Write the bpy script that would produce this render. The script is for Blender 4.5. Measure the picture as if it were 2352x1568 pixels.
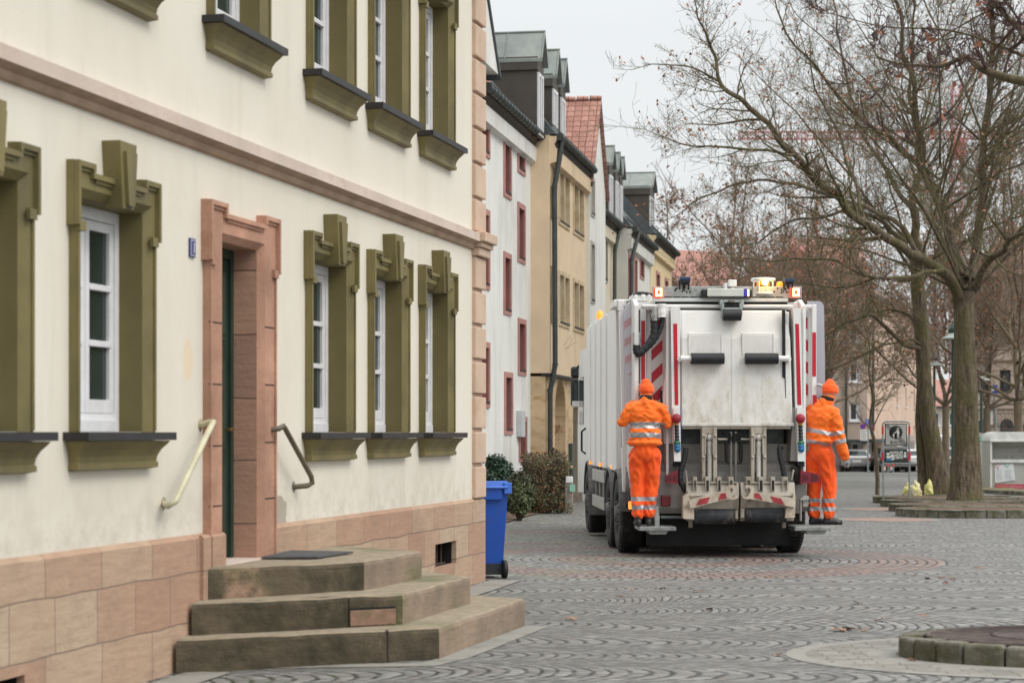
import bpy, math, random
from mathutils import Vector, Matrix, noise
R = math.radians
for o in list(bpy.data.objects): bpy.data.objects.remove(o)
SC = bpy.context.scene
COL = SC.collection
# ------------------------------------------------------------------ camera
CAMH = 1.59; FPX = 4573.0; CX = 1176.0; HY = 995.0
cam = bpy.data.cameras.new('camera'); camo = bpy.data.objects.new('camera', cam); COL.objects.link(camo)
cam.sensor_width = 36; cam.lens = 36*FPX/2352; cam.shift_y = (HY-784)/2352
cam.clip_start = 0.1; cam.clip_end = 3000
camo.location = (0, 0, CAMH); camo.rotation_euler = (R(90), 0, 0)
cam.dof.use_dof = True; cam.dof.focus_distance = 26.0; cam.dof.aperture_fstop = 3.0
SC.camera = camo
# ------------------------------------------------------------------ world
w = bpy.data.worlds.new('World'); SC.world = w; w.use_nodes = True
wn = w.node_tree; wn.nodes.clear()
wo = wn.nodes.new('ShaderNodeOutputWorld'); bg = wn.nodes.new('ShaderNodeBackground')
sky = wn.nodes.new('ShaderNodeTexSky'); sky.sky_type = 'NISHITA'; sky.sun_disc = False
sky.sun_elevation = R(48); sky.sun_rotation = R(122); sky.dust_density = 4; sky.air_density = 1.2
tc = wn.nodes.new('ShaderNodeTexCoord'); sx = wn.nodes.new('ShaderNodeSeparateXYZ')
wn.links.new(tc.outputs['Generated'], sx.inputs[0])
rmp = wn.nodes.new('ShaderNodeMapRange'); rmp.inputs[1].default_value = 0.2; rmp.inputs[2].default_value = 0.85
rmp.inputs[3].default_value = 7.0; rmp.inputs[4].default_value = 16.5
wn.links.new(sx.outputs['Z'], rmp.inputs[0])
nz = wn.nodes.new('ShaderNodeTexNoise'); nz.inputs['Scale'].default_value = 1.6; nz.inputs['Detail'].default_value = 5
mpn = wn.nodes.new('ShaderNodeMapping'); mpn.inputs['Scale'].default_value = (1, 1, 2.5)
wn.links.new(tc.outputs['Generated'], mpn.inputs[0]); wn.links.new(mpn.outputs[0], nz.inputs['Vector'])
nm = wn.nodes.new('ShaderNodeMapRange'); nm.inputs[1].default_value = .3; nm.inputs[2].default_value = .7
nm.inputs[3].default_value = .95; nm.inputs[4].default_value = 1.05
wn.links.new(nz.outputs[0], nm.inputs[0])
mu = wn.nodes.new('ShaderNodeMath'); mu.operation = 'MULTIPLY'
wn.links.new(rmp.outputs[0], mu.inputs[0]); wn.links.new(nm.outputs[0], mu.inputs[1])
ov = wn.nodes.new('ShaderNodeVectorMath'); ov.operation = 'SCALE'
ov.inputs[0].default_value = (0.97, 1.0, 1.01); wn.links.new(mu.outputs[0], ov.inputs['Scale'])
mx = wn.nodes.new('ShaderNodeMix'); mx.data_type = 'RGBA'; mx.inputs[0].default_value = 0.93
wn.links.new(sky.outputs[0], mx.inputs[6]); wn.links.new(ov.outputs[0], mx.inputs[7])
wn.links.new(mx.outputs[2], bg.inputs[0]); bg.inputs[1].default_value = 0.092
wn.links.new(bg.outputs[0], wo.inputs[0])
# ------------------------------------------------------------------ sun behind the cloud
sl = bpy.data.lights.new('sun', 'SUN'); sl.energy = 1.15; sl.angle = R(30); sl.color = (1.0, 0.94, 0.85)
so = bpy.data.objects.new('sun', sl); COL.objects.link(so)
sd = Vector((math.sin(R(122))*math.cos(R(48)), math.cos(R(122))*math.cos(R(48)), math.sin(R(48))))  # towards the sun
so.rotation_euler = sd.to_track_quat('Z', 'Y').to_euler()
SC.view_settings.view_transform = 'Standard'; SC.view_settings.look = 'None'
SC.view_settings.exposure = 0.44; SC.view_settings.gamma = 1.0
SC.render.engine = 'CYCLES'

# ------------------------------------------------------------------ geometry of the view
KG = 0.0075
def g(Y):                                   # the ground falls gently beyond 25 m
    if Y < 25: return 0.0
    return -KG*(min(Y, 170)-25)
def UP(px, py, h):                          # point of height h seen at pixel
    Z = (CAMH-h)*FPX/(py-HY)
    return Vector(((px-CX)*Z/FPX, Z, h))
def AT(px, py, Z):                          # point at distance Z seen at pixel
    return Vector(((px-CX)*Z/FPX, Z, CAMH-(py-HY)*Z/FPX))
def UG(px, py):
    Z = CAMH*FPX/(py-HY)
    if Z > 25: Z = (CAMH-25*KG)/((py-HY)/FPX-KG)
    return Vector(((px-CX)*Z/FPX, Z, g(Z)))
def zf(ox, oy, s):
    return lambda x, y: ((ox+x/s)/1.74150, (oy+y/s)/1.74150)
class Frame:                                # a vertical local frame: x along d, y = d rotated left, z up
    def __init__(s, O, ang, z=0.0):
        s.O = Vector((O[0], O[1])); s.a = ang; s.z = z
        s.ex = Vector((math.cos(ang), math.sin(ang))); s.ey = Vector((-s.ex.y, s.ex.x))
    def y(s, px, py, yl):                   # local point on plane y = yl
        d = Vector(((px-CX)/FPX, 1.0)); k = (s.O.dot(s.ey)+yl)/d.dot(s.ey)
        P = d*k-s.O
        return Vector((P.dot(s.ex), yl, CAMH-(py-HY)*k/FPX-s.z))
    def x(s, px, py, xl):
        d = Vector(((px-CX)/FPX, 1.0)); k = (s.O.dot(s.ex)+xl)/d.dot(s.ex)
        P = d*k-s.O
        return Vector((xl, P.dot(s.ey), CAMH-(py-HY)*k/FPX-s.z))
    def u(s, px, yl=0): return s.y(px, HY, yl).x
    def W(s, p):
        q = s.O+s.ex*p[0]+s.ey*p[1]; return Vector((q.x, q.y, s.z+p[2]))

# ------------------------------------------------------------------ mesh collector
class MB:
    def __init__(s): s.v = []; s.f = []; s.m = []; s.sm = []
    def add(s, vs, fs, mi=0, smooth=False):
        b = len(s.v); s.v += [tuple(v) for v in vs]
        for f in fs: s.f.append(tuple(b+i for i in f)); s.m.append(mi); s.sm.append(smooth)
    def box(s, a, b, mi=0):
        x0, y0, z0 = [min(a[i], b[i]) for i in range(3)]; x1, y1, z1 = [max(a[i], b[i]) for i in range(3)]
        s.add([(x0,y0,z0),(x1,y0,z0),(x1,y1,z0),(x0,y1,z0),(x0,y0,z1),(x1,y0,z1),(x1,y1,z1),(x0,y1,z1)],
              [(0,3,2,1),(4,5,6,7),(0,1,5,4),(1,2,6,5),(2,3,7,6),(3,0,4,7)], mi)
    def quad(s, *p, mi=0): s.add(p, [tuple(range(len(p)))], mi)
    def prism(s, poly, d, mi=0, cap=True, smooth=False):   # poly = list of 3D points, extruded by vector d
        n = len(poly); d = Vector(d); P = [Vector(p) for p in poly]
        nrm = Vector((0,0,0))
        for i in range(n): nrm += P[i].cross(P[(i+1) % n])
        if nrm.dot(d) > 0: P = P[::-1]
        vs = P+[p+d for p in P]
        fs = [(i, (i+n), ((i+1) % n)+n, (i+1) % n) for i in range(n)]
        s.add(vs, fs, mi, smooth)
        if cap: s.add(vs, [tuple(range(n)), tuple(range(2*n-1, n-1, -1))], mi)
    def tube(s, pts, r, k=8, mi=0, caps=True, smooth=True):
        pts = [Vector(p) for p in pts]; n = len(pts)
        if not hasattr(r, '__len__'): r = [r]*n
        vs = []; prev = None
        for i, p in enumerate(pts):
            t = (pts[min(i+1, n-1)]-pts[max(i-1, 0)])
            if t.length < 1e-9: t = Vector((0,0,1))
            t.normalize()
            if prev is None: a = t.orthogonal().normalized()
            else:
                a = prev-t*prev.dot(t)
                if a.length < 1e-6: a = t.orthogonal()
                a.normalize()
            prev = a; b = t.cross(a)
            for j in range(k):
                an = 2*math.pi*j/k; vs.append(p+a*(r[i]*math.cos(an))+b*(r[i]*math.sin(an)))
        fs = [(i*k+j, i*k+(j+1) % k, (i+1)*k+(j+1) % k, (i+1)*k+j) for i in range(n-1) for j in range(k)]
        s.add(vs, fs, mi, smooth)
        if caps: s.add(vs, [tuple(range(k-1, -1, -1)), tuple((n-1)*k+j for j in range(k))], mi)
    def lathe(s, c, axis, prof, k=24, mi=0, smooth=True):   # prof = (radius, along) pairs
        c = Vector(c); ax = Vector(axis).normalized(); a = ax.orthogonal().normalized(); b = ax.cross(a)
        vs = [c+ax*h+(a*math.cos(2*math.pi*j/k)+b*math.sin(2*math.pi*j/k))*max(r, 1e-4) for r, h in prof for j in range(k)]
        n = len(prof)
        fs = [(i*k+j, i*k+(j+1) % k, (i+1)*k+(j+1) % k, (i+1)*k+j) for i in range(n-1) for j in range(k)]
        s.add(vs, fs, mi, smooth)
    def sphere(s, c, r, mi=0, nu=14, nv=9):
        if not hasattr(r, '__len__'): r = (r, r, r)
        c = Vector(c); vs = []; 
        for i in range(nv+1):
            th = math.pi*i/nv
            for j in range(nu):
                ph = 2*math.pi*j/nu
                vs.append((c.x+r[0]*math.sin(th)*math.cos(ph), c.y+r[1]*math.sin(th)*math.sin(ph), c.z+r[2]*math.cos(th)))
        fs = [(i*nu+j, (i+1)*nu+j, (i+1)*nu+(j+1) % nu, i*nu+(j+1) % nu) for i in range(nv) for j in range(nu)]
        s.add(vs, fs, mi, True)
    def build(s, name, mats, parent=None, bevel=0, seg=2, label=None):
        me = bpy.data.meshes.new(name); me.from_pydata(s.v, [], s.f)
        if not isinstance(mats, (list, tuple)): mats = [mats]
        for m in mats: me.materials.append(m)
        me.polygons.foreach_set('material_index', s.m)
        me.polygons.foreach_set('use_smooth', s.sm)
        me.update()
        o = bpy.data.objects.new(name, me); COL.objects.link(o)
        if parent is not None: o.parent = parent
        if bevel:
            b = o.modifiers.new('bevel', 'BEVEL'); b.width = bevel; b.segments = seg; b.limit_method = 'ANGLE'; b.angle_limit = R(40)
            b.harden_normals = False
        if label: o['label'] = label
        return o
def tag(o, label=None, cat=None, group=None, kind=None):
    if label: o['label'] = label
    if cat: o['category'] = cat
    if group: o['group'] = group
    if kind: o['kind'] = kind
    return o
def empty(name, loc, rz=0, label=None, cat=None, group=None):
    o = bpy.data.objects.new(name, None); COL.objects.link(o)
    o.location = loc; o.rotation_euler = (0, 0, rz); o.empty_display_size = .2
    return tag(o, label, cat, group)
def fempty(name, F, label, cat, group=None):
    return empty(name, (F.O.x, F.O.y, F.z), F.a, label, cat, group)
def copy_tree(o, parent=None):
    c = o.copy(); COL.objects.link(c)
    if parent is not None: c.parent = parent
    for ch in list(o.children): copy_tree(ch, c)
    return c

# ------------------------------------------------------------------ node helpers
class S:
    def __init__(s, nt, k): s.nt = nt; s.k = k
    def _m(s, op, *a):
        n = s.nt.nodes.new('ShaderNodeMath'); n.operation = op
        for i, x in enumerate((s,)+a):
            if isinstance(x, S): s.nt.links.new(x.k, n.inputs[i])
            else: n.inputs[i].default_value = x
        return S(s.nt, n.outputs[0])
    def __add__(s, o): return s._m('ADD', o)
    def __sub__(s, o): return s._m('SUBTRACT', o)
    def __mul__(s, o): return s._m('MULTIPLY', o)
    def __truediv__(s, o): return s._m('DIVIDE', o)
    def floor(s): return s._m('FLOOR')
    def frac(s): return s._m('FRACT')
    def abs(s): return s._m('ABSOLUTE')
    def sqrt(s): return s._m('SQRT')
    def min(s, o): return s._m('MINIMUM', o)
    def max(s, o): return s._m('MAXIMUM', o)
    def lt(s, o): return s._m('LESS_THAN', o)
    def gt(s, o): return s._m('GREATER_THAN', o)
    def pw(s, o): return s._m('POWER', o)
    def atan2(s, o): return s._m('ARCTAN2', o)
    def sin(s): return s._m('SINE')
    def ramp(s, a, b, c=0.0, d=1.0):
        n = s.nt.nodes.new('ShaderNodeMapRange'); s.nt.links.new(s.k, n.inputs[0])
        for i, x in enumerate((a, b, c, d)): n.inputs[i+1].default_value = x
        return S(s.nt, n.outputs[0])
def lk(nt, a, b):
    if isinstance(a, S): nt.links.new(a.k, b)
    elif hasattr(a, 'is_output'): nt.links.new(a, b)
    else: b.default_value = (tuple(a)+(1,))[:4] if hasattr(a, '__len__') else a
def mixc(nt, f, a, b, mode='MIX'):
    n = nt.nodes.new('ShaderNodeMix'); n.data_type = 'RGBA'; n.blend_type = mode
    lk(nt, f, n.inputs[0]); lk(nt, a, n.inputs[6]); lk(nt, b, n.inputs[7])
    return n.outputs[2]
def noisef(nt, vec, scale, detail=4, rough=.55, sc=None):
    if sc:
        m = nt.nodes.new('ShaderNodeMapping'); m.inputs['Scale'].default_value = sc; nt.links.new(vec, m.inputs[0]); vec = m.outputs[0]
    n = nt.nodes.new('ShaderNodeTexNoise'); nt.links.new(vec, n.inputs['Vector'])
    n.inputs['Scale'].default_value = scale; n.inputs['Detail'].default_value = detail; n.inputs['Roughness'].default_value = rough
    return S(nt, n.outputs[0])
def newmat(name):
    m = bpy.data.materials.new(name); m.use_nodes = True; nt = m.node_tree
    b = nt.nodes['Principled BSDF']; tc = nt.nodes.new('ShaderNodeTexCoord')
    return m, nt, b, tc.outputs['Object']
def bump(nt, b, h, dist=.01, strength=1.0):
    n = nt.nodes.new('ShaderNodeBump'); n.inputs['Distance'].default_value = dist; n.inputs['Strength'].default_value = strength
    lk(nt, h, n.inputs['Height']); nt.links.new(n.outputs[0], b.inputs['Normal'])
MC = {}
def mat(name, c, rough=.6, var=.12, scale=4, metal=0.0, bmp=0.0, bscale=40, dirt=None, dscale=2.5, dlo=.5, dhi=.7, sc=None, dsc=None, coat=0, emit=None, es=1, alpha=None, spec=None):
    if name in MC: return MC[name]
    m, nt, b, P = newmat(name); MC[name] = m
    n1 = noisef(nt, P, scale, 5, sc=sc)
    lo = tuple(x*(1-var*1.6) for x in c); hi = tuple(min(1, x*(1+var)) for x in c)
    colr = mixc(nt, n1.ramp(.3, .7), lo, hi)
    if dirt:
        d = noisef(nt, P, dscale, 6, .62, sc=dsc)
        colr = mixc(nt, d.ramp(dlo, dhi), colr, dirt)
    nt.links.new(colr, b.inputs['Base Color'])
    b.inputs['Roughness'].default_value = rough; b.inputs['Metallic'].default_value = metal
    if spec is not None: b.inputs['Specular IOR Level'].default_value = spec
    if coat: b.inputs['Coat Weight'].default_value = coat
    if bmp: bump(nt, b, noisef(nt, P, bscale, 4), bmp)
    if emit:
        b.inputs['Emission Color'].default_value = emit+(1,); b.inputs['Emission Strength'].default_value = es
    if alpha is not None: b.inputs['Alpha'].default_value = alpha
    return m
# ================================================================== GROUND
def ground_mat():
    m, nt, b, P = newmat('cobbles')
    sp = nt.nodes.new('ShaderNodeSeparateXYZ'); 
    dn = nt.nodes.new('ShaderNodeTexNoise'); dn.inputs['Scale'].default_value = 2.2; dn.inputs['Detail'].default_value = 3
    nt.links.new(P, dn.inputs['Vector'])
    sub = nt.nodes.new('ShaderNodeVectorMath'); sub.operation = 'SUBTRACT'; sub.inputs[1].default_value = (.5, .5, .5)
    nt.links.new(dn.outputs['Color'], sub.inputs[0])
    scl = nt.nodes.new('ShaderNodeVectorMath'); scl.operation = 'SCALE'; scl.inputs['Scale'].default_value = .12
    nt.links.new(sub.outputs[0], scl.inputs[0])
    d2 = nt.nodes.new('ShaderNodeTexNoise'); d2.inputs['Scale'].default_value = .30; d2.inputs['Detail'].default_value = 1; nt.links.new(P, d2.inputs['Vector'])
    s2 = nt.nodes.new('ShaderNodeVectorMath'); s2.operation = 'SUBTRACT'; s2.inputs[1].default_value = (.5, .5, .5); nt.links.new(d2.outputs['Color'], s2.inputs[0])
    c2 = nt.nodes.new('ShaderNodeVectorMath'); c2.operation = 'SCALE'; c2.inputs['Scale'].default_value = 1.7; nt.links.new(s2.outputs[0], c2.inputs[0])
    a2 = nt.nodes.new('ShaderNodeVectorMath'); a2.operation = 'ADD'; nt.links.new(P, a2.inputs[0]); nt.links.new(c2.outputs[0], a2.inputs[1])
    ad = nt.nodes.new('ShaderNodeVectorMath'); ad.operation = 'ADD'
    nt.links.new(a2.outputs[0], ad.inputs[0]); nt.links.new(scl.outputs[0], ad.inputs[1])
    nt.links.new(ad.outputs[0], sp.inputs[0])
    X = S(nt, sp.outputs[0]); Y = S(nt, sp.outputs[1])
    def hash1(s, a, b_): return ((s*a+b_).sin()*43758.5).frac()
    # segmental arches: rows 1.35 m wide across the view, each arch bulging to the right
    Wd = 1.22; ax = X*0.998+Y*0.05; ay = Y*0.998-X*0.05
    rowf = ay/Wd; row = rowf.floor(); v = rowf-row-0.5
    bul = v*v*1.9
    q = (ax+bul+row*0.031)/0.118
    ai = q.floor(); aq = q-ai
    tq = (v*Wd*(v*v*1.6+1.0))/0.105+hash1(ai+row*17.3, 12.99, 4.1)
    ti = tq.floor(); tf = tq-ti
    # rings of the paved rosette
    sp0 = nt.nodes.new('ShaderNodeSeparateXYZ'); nt.links.new(P, sp0.inputs[0]); X = S(nt, sp0.outputs[0]); Y = S(nt, sp0.outputs[1])
    wb = noisef(nt, P, 1.5, 3)*.14
    rx = X-2.0; ry = Y-25.27+wb; rr = (rx*rx+ry*ry).sqrt(); ang = ry.atan2(rx)
    rq = rr/0.118; rI = rq.floor(); rf = rq-rI
    n_ = rI*5.9+3.0
    nn = n_.floor()
    tq2 = ang*(nn/6.28318)+hash1(rI, 3.7, 1.1); ti2 = tq2.floor(); tf2 = tq2-ti2
    inr = rr.lt(3.45)
    def sel(a, b_): return a*(inr*-1+1)+b_*inr
    A = sel(aq, rf); T = sel(tf, tf2); AI = sel(ai+row*31.0, rI+500.0); TI = sel(ti, ti2)
    ja = (A-.5).abs(); jt = (T-.5).abs()
    jd = (ja.max(jt*0.985)).ramp(.31, .43, 0, 1)            # 0 in the stone, 1 in the joint
    dome = ja*ja+jt*jt
    rnd = hash1(AI*0.731+TI*1.37, 7.13, 0.3); rnd2 = hash1(AI*1.93+TI*0.57, 5.77, 2.3)
    pn = noisef(nt, P, .55, 4); fn = noisef(nt, P, 26, 4, .6); mn = noisef(nt, P, .22, 3)
    base = mixc(nt, rnd.ramp(0, 1), (.125, .124, .118), (.335, .328, .31))
    base = mixc(nt, rnd2.gt(.86)*.5, base, (.235, .19, .165))
    red = mixc(nt, rnd.ramp(0, 1), (.21, .125, .10), (.32, .20, .165))
    isred = (rr.gt(2.35)*rr.lt(3.4)).max(rr.gt(.85)*rr.lt(1.5))
    # faint reddish bands that run on to the left of the rosette
    band = (X.lt(1.2)*X.gt(-14.0))*((Y-29.3).abs().lt(.55)).max((Y-33.5).abs().lt(.6)*X.lt(1.2)).max((Y-24.0).abs().lt(.5)*X.lt(.0))
    isred = isred.max(band*.75)
    base = mixc(nt, isred*(rnd2.ramp(0, 1, .55, 1)), base, red)
    base = mixc(nt, pn.ramp(.35, .75, 0, .35), base, (.15, .15, .14))
    base = mixc(nt, fn.ramp(.3, .8, 0, .3), base, (.36, .36, .345))
    # moss in the joints near the front house and darker seams elsewhere
    moss = noisef(nt, P, 1.1, 3).ramp(.45, .6)*(X*0.973-Y*0.2297+5.0).ramp(.4, 1.6, 1, 0)
    jc = mixc(nt, moss, (.012, .010, .009), (.05, .07, .018))
    jn = noisef(nt, P, 7, 4, .65).ramp(.32, .52, .2, 1.0)
    base = mixc(nt, jd*jn, base, jc)
    nt.links.new(base, b.inputs['Base Color']); lk(nt, fn.ramp(.3, .7, .52, .75), b.inputs['Roughness'])
    hgt = (dome*-1.6+.4+rnd*.25)*(jd*-1+1)+fn*.12
    bump(nt, b, hgt, .024, 1.0)
    return m
M_ground = ground_mat()
gm = MB()
ys = [-30, -10, 0, 10, 18, 25, 40, 60, 80, 110, 140, 170, 400, 1500]; xs = [-600, -60, -20, -8, 0, 8, 20, 60, 600]
gm.add([(x, y, g(y)) for y in ys for x in xs],
       [(i*len(xs)+j, i*len(xs)+j+1, (i+1)*len(xs)+j+1, (i+1)*len(xs)+j) for i in range(len(ys)-1) for j in range(len(xs)-1)])
tag(gm.build('ground', M_ground), 'grey cobbled square laid in arches with a reddish paved rosette under the truck', kind='structure')
M_slab = mat('pale_slab', (.29, .28, .25), .8, .25, 3, bmp=.004, dirt=(.2, .19, .17), dscale=3)
# ================================================================== THE FRONT HOUSE
FH = Frame((-.355, 21.37), math.atan2(.97327, .22966))       # local x along the wall (away), -y towards the street
fh = fempty('stone_house', FH, 'cream plastered corner house with olive window surrounds and pink sandstone plinth', 'house')
def plaster_mat():
    m, nt, b, P = newmat('cream_plaster')
    n1 = noisef(nt, P, .5, 5); n2 = noisef(nt, P, 3.0, 6, .65)
    st = noisef(nt, P, 1.2, 5, .6, sc=(1.0, 1.0, .22))
    c = mixc(nt, n1.ramp(.3, .7), (.685, .64, .55), (.735, .695, .61))
    c = mixc(nt, n2.ramp(.45, .8, 0, .18), c, (.62, .55, .44))
    c = mixc(nt, st.ramp(.48, .78, 0, .38), c, (.54, .49, .40)); c = mixc(nt, noisef(nt, P, 2.6, 6, .7, sc=(1, 1, .12)).ramp(.56, .74, 0, .30), c, (.47, .43, .35))
    sp = nt.nodes.new('ShaderNodeSeparateXYZ'); nt.links.new(P, sp.inputs[0])
    x = S(nt, sp.outputs[0]); z = S(nt, sp.outputs[2])
    warp = noisef(nt, P, 9, 5)
    c = mixc(nt, z.ramp(.9, 1.35, 1, 0)*noisef(nt, P, 5, 6, .7).ramp(.42, .62, 0, .55), c, (.46, .41, .33))
    # two patches where plaster has flaked or been stained
    def patch(cx, cz, rx, rz):
        dx = (x-cx)/rx; dz = (z-cz)/rz
        return ((dx*dx+dz*dz).sqrt()+(warp-.5)*1.1).lt(.85)
    c = mixc(nt, patch(-6.22, .97, .16, .17)*.8, c, (.33, .28, .235))
    c = mixc(nt, patch(-8.05, 2.08, .10, .17)*.25, c, (.80, .46, .13))
    nt.links.new(c, b.inputs['Base Color']); b.inputs['Roughness'].default_value = .9
    bump(nt, b, noisef(nt, P, 55, 5, .7)*.5+noisef(nt, P, 7, 3)*.8, .0032)
    return m
def ashlar_mat(name, c1, c2, c3, bw, bh, mortar=(.20, .15, .12), ms=.006, off=.5, grain=1.0, plane='xz'):
    m, nt, b, P = newmat(name)
    sp = nt.nodes.new('ShaderNodeSeparateXYZ'); nt.links.new(P, sp.inputs[0])
    cb = nt.nodes.new('ShaderNodeCombineXYZ')
    a, b2 = {'xz': (0, 2), 'yz': (1, 2), 'xy': (0, 1)}[plane]
    wv = noisef(nt, P, 1.7, 2)
    nt.links.new((S(nt, sp.outputs[a])+wv*.06).k, cb.inputs[0]); nt.links.new((S(nt, sp.outputs[b2])+wv*.05).k, cb.inputs[1])
    br = nt.nodes.new('ShaderNodeTexBrick'); nt.links.new(cb.outputs[0], br.inputs['Vector'])
    br.inputs['Scale'].default_value = 1.0; br.inputs['Brick Width'].default_value = bw; br.inputs['Row Height'].default_value = bh
    br.inputs['Mortar Size'].default_value = ms; br.inputs['Mortar Smooth'].default_value = .3
    br.inputs['Color1'].default_value = (0, 0, 0, 1); br.inputs['Color2'].default_value = (1, 1, 1, 1); br.inputs['Mortar'].default_value = (.5, .5, .5, 1)
    br.offset = off; br.squash = 1.35; br.squash_frequency = 2; br.offset_frequency = 2
    r = S(nt, br.outputs['Color'])
    c = mixc(nt, r.ramp(0, .5), c1, c2); c = mixc(nt, r.ramp(.5, 1), c, c3)
    gr = noisef(nt, P, 3.0, 6, .6, sc=(1.2, 1.2, 7*grain)); n2 = noisef(nt, P, 2.2, 6, .65)
    c = mixc(nt, gr.ramp(.4, .75, 0, .35), c, tuple(x*.62 for x in c1))
    c = mixc(nt, n2.ramp(.5, .75, 0, .45), c, tuple(x*.55 for x in c2))
    c = mixc(nt, noisef(nt, P, 14, 5, .7).ramp(.55, .8, 0, .4), c, tuple(min(1, x*1.25) for x in c3))
    f = S(nt, br.outputs['Fac'])
    c = mixc(nt, f*.75, c, mortar)
    nt.links.new(c, b.inputs['Base Color']); b.inputs['Roughness'].default_value = .88
    bump(nt, b, noisef(nt, P, 30, 5, .7)*.5-f*1.2+gr*.5, .012)
    return m
M_plaster = plaster_mat()
M_olive = mat('olive_paint', (.185, .152, .056), .62, .10, 2.5, bmp=.002, bscale=60, dirt=(.105, .088, .040), dscale=3.5, dlo=.45, dhi=.75, dsc=(1, 1, .5))
M_olive2 = mat('olive_reveal_shaded', (.165, .135, .05), .7, .10, 2.0, bmp=.002, bscale=60, dirt=(.14, .12, .05), dscale=3, dlo=.5, dhi=.8)  # same olive paint, base tone darkened for the shade inside the recess
M_plinth = ashlar_mat('plinth_sandstone', (.40, .24, .165), (.455, .315, .22), (.475, .365, .265), .56, .335, ms=.005)
M_sand = mat('pink_sandstone', (.58, .43, .325), .85, .12, 2, bmp=.004, bscale=40, dirt=(.48, .31, .22), dscale=4, dlo=.5, dhi=.75)
M_sandgrey = mat('worn_sandstone', (.60, .50, .43), .85, .10, 2, bmp=.004, bscale=40, dirt=(.50, .39, .31), dscale=4, dlo=.5, dhi=.75)
M_doorstone = ashlar_mat('red_sandstone', (.44, .25, .18), (.50, .30, .21), (.38, .23, .17), 1.4, .47, mortar=(.10, .06, .05), ms=.006, off=.3, grain=1.6, plane='yz')
M_step = None
def step_mat():
    m, nt, b, P = newmat('mossy_step_stone')
    geo = nt.nodes.new('ShaderNodeNewGeometry'); sn = nt.nodes.new('ShaderNodeSeparateXYZ'); nt.links.new(geo.outputs['True Normal'], sn.inputs[0])
    up = S(nt, sn.outputs[2]).ramp(.5, .9)
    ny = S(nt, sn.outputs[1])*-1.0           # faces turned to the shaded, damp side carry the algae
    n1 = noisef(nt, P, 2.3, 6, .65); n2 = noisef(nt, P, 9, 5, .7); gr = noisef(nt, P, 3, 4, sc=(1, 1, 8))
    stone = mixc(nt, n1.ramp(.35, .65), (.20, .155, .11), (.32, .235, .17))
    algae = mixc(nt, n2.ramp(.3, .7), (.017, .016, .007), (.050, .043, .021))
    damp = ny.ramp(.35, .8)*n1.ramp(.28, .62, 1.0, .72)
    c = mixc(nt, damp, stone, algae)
    c = mixc(nt, ((noisef(nt, P, 1.7, 5).ramp(.62, .70))*(up*-1+1))*.8, c, (.42, .27, .19))
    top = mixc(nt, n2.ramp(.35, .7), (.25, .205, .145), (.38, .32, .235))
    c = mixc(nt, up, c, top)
    c = mixc(nt, (noisef(nt, P, 1.1, 4).ramp(.58, .68))*.55, c, (.07, .095, .02))
    nt.links.new(c, b.inputs['Base Color']); b.inputs['Roughness'].default_value = .92
    bump(nt, b, noisef(nt, P, 18, 6, .7)+gr*.5, .014)
    return m
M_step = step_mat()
M_lead = mat('lead_flashing', (.017, .016, .017), .5, .2, 6, dirt=(.10, .05, .045), dscale=3, dlo=.6, dhi=.8)
M_white = mat('white_window_paint', (.72, .72, .74), .35, .05, 8, dirt=(.52, .51, .50), dscale=6, dlo=.6, dhi=.85)
def glass_mat(name, c, rough=.06):
    m, nt, b, P = newmat(name)
    n = noisef(nt, P, 2.0, 3, sc=(1, 1, .5))
    nt.links.new(mixc(nt, n.ramp(.35, .7), tuple(x*.6 for x in c), tuple(x*1.5 for x in c)), b.inputs['Base Color'])
    b.inputs['Roughness'].default_value = rough; b.inputs['Specular IOR Level'].default_value = .55
    bump(nt, b, noisef(nt, P, 5, 2), .002)
    return m
M_glass = glass_mat('dark_glass', (.022, .036, .034))
M_green = mat('green_door_paint', (.020, .040, .028), .4, .15, 3)

def wall_grid(mb, u0, u1, z0, z1, holes, y=0.0, mi=0):
    us = sorted(set([u0, u1]+[h[0] for h in holes]+[h[1] for h in holes]))
    zs = sorted(set([z0, z1]+[h[2] for h in holes]+[h[3] for h in holes]))
    us = [a for a in us if u0 <= a <= u1]; zs = [a for a in zs if z0 <= a <= z1]
    idx = {}
    def vid(u, z):
        if (u, z) not in idx: idx[(u, z)] = len(mb.v); mb.v.append((u, y, z))
        return idx[(u, z)]
    for i in range(len(us)-1):
        for j in range(len(zs)-1):
            cu = (us[i]+us[i+1])/2; cz = (zs[j]+zs[j+1])/2
            if any(h[0] < cu < h[1] and h[2] < cz < h[3] for h in holes): continue
            mb.f.append((vid(us[i], zs[j]), vid(us[i+1], zs[j]), vid(us[i+1], zs[j+1]), vid(us[i], zs[j+1]))); mb.m.append(mi); mb.sm.append(False)

H_HALF = .61; OPW = .475; SILL = 1.60; HEAD = 3.0
cents = [-10.99, -9.29, -5.07, -3.41, -1.77]; upc = [-10.99, -9.29, -7.15, -5.05, -3.40, -1.76]
UPZ = 2.885
holes = [(c-OPW, c+OPW, SILL, HEAD) for c in cents]+[(c-OPW, c+OPW, SILL+UPZ, HEAD+UPZ) for c in upc]
more = [-12.7, -14.4, -16.1]
holes += [(c-OPW, c+OPW, SILL, HEAD) for c in more]+[(c-OPW, c+OPW, SILL+UPZ, HEAD+UPZ) for c in more]
DU0, DU1 = -7.50, -6.74
holes.append((DU0, DU1, .66, 2.95))
for q in ((1000, 1279, 1048), (-30, 1560, 57)): holes.append((FH.y(q[0], q[1], -.034).x-.1, FH.y(q[2], q[1], -.034).x+.1, 0, .6))
mb = MB()
wall_grid(mb, -19, .10, 0, 7.6, holes)
D = 11.0
mb.quad((.10, 0, 0), (.10, D, 0), (.10, D, 7.6), (.10, 0, 7.6))
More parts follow.
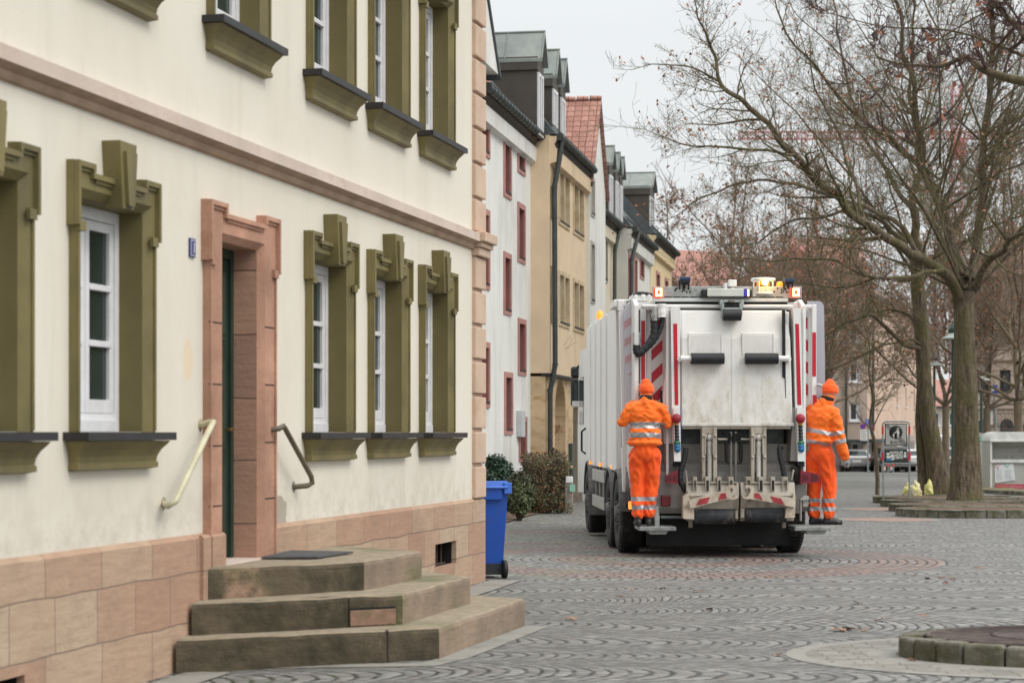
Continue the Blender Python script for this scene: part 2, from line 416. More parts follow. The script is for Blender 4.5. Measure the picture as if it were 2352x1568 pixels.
mb.quad((-19, D, 0), (-19, 0, 0), (-19, 0, 7.6), (-19, D, 7.6))
mb.quad((.10, D, 0), (-19, D, 0), (-19, D, 7.6), (.10, D, 7.6))
# thickness behind the face so the openings are lined
mb.build('wall', M_plaster, fh)
# eaves cornice and hipped roof above the frame
mb = MB(); mb.box((-19.1, -.28, 7.6), (.38, .0, 7.86)); mb.box((-19.1, -.42, 7.86), (.52, .0, 8.0)); mb.build('cornice', M_sand, fh, .02)
mb = MB(); e = 7.95
mb.add([(-19.5, -.5, e), (.6, -.5, e), (.6, D+.5, e), (-19.5, D+.5, e), (-15, D/2, e+5.2), (-4, D/2, e+5.2)],
       [(0, 1, 5, 4), (1, 2, 5), (2, 3, 4, 5), (3, 0, 4), (3, 2, 1, 0)])
mb.build('roof', mat('old_roof_tiles', (.30, .13, .09), .85, .25, 6, bmp=.01, bscale=9), fh)
# plinth with cellar openings
def plinth():
    mb = MB(); t = -.034; zt = .90
    c1 = FH.y(1000, 1279, t); c2 = FH.y(1048, 1318, t)
    v0 = FH.y(-30, 1560, t); v1 = FH.y(57, 1521, t)
    hs = [(c1.x, c2.x, .27, .50), (v0.x, v1.x, -.02, .24), (DU0-.2, DU1+.2, .66, .9)]
    hs = [(a, b, max(c, -.3), d) for a, b, c, d in hs]
    wall_grid(mb, -19, .155, -.3, zt-.03, hs, t)
    mb.quad((-19, t, zt-.03), (DU0-.2, t, zt-.03), (DU0-.2, 0.0, zt), (-19, 0.0, zt))
    mb.quad((DU1+.2, t, zt-.03), (.155, t, zt-.03), (.11, 0.0, zt), (DU1+.2, 0.0, zt))
    mb.add([(x, y, z) for z in (-.2, .875) for x, y in ((DU0-.42, -.062), (DU0-.003, -.062), (DU0-.003, -.03), (DU0-.42, -.03))]+[(DU0-.42, -.045, .893), (DU0-.003, -.045, .893), (DU0-.003, -.03, .893), (DU0-.42, -.03, .893)],
           [(0, 1, 5, 4), (1, 2, 6, 5), (3, 0, 4, 7), (4, 5, 9, 8), (5, 6, 10, 9), (7, 4, 8, 11), (8, 9, 10, 11)])
    mb.quad((.155, t, -.3), (.155, D, -.3), (.155, D, zt-.03), (.155, t, zt-.03))
    mb.quad((.155, t, zt-.03), (.155, D, zt-.03), (.11, D, zt), (.11, 0, zt))
    for a, b, c, d in hs[:2]:
        y1 = t+.05; y2 = t+.75
        for A_, B_ in (((a, c), (a, d)), ((b, c), (b, d)), ((a, d), (b, d)), ((a, c), (b, c))): mb.quad((A_[0], y1, A_[1]), (B_[0], y1, B_[1]), (B_[0], y2, B_[1]), (A_[0], y2, A_[1]), mi=1)  # cellar lining coloured near-black to stand for the unlit depth
        mb.quad((a, t, c), (a, t, d), (a, y1, d), (a, y1, c)); mb.quad((b, t, d), (b, t, c), (b, y1, c), (b, y1, d))
        mb.quad((a, t, d), (b, t, d), (b, y1, d), (a, y1, d)); mb.quad((b, t, c), (a, t, c), (a, y1, c), (b, y1, c))
    o = mb.build('plinth', [M_plinth, mat('dark_void', (.012, .011, .010), .9, .1)], fh)
    for a, b, c, d in hs[:2]:
        mb = MB(); mb.box((a-.05, t+.72, c-.05), (b+.05, t+.74, d+.05)); mb.build('cellar_interior', MC['dark_void'], o)  # near-black back plate, darkness of the unlit cellar put into its colour
        mb = MB(); mb.box((a-.01, t+.113, c), (b+.01, t+.127, c+.015)); mb.box((a-.01, t+.113, d-.015), (b+.01, t+.127, d))
        for k in range(1, 5):
            x = a+(b-a)*k/5; mb.tube([(x, t+.12, c), (x, t+.12, d)], .008, 6)
        mb.build('cellar_grille', mat('rusty_iron', (.09, .06, .045), .7, .3, 10), o)
plinth()
# string course
mb = MB()
prof = [(0, 3.53), (-.03, 3.54), (-.045, 3.565), (-.045, 3.585), (-.09, 3.61), (-.10, 3.615), (-.10, 3.70), (0, 3.74)]
for i in range(len(prof)-1):
    (a, b), (c, d) = prof[i], prof[i+1]
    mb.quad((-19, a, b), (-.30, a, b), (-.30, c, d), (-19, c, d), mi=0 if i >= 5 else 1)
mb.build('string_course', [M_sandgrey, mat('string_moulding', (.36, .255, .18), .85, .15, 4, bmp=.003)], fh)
# corner quoins
mb = MB(); rng = random.Random(4)
z = .90; k = 0
while z < 7.5:
    if 3.36 < z < 3.62:
        mb.box((-.345, -.16, 3.615), (.20, D, 3.72)); mb.box((-.325, -.12, 3.56), (.17, D, 3.613)); mb.box((-.31, -.09, 3.47), (.15, D, 3.558))
        z = 3.73
    hgt = .335
    top = min(z+hgt, 3.465 if z < 3.4 else 9)
    if top-z > .1:
        mb.box((-.30, -.048, z+.004), (.135, D, top))
        mb.box((-.28, -.012, top), (.112, D, top+.036))
    z = top+.036
mb.build('quoins', M_sand, fh, .012)

def frame_strip(mb, pts, w, y0, y1, mi=0):        # boxes along an axis-aligned outline
    for (a, b), (c, d) in zip(pts[:-1], pts[1:]):
        mb.box((min(a, c)-w/2, y0, min(b, d)-w/2), (max(a, c)+w/2, y1, max(b, d)+w/2), mi)
def surround(c, z0, zt, half, hole, earw, eard, steph, keyst, mats, name, depth, eartop):
    """moulded surround with ears (crossettes), stepped head, chamfered inner edge and lined reveal"""
    a0, a1 = hole; mb = MB(); yf = -.05
    zl = eartop-eard                                     # underside of the ears
    n = half-.035                                        # half width below the ears
    iu0, iu1 = a0-.05, a1+.05; iz = zt+.05
    poly = [(c-n, z0), (c-n, zl), (c-half, zl), (c-half, eartop), (c-half+earw, eartop), (c-half+earw, eartop-steph),
            (c+half-earw, eartop-steph), (c+half-earw, eartop), (c+half, eartop), (c+half, zl), (c+n, zl), (c+n, z0)]
    # front face as cells
    def cell(u0, u1, q0, q1): mb.quad((u0, yf, q0), (u1, yf, q0), (u1, yf, q1), (u0, yf, q1))
    cell(c-n, iu0, z0, zl); cell(c-half, iu0, zl, iz); cell(iu1, c+n, z0, zl); cell(iu1, c+half, zl, iz)
    cell(c-half, c-half+earw, iz, eartop); cell(c-half+earw, c+half-earw, iz, eartop-steph); cell(c+half-earw, c+half, iz, eartop)
    for i in range(len(poly)-1):
        p, q = poly[i], poly[i+1]
        mb.quad((p[0], 0.0, p[1]), (q[0], 0.0, q[1]), (q[0], yf, q[1]), (p[0], yf, p[1]))
    # chamfer from the face to the reveal, with a small bead, and the reveal itself
    ych = -.004
    for (A, B, A2, B2) in (((iu0, z0), (iu0, iz), (a0, z0), (a0, zt)), ((iu0, iz), (iu1, iz), (a0, zt), (a1, zt)), ((iu1, iz), (iu1, z0), (a1, zt), (a1, z0))):
        mb.quad((A[0], yf, A[1]), (B[0], yf, B[1]), (B2[0], ych, B2[1]), (A2[0], ych, A2[1]))
        mb.quad((A2[0], ych, A2[1]), (B2[0], ych, B2[1]), (B2[0], depth, B2[1]), (A2[0], depth, A2[1]), mi=1)
    # raised rim following the stepped head and the ears
    r = .017; w = .034
    for i in (2, 3, 4, 5, 6, 7, 8):
        p, q = poly[i], poly[i+1]
        if p[0] == q[0]:
            sx = 1 if p[0] < c and i in (2,) else (-1 if i == 8 else (-1 if p[0] < c else 1))
            mb.box((p[0]+.003*sx, -.083, min(p[1], q[1])+.002), (p[0]+w*sx, -.051, max(p[1], q[1])-.003))
        else:
            mb.box((min(p[0], q[0])+(.002 if i != 5 else -.03), -.081, p[1]-w), (max(p[0], q[0])-(.002 if i != 5 else -.03), -.051, p[1]-.002))
            mb.box((min(p[0], q[0])+.03, -.064, p[1]-w-.022), (max(p[0], q[0])-.03, -.051, p[1]-w-.001))
    # outer bead on the jambs
    for s_ in (-1, 1):
        mb.box((c+s_*(n-.003), -.062, z0+.01), (c+s_*(n-.03), -.051, zl-.02))
        mb.box((c+s_*(n+.002), -.075, zl-.03), (c+s_*(half-.12), -.051, zl+.03))
    o = mb.build(name, mats, fh)
    return o
def keystone(o, c, zt, m):
    mb = MB(); yb, yf = -.052, -.125; w0, w1 = .078, .125; b, t = zt-.03, zt+.385
    P = [(c-w0, b), (c+w0, b), (c+w1, t), (c-w1, t)]
    yb = -.001
    mb.add([(p[0], yb, p[1]) for p in P]+[(p[0], yf, p[1]) for p in P],
           [(4, 5, 6, 7), (0, 1, 5, 4), (1, 2, 6, 5), (2, 3, 7, 6), (3, 0, 4, 7)])
    q = [(c-w0+.035, b+.02), (c+w0-.035, b+.02), (c+w1-.045, t-.06), (c-w1+.045, t-.06)]
    mb.prism([(p[0], yf-.001, p[1]) for p in q], (0, -.022, 0))
    mb.build('keystone', m, o, .006)
def sill(o, c, z, m, broken=False):
    mb = MB(); h = .655
    mb.box((c-h, -.165, z-.052), (c+h, .18, z-.002), 1)
    pr = [(-.135, z-.055), (-.12, z-.075), (-.085, z-.11), (-.062, z-.15), (-.055, z-.185), (-.066, z-.195), (-.066, z-.225), (-.02, z-.235)]
    for i in range(len(pr)-1):
        (y0, q0), (y1, q1) = pr[i], pr[i+1]
        x0, x1 = h-.03-(-.135-y0)*-1*.55, h-.03-(-.135-y1)*-1*.55
        mb.quad((c-x1, y1, q1), (c+x1, y1, q1), (c+x0, y0, q0), (c-x0, y0, q0))
        for s_ in (-1, 1):
            f = [(c+s_*x0, y0, q0), (c+s_*x0, 0.0, q0), (c+s_*x1, 0.0, q1), (c+s_*x1, y1, q1)]
            mb.quad(*(f if s_ > 0 else f[::-1]))
    mb.quad((c-.57, -.02, z-.235), (c-.57, 0, z-.235), (c+.57, 0, z-.235), (c+.57, -.02, z-.235))
    mb.build('sill', [m, M_lead], o)
def sash(o, c, z0, zt, y, half):
    """white timber window: outer frame, two leaves of three panes, bottom rail with weather bar"""
    mb = MB(); f = .055
    mb.box((c-half, y, z0), (c-half+f, y+.09, zt)); mb.box((c+half-f, y, z0), (c+half, y+.09, zt))
    mb.box((c-half+f, y, zt-.075), (c+half-f, y+.09, zt)); mb.box((c-half+f, y-.02, z0), (c+half-f, y+.09, z0+.075))
    mb.box((c-half+f, y+.01, z0+.075), (c+half-f, y+.09, z0+.115))
    mb.build('frame', M_white, o, .004)
    for s_ in (-1, 1):
        l0, l1 = (c-half+f+.004, c-.004) if s_ < 0 else (c+.004, c+half-f-.004)
        b, t = z0+.117, zt-.079; mb = MB(); st = .058; yb = y+.012
        mb.box((l0, yb, b), (l0+st, yb+.05, t)); mb.box((l1-st, yb, b), (l1, yb+.05, t))
        mb.box((l0+st, yb, b), (l1-st, yb+.05, b+.085)); mb.box((l0+st, yb, t-.06), (l1-st, yb+.05, t))
        H = t-.06-b-.085
        for k in (1, 2):
            zz = b+.085+H*k/3; mb.box((l0+st-.01, yb-.008, zz-.02), (l1-st+.01, yb+.03, zz+.02))
        mb.build('casement', M_white, o, .004)
        mb = MB(); mb.quad((l0+st-.005, yb+.025, b+.08), (l1-st+.005, yb+.025, b+.08), (l1-st+.005, yb+.025, t-.05), (l0+st-.005, yb+.025, t-.05))
        mb.build('pane', M_glass, o)
allw = [(c, 0) for c in cents+more]+[(c, UPZ) for c in upc+more]
for c, dz in allw:
    o = surround(c, SILL+dz-.004, HEAD+dz, H_HALF, (c-OPW, c+OPW), .245, .385, .055, True, [M_olive, M_olive2], 'window', .26, 3.205+dz)
    keystone(o, c, HEAD+dz, M_olive); sill(o, c, SILL+dz, M_olive); sash(o, c, SILL+dz, HEAD+dz-.0, .155, OPW)
    mb = MB(); mb.quad((c-OPW, .27, SILL+dz), (c+OPW, .27, SILL+dz), (c+OPW, .27, HEAD+dz), (c-OPW, .27, HEAD+dz)); mb.build('dark_room', MC['dark_void'], o)
# the doorway
dc = (DU0+DU1)/2
o = surround(dc, .64, 2.95, .70, (DU0, DU1), .32, .42, .07, False, [M_sand, M_doorstone], 'door_surround', .22, 3.21)
o.data.materials[0] = mat('door_sandstone', (.46, .255, .175), .85, .22, 2, bmp=.006, bscale=30, dirt=(.30, .15, .10), dscale=3, dlo=.5, dhi=.75)
for zz in (1.08, 1.5, 1.93, 2.36):      # open joints between the jamb blocks
    for x0, x1, dz in ((-7.83+.035, -7.56, 0), (-6.69, -6.46, .02)):
        mb = MB(); mb.box((x0, -.0525, zz+dz), (x1, -.0495, zz+dz+.008)); mb.build('mortar_joint', MC['dark_void'], o)
mb = MB(); y = .175
mb.box((DU0, y, .67), (DU0+.05, y+.09, 2.95)); mb.box((DU1-.05, y, .67), (DU1, y+.09, 2.95)); mb.box((DU0+.05, y, 2.88), (DU1-.05, y+.09, 2.95))
mb.build('door_frame', M_green, o, .004)
mb = MB(); y = .20; a, b = DU0+.052, DU1-.052
mb.box((a, y, .68), (b, y+.05, 2.88))
for q0, q1 in ((.82, 1.35), (1.47, 2.15), (2.27, 2.78)):
    mb.box((a+.10, y-.02, q0), (b-.10, y-.001, q1)); mb.box((a+.14, y-.035, q0+.04), (b-.14, y-.021, q1-.04))
d = mb.build('door', M_green, o, .006)
mb = MB(); mb.tube([(b-.05, y, 1.62), (b-.05, y-.06, 1.62), (b-.15, y-.06, 1.62)], .011, 8); mb.build('handle', mat('brass', (.5, .35, .12), .35, .1, metal=1), d)
mb = MB(); mb.box((DU0-.02, -.10, .60), (DU1+.02, .28, .667)); mb.build('threshold', M_sandgrey, o, .008)
# house number plate
p0 = FH.y(432, 548, 0); p1 = FH.y(446, 590, 0); cu = (p0.x+p1.x)/2; cz = (FH.y(438, 569, 0)).z
mb = MB(); mb.box((cu-.048, -.014, cz-.064), (cu+.048, -.002, cz+.064)); mb.box((cu-.040, -.016, cz-.054), (cu+.040, -.0145, cz+.054), 1)
mb.box((cu-.034, -.018, cz-.048), (cu+.034, -.0165, cz+.048)); mb.box((cu+.004, -.020, cz-.034), (cu+.016, -.0185, cz+.034), 1)
tag(mb.build('house_number_plate', [mat('blue_enamel', (.03, .035, .16), .25, .1), mat('white_enamel', (.62, .62, .66), .3, .05)]), 'small blue enamel house number plate on the cream wall left of the door', 'number plate')
bpy.data.objects['house_number_plate'].location = (FH.O.x, FH.O.y, 0); bpy.data.objects['house_number_plate'].rotation_euler = (0, 0, FH.a)
# handrails
M_cream = mat('cream_rail_paint', (.56, .52, .36), .45, .12, 8); M_rail = mat('brown_rail_paint', (.13, .105, .07), .45, .15, 8)
def rail(a, m, label):
    mb = MB(); mb.tube(a, .021, 10)
    p = a[1]; 
    for q in (a[0], a[-1]): mb.lathe((q[0], 0.0, q[2]), (0, -1, 0), [(.0, .0), (.045, .0), (.045, -.012), (.02, -.018)], 14)
    o = mb.build('handrail', m); o.location = (FH.O.x, FH.O.y, 0); o.rotation_euler = (0, 0, FH.a)
    return tag(o, label, 'handrail')
t = -.13
def rp(px, py, t): return FH.y(px, py, t)
a, b, c_ = rp(404, 1157, t), rp(478, 992, t), rp(492, 969, t)
rail([(rp(376, 1157, 0).x, 0, a.z-.0), (a.x-.05, t*.75, a.z-.01), (a.x, t, a.z+.02), (b.x, t, b.z), (c_.x, t*.95, c_.z), (c_.x+.05, t*.6, c_.z), (c_.x+.07, 0, c_.z-.02)], M_cream,
     'cream painted handrail sloping down the wall left of the door')
a, b = rp(652, 978, t), rp(717, 1103, t)
rail([(a.x-.05, 0, a.z-.03), (a.x-.04, t*.8, a.z-.02), (a.x, t, a.z), (a.x+.03, t, a.z-.02), (b.x-.02, t, b.z+.03), (b.x, t, b.z-.02), (b.x-.03, t*.8, b.z-.04), (b.x-.07, 0, b.z-.05)], M_rail,
     'dark brown handrail sloping down the wall right of the door')
# steps
st = empty('door_steps', (-1.0, 14.8, 0), 0, 'three mossy sandstone steps widening below the house door', 'steps')
def slab(quad_px, h0, h1, nm):
    P = [UP(*q_, h1) if len(q_) == 2 else FH.W(FH.y(q_[0], HY, -.066)) for q_ in quad_px]; P = [Vector((p.x+1.0, p.y-14.8, 0)) for p in P]
    mb = MB(); n = 10; vs = []
    rr = random.Random(int(h1*1000))
    # subdivide edges for worn, slightly uneven arrises
    ring = []
    for i in range(4):
        A, B = P[i], P[(i+1) % 4]
        for k in range(n):
            p = A.lerp(B, k/n); ring.append(p)
    C = sum(P, Vector())/4
    N = len(ring)
    lv = [(h0, 0), (h1-.035, 0), (h1-.012, .008), (h1, .028)]
    for li, (z, inn) in enumerate(lv):
        for i, p in enumerate(ring):
            q = p+(C-p).normalized()*inn
            j = noise.noise(Vector((p.x*3, p.y*3, h1*7)))*.012+noise.noise(Vector((p.x*11, p.y*11, z*9)))*.006
            jz = noise.noise(Vector((p.x*4+9, p.y*4, 1)))*.010 if li > 0 else 0
            out = (p-C).normalized()
            vs.append((q.x+out.x*j, q.y+out.y*j, z+jz))
    fs = [(l*N+i, l*N+(i+1) % N, (l+1)*N+(i+1) % N, (l+1)*N+i) for l in range(3) for i in range(N)]
    mb.add(vs, fs); mb.add(vs, [tuple(3*N+i for i in range(N))])
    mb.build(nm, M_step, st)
lo = UP(400, 1452, .227)
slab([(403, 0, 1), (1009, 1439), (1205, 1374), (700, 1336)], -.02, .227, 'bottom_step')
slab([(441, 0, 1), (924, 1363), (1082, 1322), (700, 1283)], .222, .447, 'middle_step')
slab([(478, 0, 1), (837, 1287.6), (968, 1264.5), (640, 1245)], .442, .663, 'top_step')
# a broken corner of the middle step patched with a reddish stone
A = FH.W(FH.y(441, HY, -.066)); A.z = 0; B = UP(924, 1363, .447); B.z = 0; e_ = (B-A).normalized(); n_ = Vector((e_.y, -e_.x, 0)); L_ = (B-A).length; o0 = Vector((1.0, -14.8, 0))
mb = MB(); p = A+e_*L_*.74+o0; q = A+e_*L_*.965+o0; r_ = Vector((0, 0, 1))
def bx4(p, q, z0, z1, t0, t1, mi): mb.add([Vector((v.x, v.y, z))+n_*t for z in (z0, z1) for v, t in ((p, t0), (q, t0), (q, t1), (p, t1))], [(0, 3, 2, 1), (4, 5, 6, 7), (0, 1, 5, 4), (1, 2, 6, 5), (2, 3, 7, 6), (3, 0, 4, 7)], mi)
bx4(p, q, .235, .345, -.05, .010, 0); bx4(p-e_*.012, p-e_*.003, .235, .43, -.05, .006, 1)
o_ = mb.build('patch_stone', [mat('patch_stone', (.26, .16, .11), .9, .25, 8, bmp=.01, bscale=20, dirt=(.12, .12, .05), dscale=6), MC['dark_void']], st, .012)
mb = MB(); bx4(p-e_*.01, q+e_*.02, .347, .362, -.05, .004, 0); mb.build('crack', MC['dark_void'], st)
A = FH.W(FH.y(403, HY, -.066)); A.z = 0; B = UP(1009, 1439, .227); B.z = 0; e_ = (B-A).normalized(); n_ = Vector((e_.y, -e_.x, 0)); p = A+e_*(B-A).length*.79+o0
mb = MB(); bx4(p, p+e_*.010, .0, .222, -.05, .006, 0); mb.build('joint', MC['dark_void'], st)
# door mat on the landing
P = [UP(px, py, .672) for px, py in ((600, 1282), (730, 1281), (812, 1269), (668, 1266))]
mb = MB(); mb.prism(P, (0, 0, .012)); tag(mb.build('door_mat', mat('grey_mat', (.085, .085, .09), .95, .2, 30, bmp=.004, bscale=120), None, .003), 'thin dark grey mat lying on the top step', 'door mat')
# pale stone edging strips in the paving round the steps
def strip(pts, wd, name, label, z=.004, m=None):
    mb = MB(); n = len(pts); L = []; Rr = []
    for i, p in enumerate(pts):
        t = (pts[min(i+1, n-1)]-pts[max(i-1, 0)]); t.z = 0; t.normalize(); s_ = Vector((-t.y, t.x, 0))*wd/2
        L.append(p+s_); Rr.append(p-s_)
    for i in range(n-1):
        mb.quad(*( (v.x, v.y, g(v.y)+z) for v in (L[i], Rr[i], Rr[i+1], L[i+1])))
    return tag(mb.build(name, m or M_slab), label, kind='structure')
strip([UG(360, 1545), UG(420, 1533), UG(700, 1530), UG(985, 1526), UG(1050, 1509), UG(1235, 1437)], .20, 'paving_strip', 'pale stone strip edging the steps')
strip([FH.W((0.25, -.25, 0)), FH.W((-1.0, -.27, 0)), FH.W((-4.2, -.3, 0))], .34, 'wall_gutter_strip', 'pale stone gutter along the plinth by the cellar grille', .008)
strip([FH.W((-8.3, -.26, 0)), FH.W((-10, -.27, 0)), FH.W((-18, -.27, 0))], .30, 'wall_edging_strip', 'pale stone edging along the plinth left of the steps', .008)
# ================================================================== THE TERRACE ALONG THE STREET
TA = math.atan2(.98453, .17525)
FT = Frame((.875, 46.53), TA, 0.0)          # origin at the street corner of the yellow house, -y towards the street
def uz(Z): return (Z-46.53)/.98453
RC = .45                                   # how far the recessed fronts stand back
M_wh = mat('white_render', (.70, .70, .67), .9, .05, 1.2, bmp=.003, dirt=(.50, .49, .45), dscale=2, dlo=.5, dhi=.8, dsc=(1, 1, .2))
M_gr = mat('grey_white_render', (.60, .60, .55), .9, .05, 1.2, bmp=.003, dirt=(.46, .45, .40), dscale=2, dlo=.5, dhi=.8, dsc=(1, 1, .2))
M_ye = mat('ochre_render', (.70, .545, .375), .9, .06, 1.2, bmp=.003, dirt=(.52, .38, .20), dscale=2, dlo=.55, dhi=.8, dsc=(1, 1, .2))
M_ye2 = mat('yellow_render', (.64, .51, .31), .9, .06, 1.2, bmp=.003)
M_ocs = mat('ochre_sandstone', (.58, .43, .27), .9, .15, 1.5, bmp=.005, dirt=(.40, .26, .12), dscale=2.2, dlo=.5, dhi=.65, dsc=(1, 1, 3))
M_ocf = mat('ochre_window_stone', (.60, .49, .33), .9, .10, 3, dirt=(.42, .30, .16), dscale=2.5, dlo=.45, dhi=.7)
M_pinkf = mat('pink_window_frame', (.42, .215, .19), .85, .10, 3)
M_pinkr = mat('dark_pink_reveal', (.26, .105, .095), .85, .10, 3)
M_copper = mat('green_copper', (.215, .24, .225), .6, .12, 3, dirt=(.29, .30, .26), dscale=2, dlo=.5, dhi=.75, dsc=(1, 1, .4))
M_copdk = mat('aged_copper_gutter', (.040, .050, .048), .5, .2, 5)
M_brown = mat('brown_dormer_cladding', (.062, .050, .040), .6, .12, 2)
M_slate = mat('slate_roof', (.075, .085, .09), .7, .2, 3, bmp=.01, bscale=14)
def tile_mat():
    m, nt, b, P = newmat('red_roof_tiles')
    br = nt.nodes.new('ShaderNodeTexBrick'); sp = nt.nodes.new('ShaderNodeSeparateXYZ'); cb = nt.nodes.new('ShaderNodeCombineXYZ')
    nt.links.new(P, sp.inputs[0]); y = S(nt, sp.outputs[1]); z = S(nt, sp.outputs[2])
    sc = (y/.20).frac()-.5
    nt.links.new(y.k, cb.inputs[0]); nt.links.new((z+sc*sc*.12).k, cb.inputs[1])
    nt.links.new(cb.outputs[0], br.inputs['Vector'])
    for k, v in (('Scale', 1), ('Brick Width', .20), ('Row Height', .155), ('Mortar Size', .012), ('Mortar Smooth', .4)): br.inputs[k].default_value = v
    br.offset = 0
    br.inputs['Color1'].default_value = (.33, .155, .12, 1); br.inputs['Color2'].default_value = (.45, .24, .185, 1); br.inputs['Mortar'].default_value = (.12, .05, .04, 1)
    c = mixc(nt, noisef(nt, P, 3, 4).ramp(.5, .7, 0, .5), br.outputs['Color'], (.26, .13, .10))
    nt.links.new(c, b.inputs['Base Color']); b.inputs['Roughness'].default_value = .85
    bump(nt, b, ((z+sc*sc*.12)/.155).frac()*-1.0, .03)
    return m
M_tile = tile_mat()
M_void = MC['dark_void']
M_pglass = glass_mat('street_glass', (.05, .06, .06))

class House:
    """a terrace house: walls with openings at depth yo from the projecting building line"""
    def __init__(s, name, u0, u1, yo, top, label, m, depth=9.0, base=-.35, nearside=True):
        s.yo = yo; s.u0 = u0; s.u1 = u1; s.top = top; s.m = m; s.holes = []; s.base = base; s.depth = depth; s.nearside = nearside
        s.root = fempty(name, Frame(FT.W((u0, yo, 0)).to_2d(), TA, g(FT.W((u0, yo, 0)).y)), label, 'house'); s.z0 = s.root.location.z
    def win(s, u0, u1, z0, z1, mf, mr, fr=.11, dep=.20, glass=True, two=False):
        """u in street coordinates, z above ground zero; the opening; the stone frame stands 3 cm proud"""
        a, b = u0-s.u0, u1-s.u0; c, d = z0-s.z0, z1-s.z0; s.holes.append((a, b, c, d))
        mb = MB(); y = -.03
        for q in (((a-fr, c-fr), (a, d+fr)), ((b, c-fr), (b+fr, d+fr)), ((a, d), (b, d+fr)), ((a, c-fr), (b, c))):
            mb.box((q[0][0], y, q[0][1]), (q[1][0], .002, q[1][1]))
        # lined reveals
        mb.quad((a, .002, c), (a, .002, d), (a, dep, d), (a, dep, c), mi=1); mb.quad((b, .002, d), (b, .002, c), (b, dep, c), (b, dep, d), mi=1)
        mb.quad((a, .002, d), (b, .002, d), (b, dep, d), (a, dep, d), mi=1); mb.quad((b, .002, c), (a, .002, c), (a, dep, c), (b, dep, c), mi=1)
        if two: 
            mid = (a+b)/2; mb.box((mid-.06, -.028, c), (mid+.06, dep, d))
        o = mb.build('window', [mf, mr], s.root)
        mb = MB()
        for x in ([a+.02, b-.02] if not two else [a+.02, b-.02]): mb.box((x-.03, dep-.05, c), (x+.03, dep-.001, d))
        mb.box((a, dep-.05, c), (b, dep-.002, c+.06)); mb.box((a, dep-.05, d-.06), (b, dep-.002, d)); mb.box(((a+b)/2-.03, dep-.052, c+.06), ((a+b)/2+.03, dep-.003, d-.06))
        mb.box((a+.02, -.045, c-.03), (b-.02, .03, c+.012), 1)
        mb.build('frame', [M_white, M_lead], o)
        mb = MB(); mb.quad((a, dep, c), (b, dep, c), (b, dep, d), (a, dep, d)); mb.build('pane', M_pglass, o)
    def wall(s, split=None, lower=None, gable=None):
        """split: height at which the lower wall stops (the upper face is in front)"""
        mb = MB(); L = s.u1-s.u0; t = s.top-s.z0; d = s.depth
        wall_grid(mb, 0, L, s.base, t, s.holes)
        mb.quad((0, d, s.base), (0, 0, s.base), (0, 0, t), (0, d, t)); mb.quad((L, 0, s.base), (L, d, s.base), (L, d, t), (L, 0, t))
        mb.quad((L, d, s.base), (0, d, s.base), (0, d, t), (L, d, t)); mb.quad((0, 0, t), (L, 0, t), (L, d, t), (0, d, t))
        return mb.build('wall', s.m, s.root)
    def eaves(s, over=.35, m=None, gut=True, slope=50, rise=4.6, u0=None, u1=None, gu0=None, gu1=None):
        """cornice, gutter and pitched roof"""
        a = 0 if u0 is None else u0-s.u0; b = s.u1-s.u0 if u1 is None else u1-s.u0; t = s.top-s.z0
        mb = MB(); pr = [(0, t-.67), (-.13, t-.62), (-.15, t-.30), (-.11, t-.22), (-over, t-.12), (-over, t-.02), (0, t-.02)]
        for i in range(len(pr)-1):
            (y0, z0), (y1, z1) = pr[i], pr[i+1]; mb.quad((a, y0, z0), (b, y0, z0), (b, y1, z1), (a, y1, z1), mi=1 if i >= 2 else 0)
        for x in (a, b): mb.add([(x, y, z) for y, z in pr], [tuple(range(7)) if x == a else tuple(range(6, -1, -1))])
        mb.build('cornice', [m or s.m, M_brown], s.root)
        dd = rise/math.tan(R(slope)); mb = MB(); z = t+.02; th = .14
        mb.add([(a, -over, z), (b, -over, z), (b, dd, z+rise+over*1.1), (a, dd, z+rise+over*1.1), (b, 2*dd+over, z), (a, 2*dd+over, z)],
               [(0, 1, 2, 3), (3, 2, 4, 5), (0, 3, 5), (1, 4, 2), (0, 5, 4, 1)])
        mb.build('roof', M_slate, s.root)
        if gut:
            mb = MB(); n = int((b-a)/.35); g0 = a if gu0 is None else gu0-s.u0; g1 = b if gu1 is None else gu1-s.u0
            pts = [(g0+(g1-g0)*i/40, -over-.06, t-.03) for i in range(41)]
            mb.tube(pts, .095, 10)
            for i in range(1, n): 
                x = g0+(g1-g0)*i/n; mb.tube([(x-.012, -over-.06, t-.03), (x+.012, -over-.06, t-.03)], .106, 10)
            mb.build('gutter', M_copdk, s.root)
            mb = MB()      # snow guard above the gutter
            for zz in (.22, .36): mb.tube([(g0+.1, -over+.20, t+zz), (g1-.1, -over+.20, t+zz)], .010, 5)
            k = int((g1-g0)/.11)
            for i in range(k): mb.tube([(g0+.1+i*.11, -over+.20, t+.20), (g0+.1+i*.11, -over+.20, t+.38)], .006, 4)
            for i in range(int((g1-g0)/.7)+1):
                x = g0+.15+i*.7; mb.tube([(x, -over+.20, t+.38), (x, -over+.35, t+.30)], .010, 4)
            mb.build('snow_guard', M_copdk, s.root)
    def dormer(s, u0, u1, zb, ze, zr, yf=.10, back=5.0, over=.14):
        a, b = u0-s.u0, u1-s.u0; zb -= s.z0; ze -= s.z0; zr -= s.z0; mid = (a+b)/2
        mb = MB(); y = yf
        mb.add([(a, y, zb), (b, y, zb), (b, y, ze), (a, y, ze), (mid, y, zr-.06), (a, y+back, zb), (b, y+back, zb), (b, y+back, ze), (a, y+back, ze), (mid, y+back, zr-.06)],
               [(0, 1, 2, 4, 3), (5, 0, 3, 8), (1, 6, 7, 2), (6, 5, 8, 9, 7)])
        mb.box((a-.05, y-.03, ze-.30), (b+.05, y+back, ze-.001))
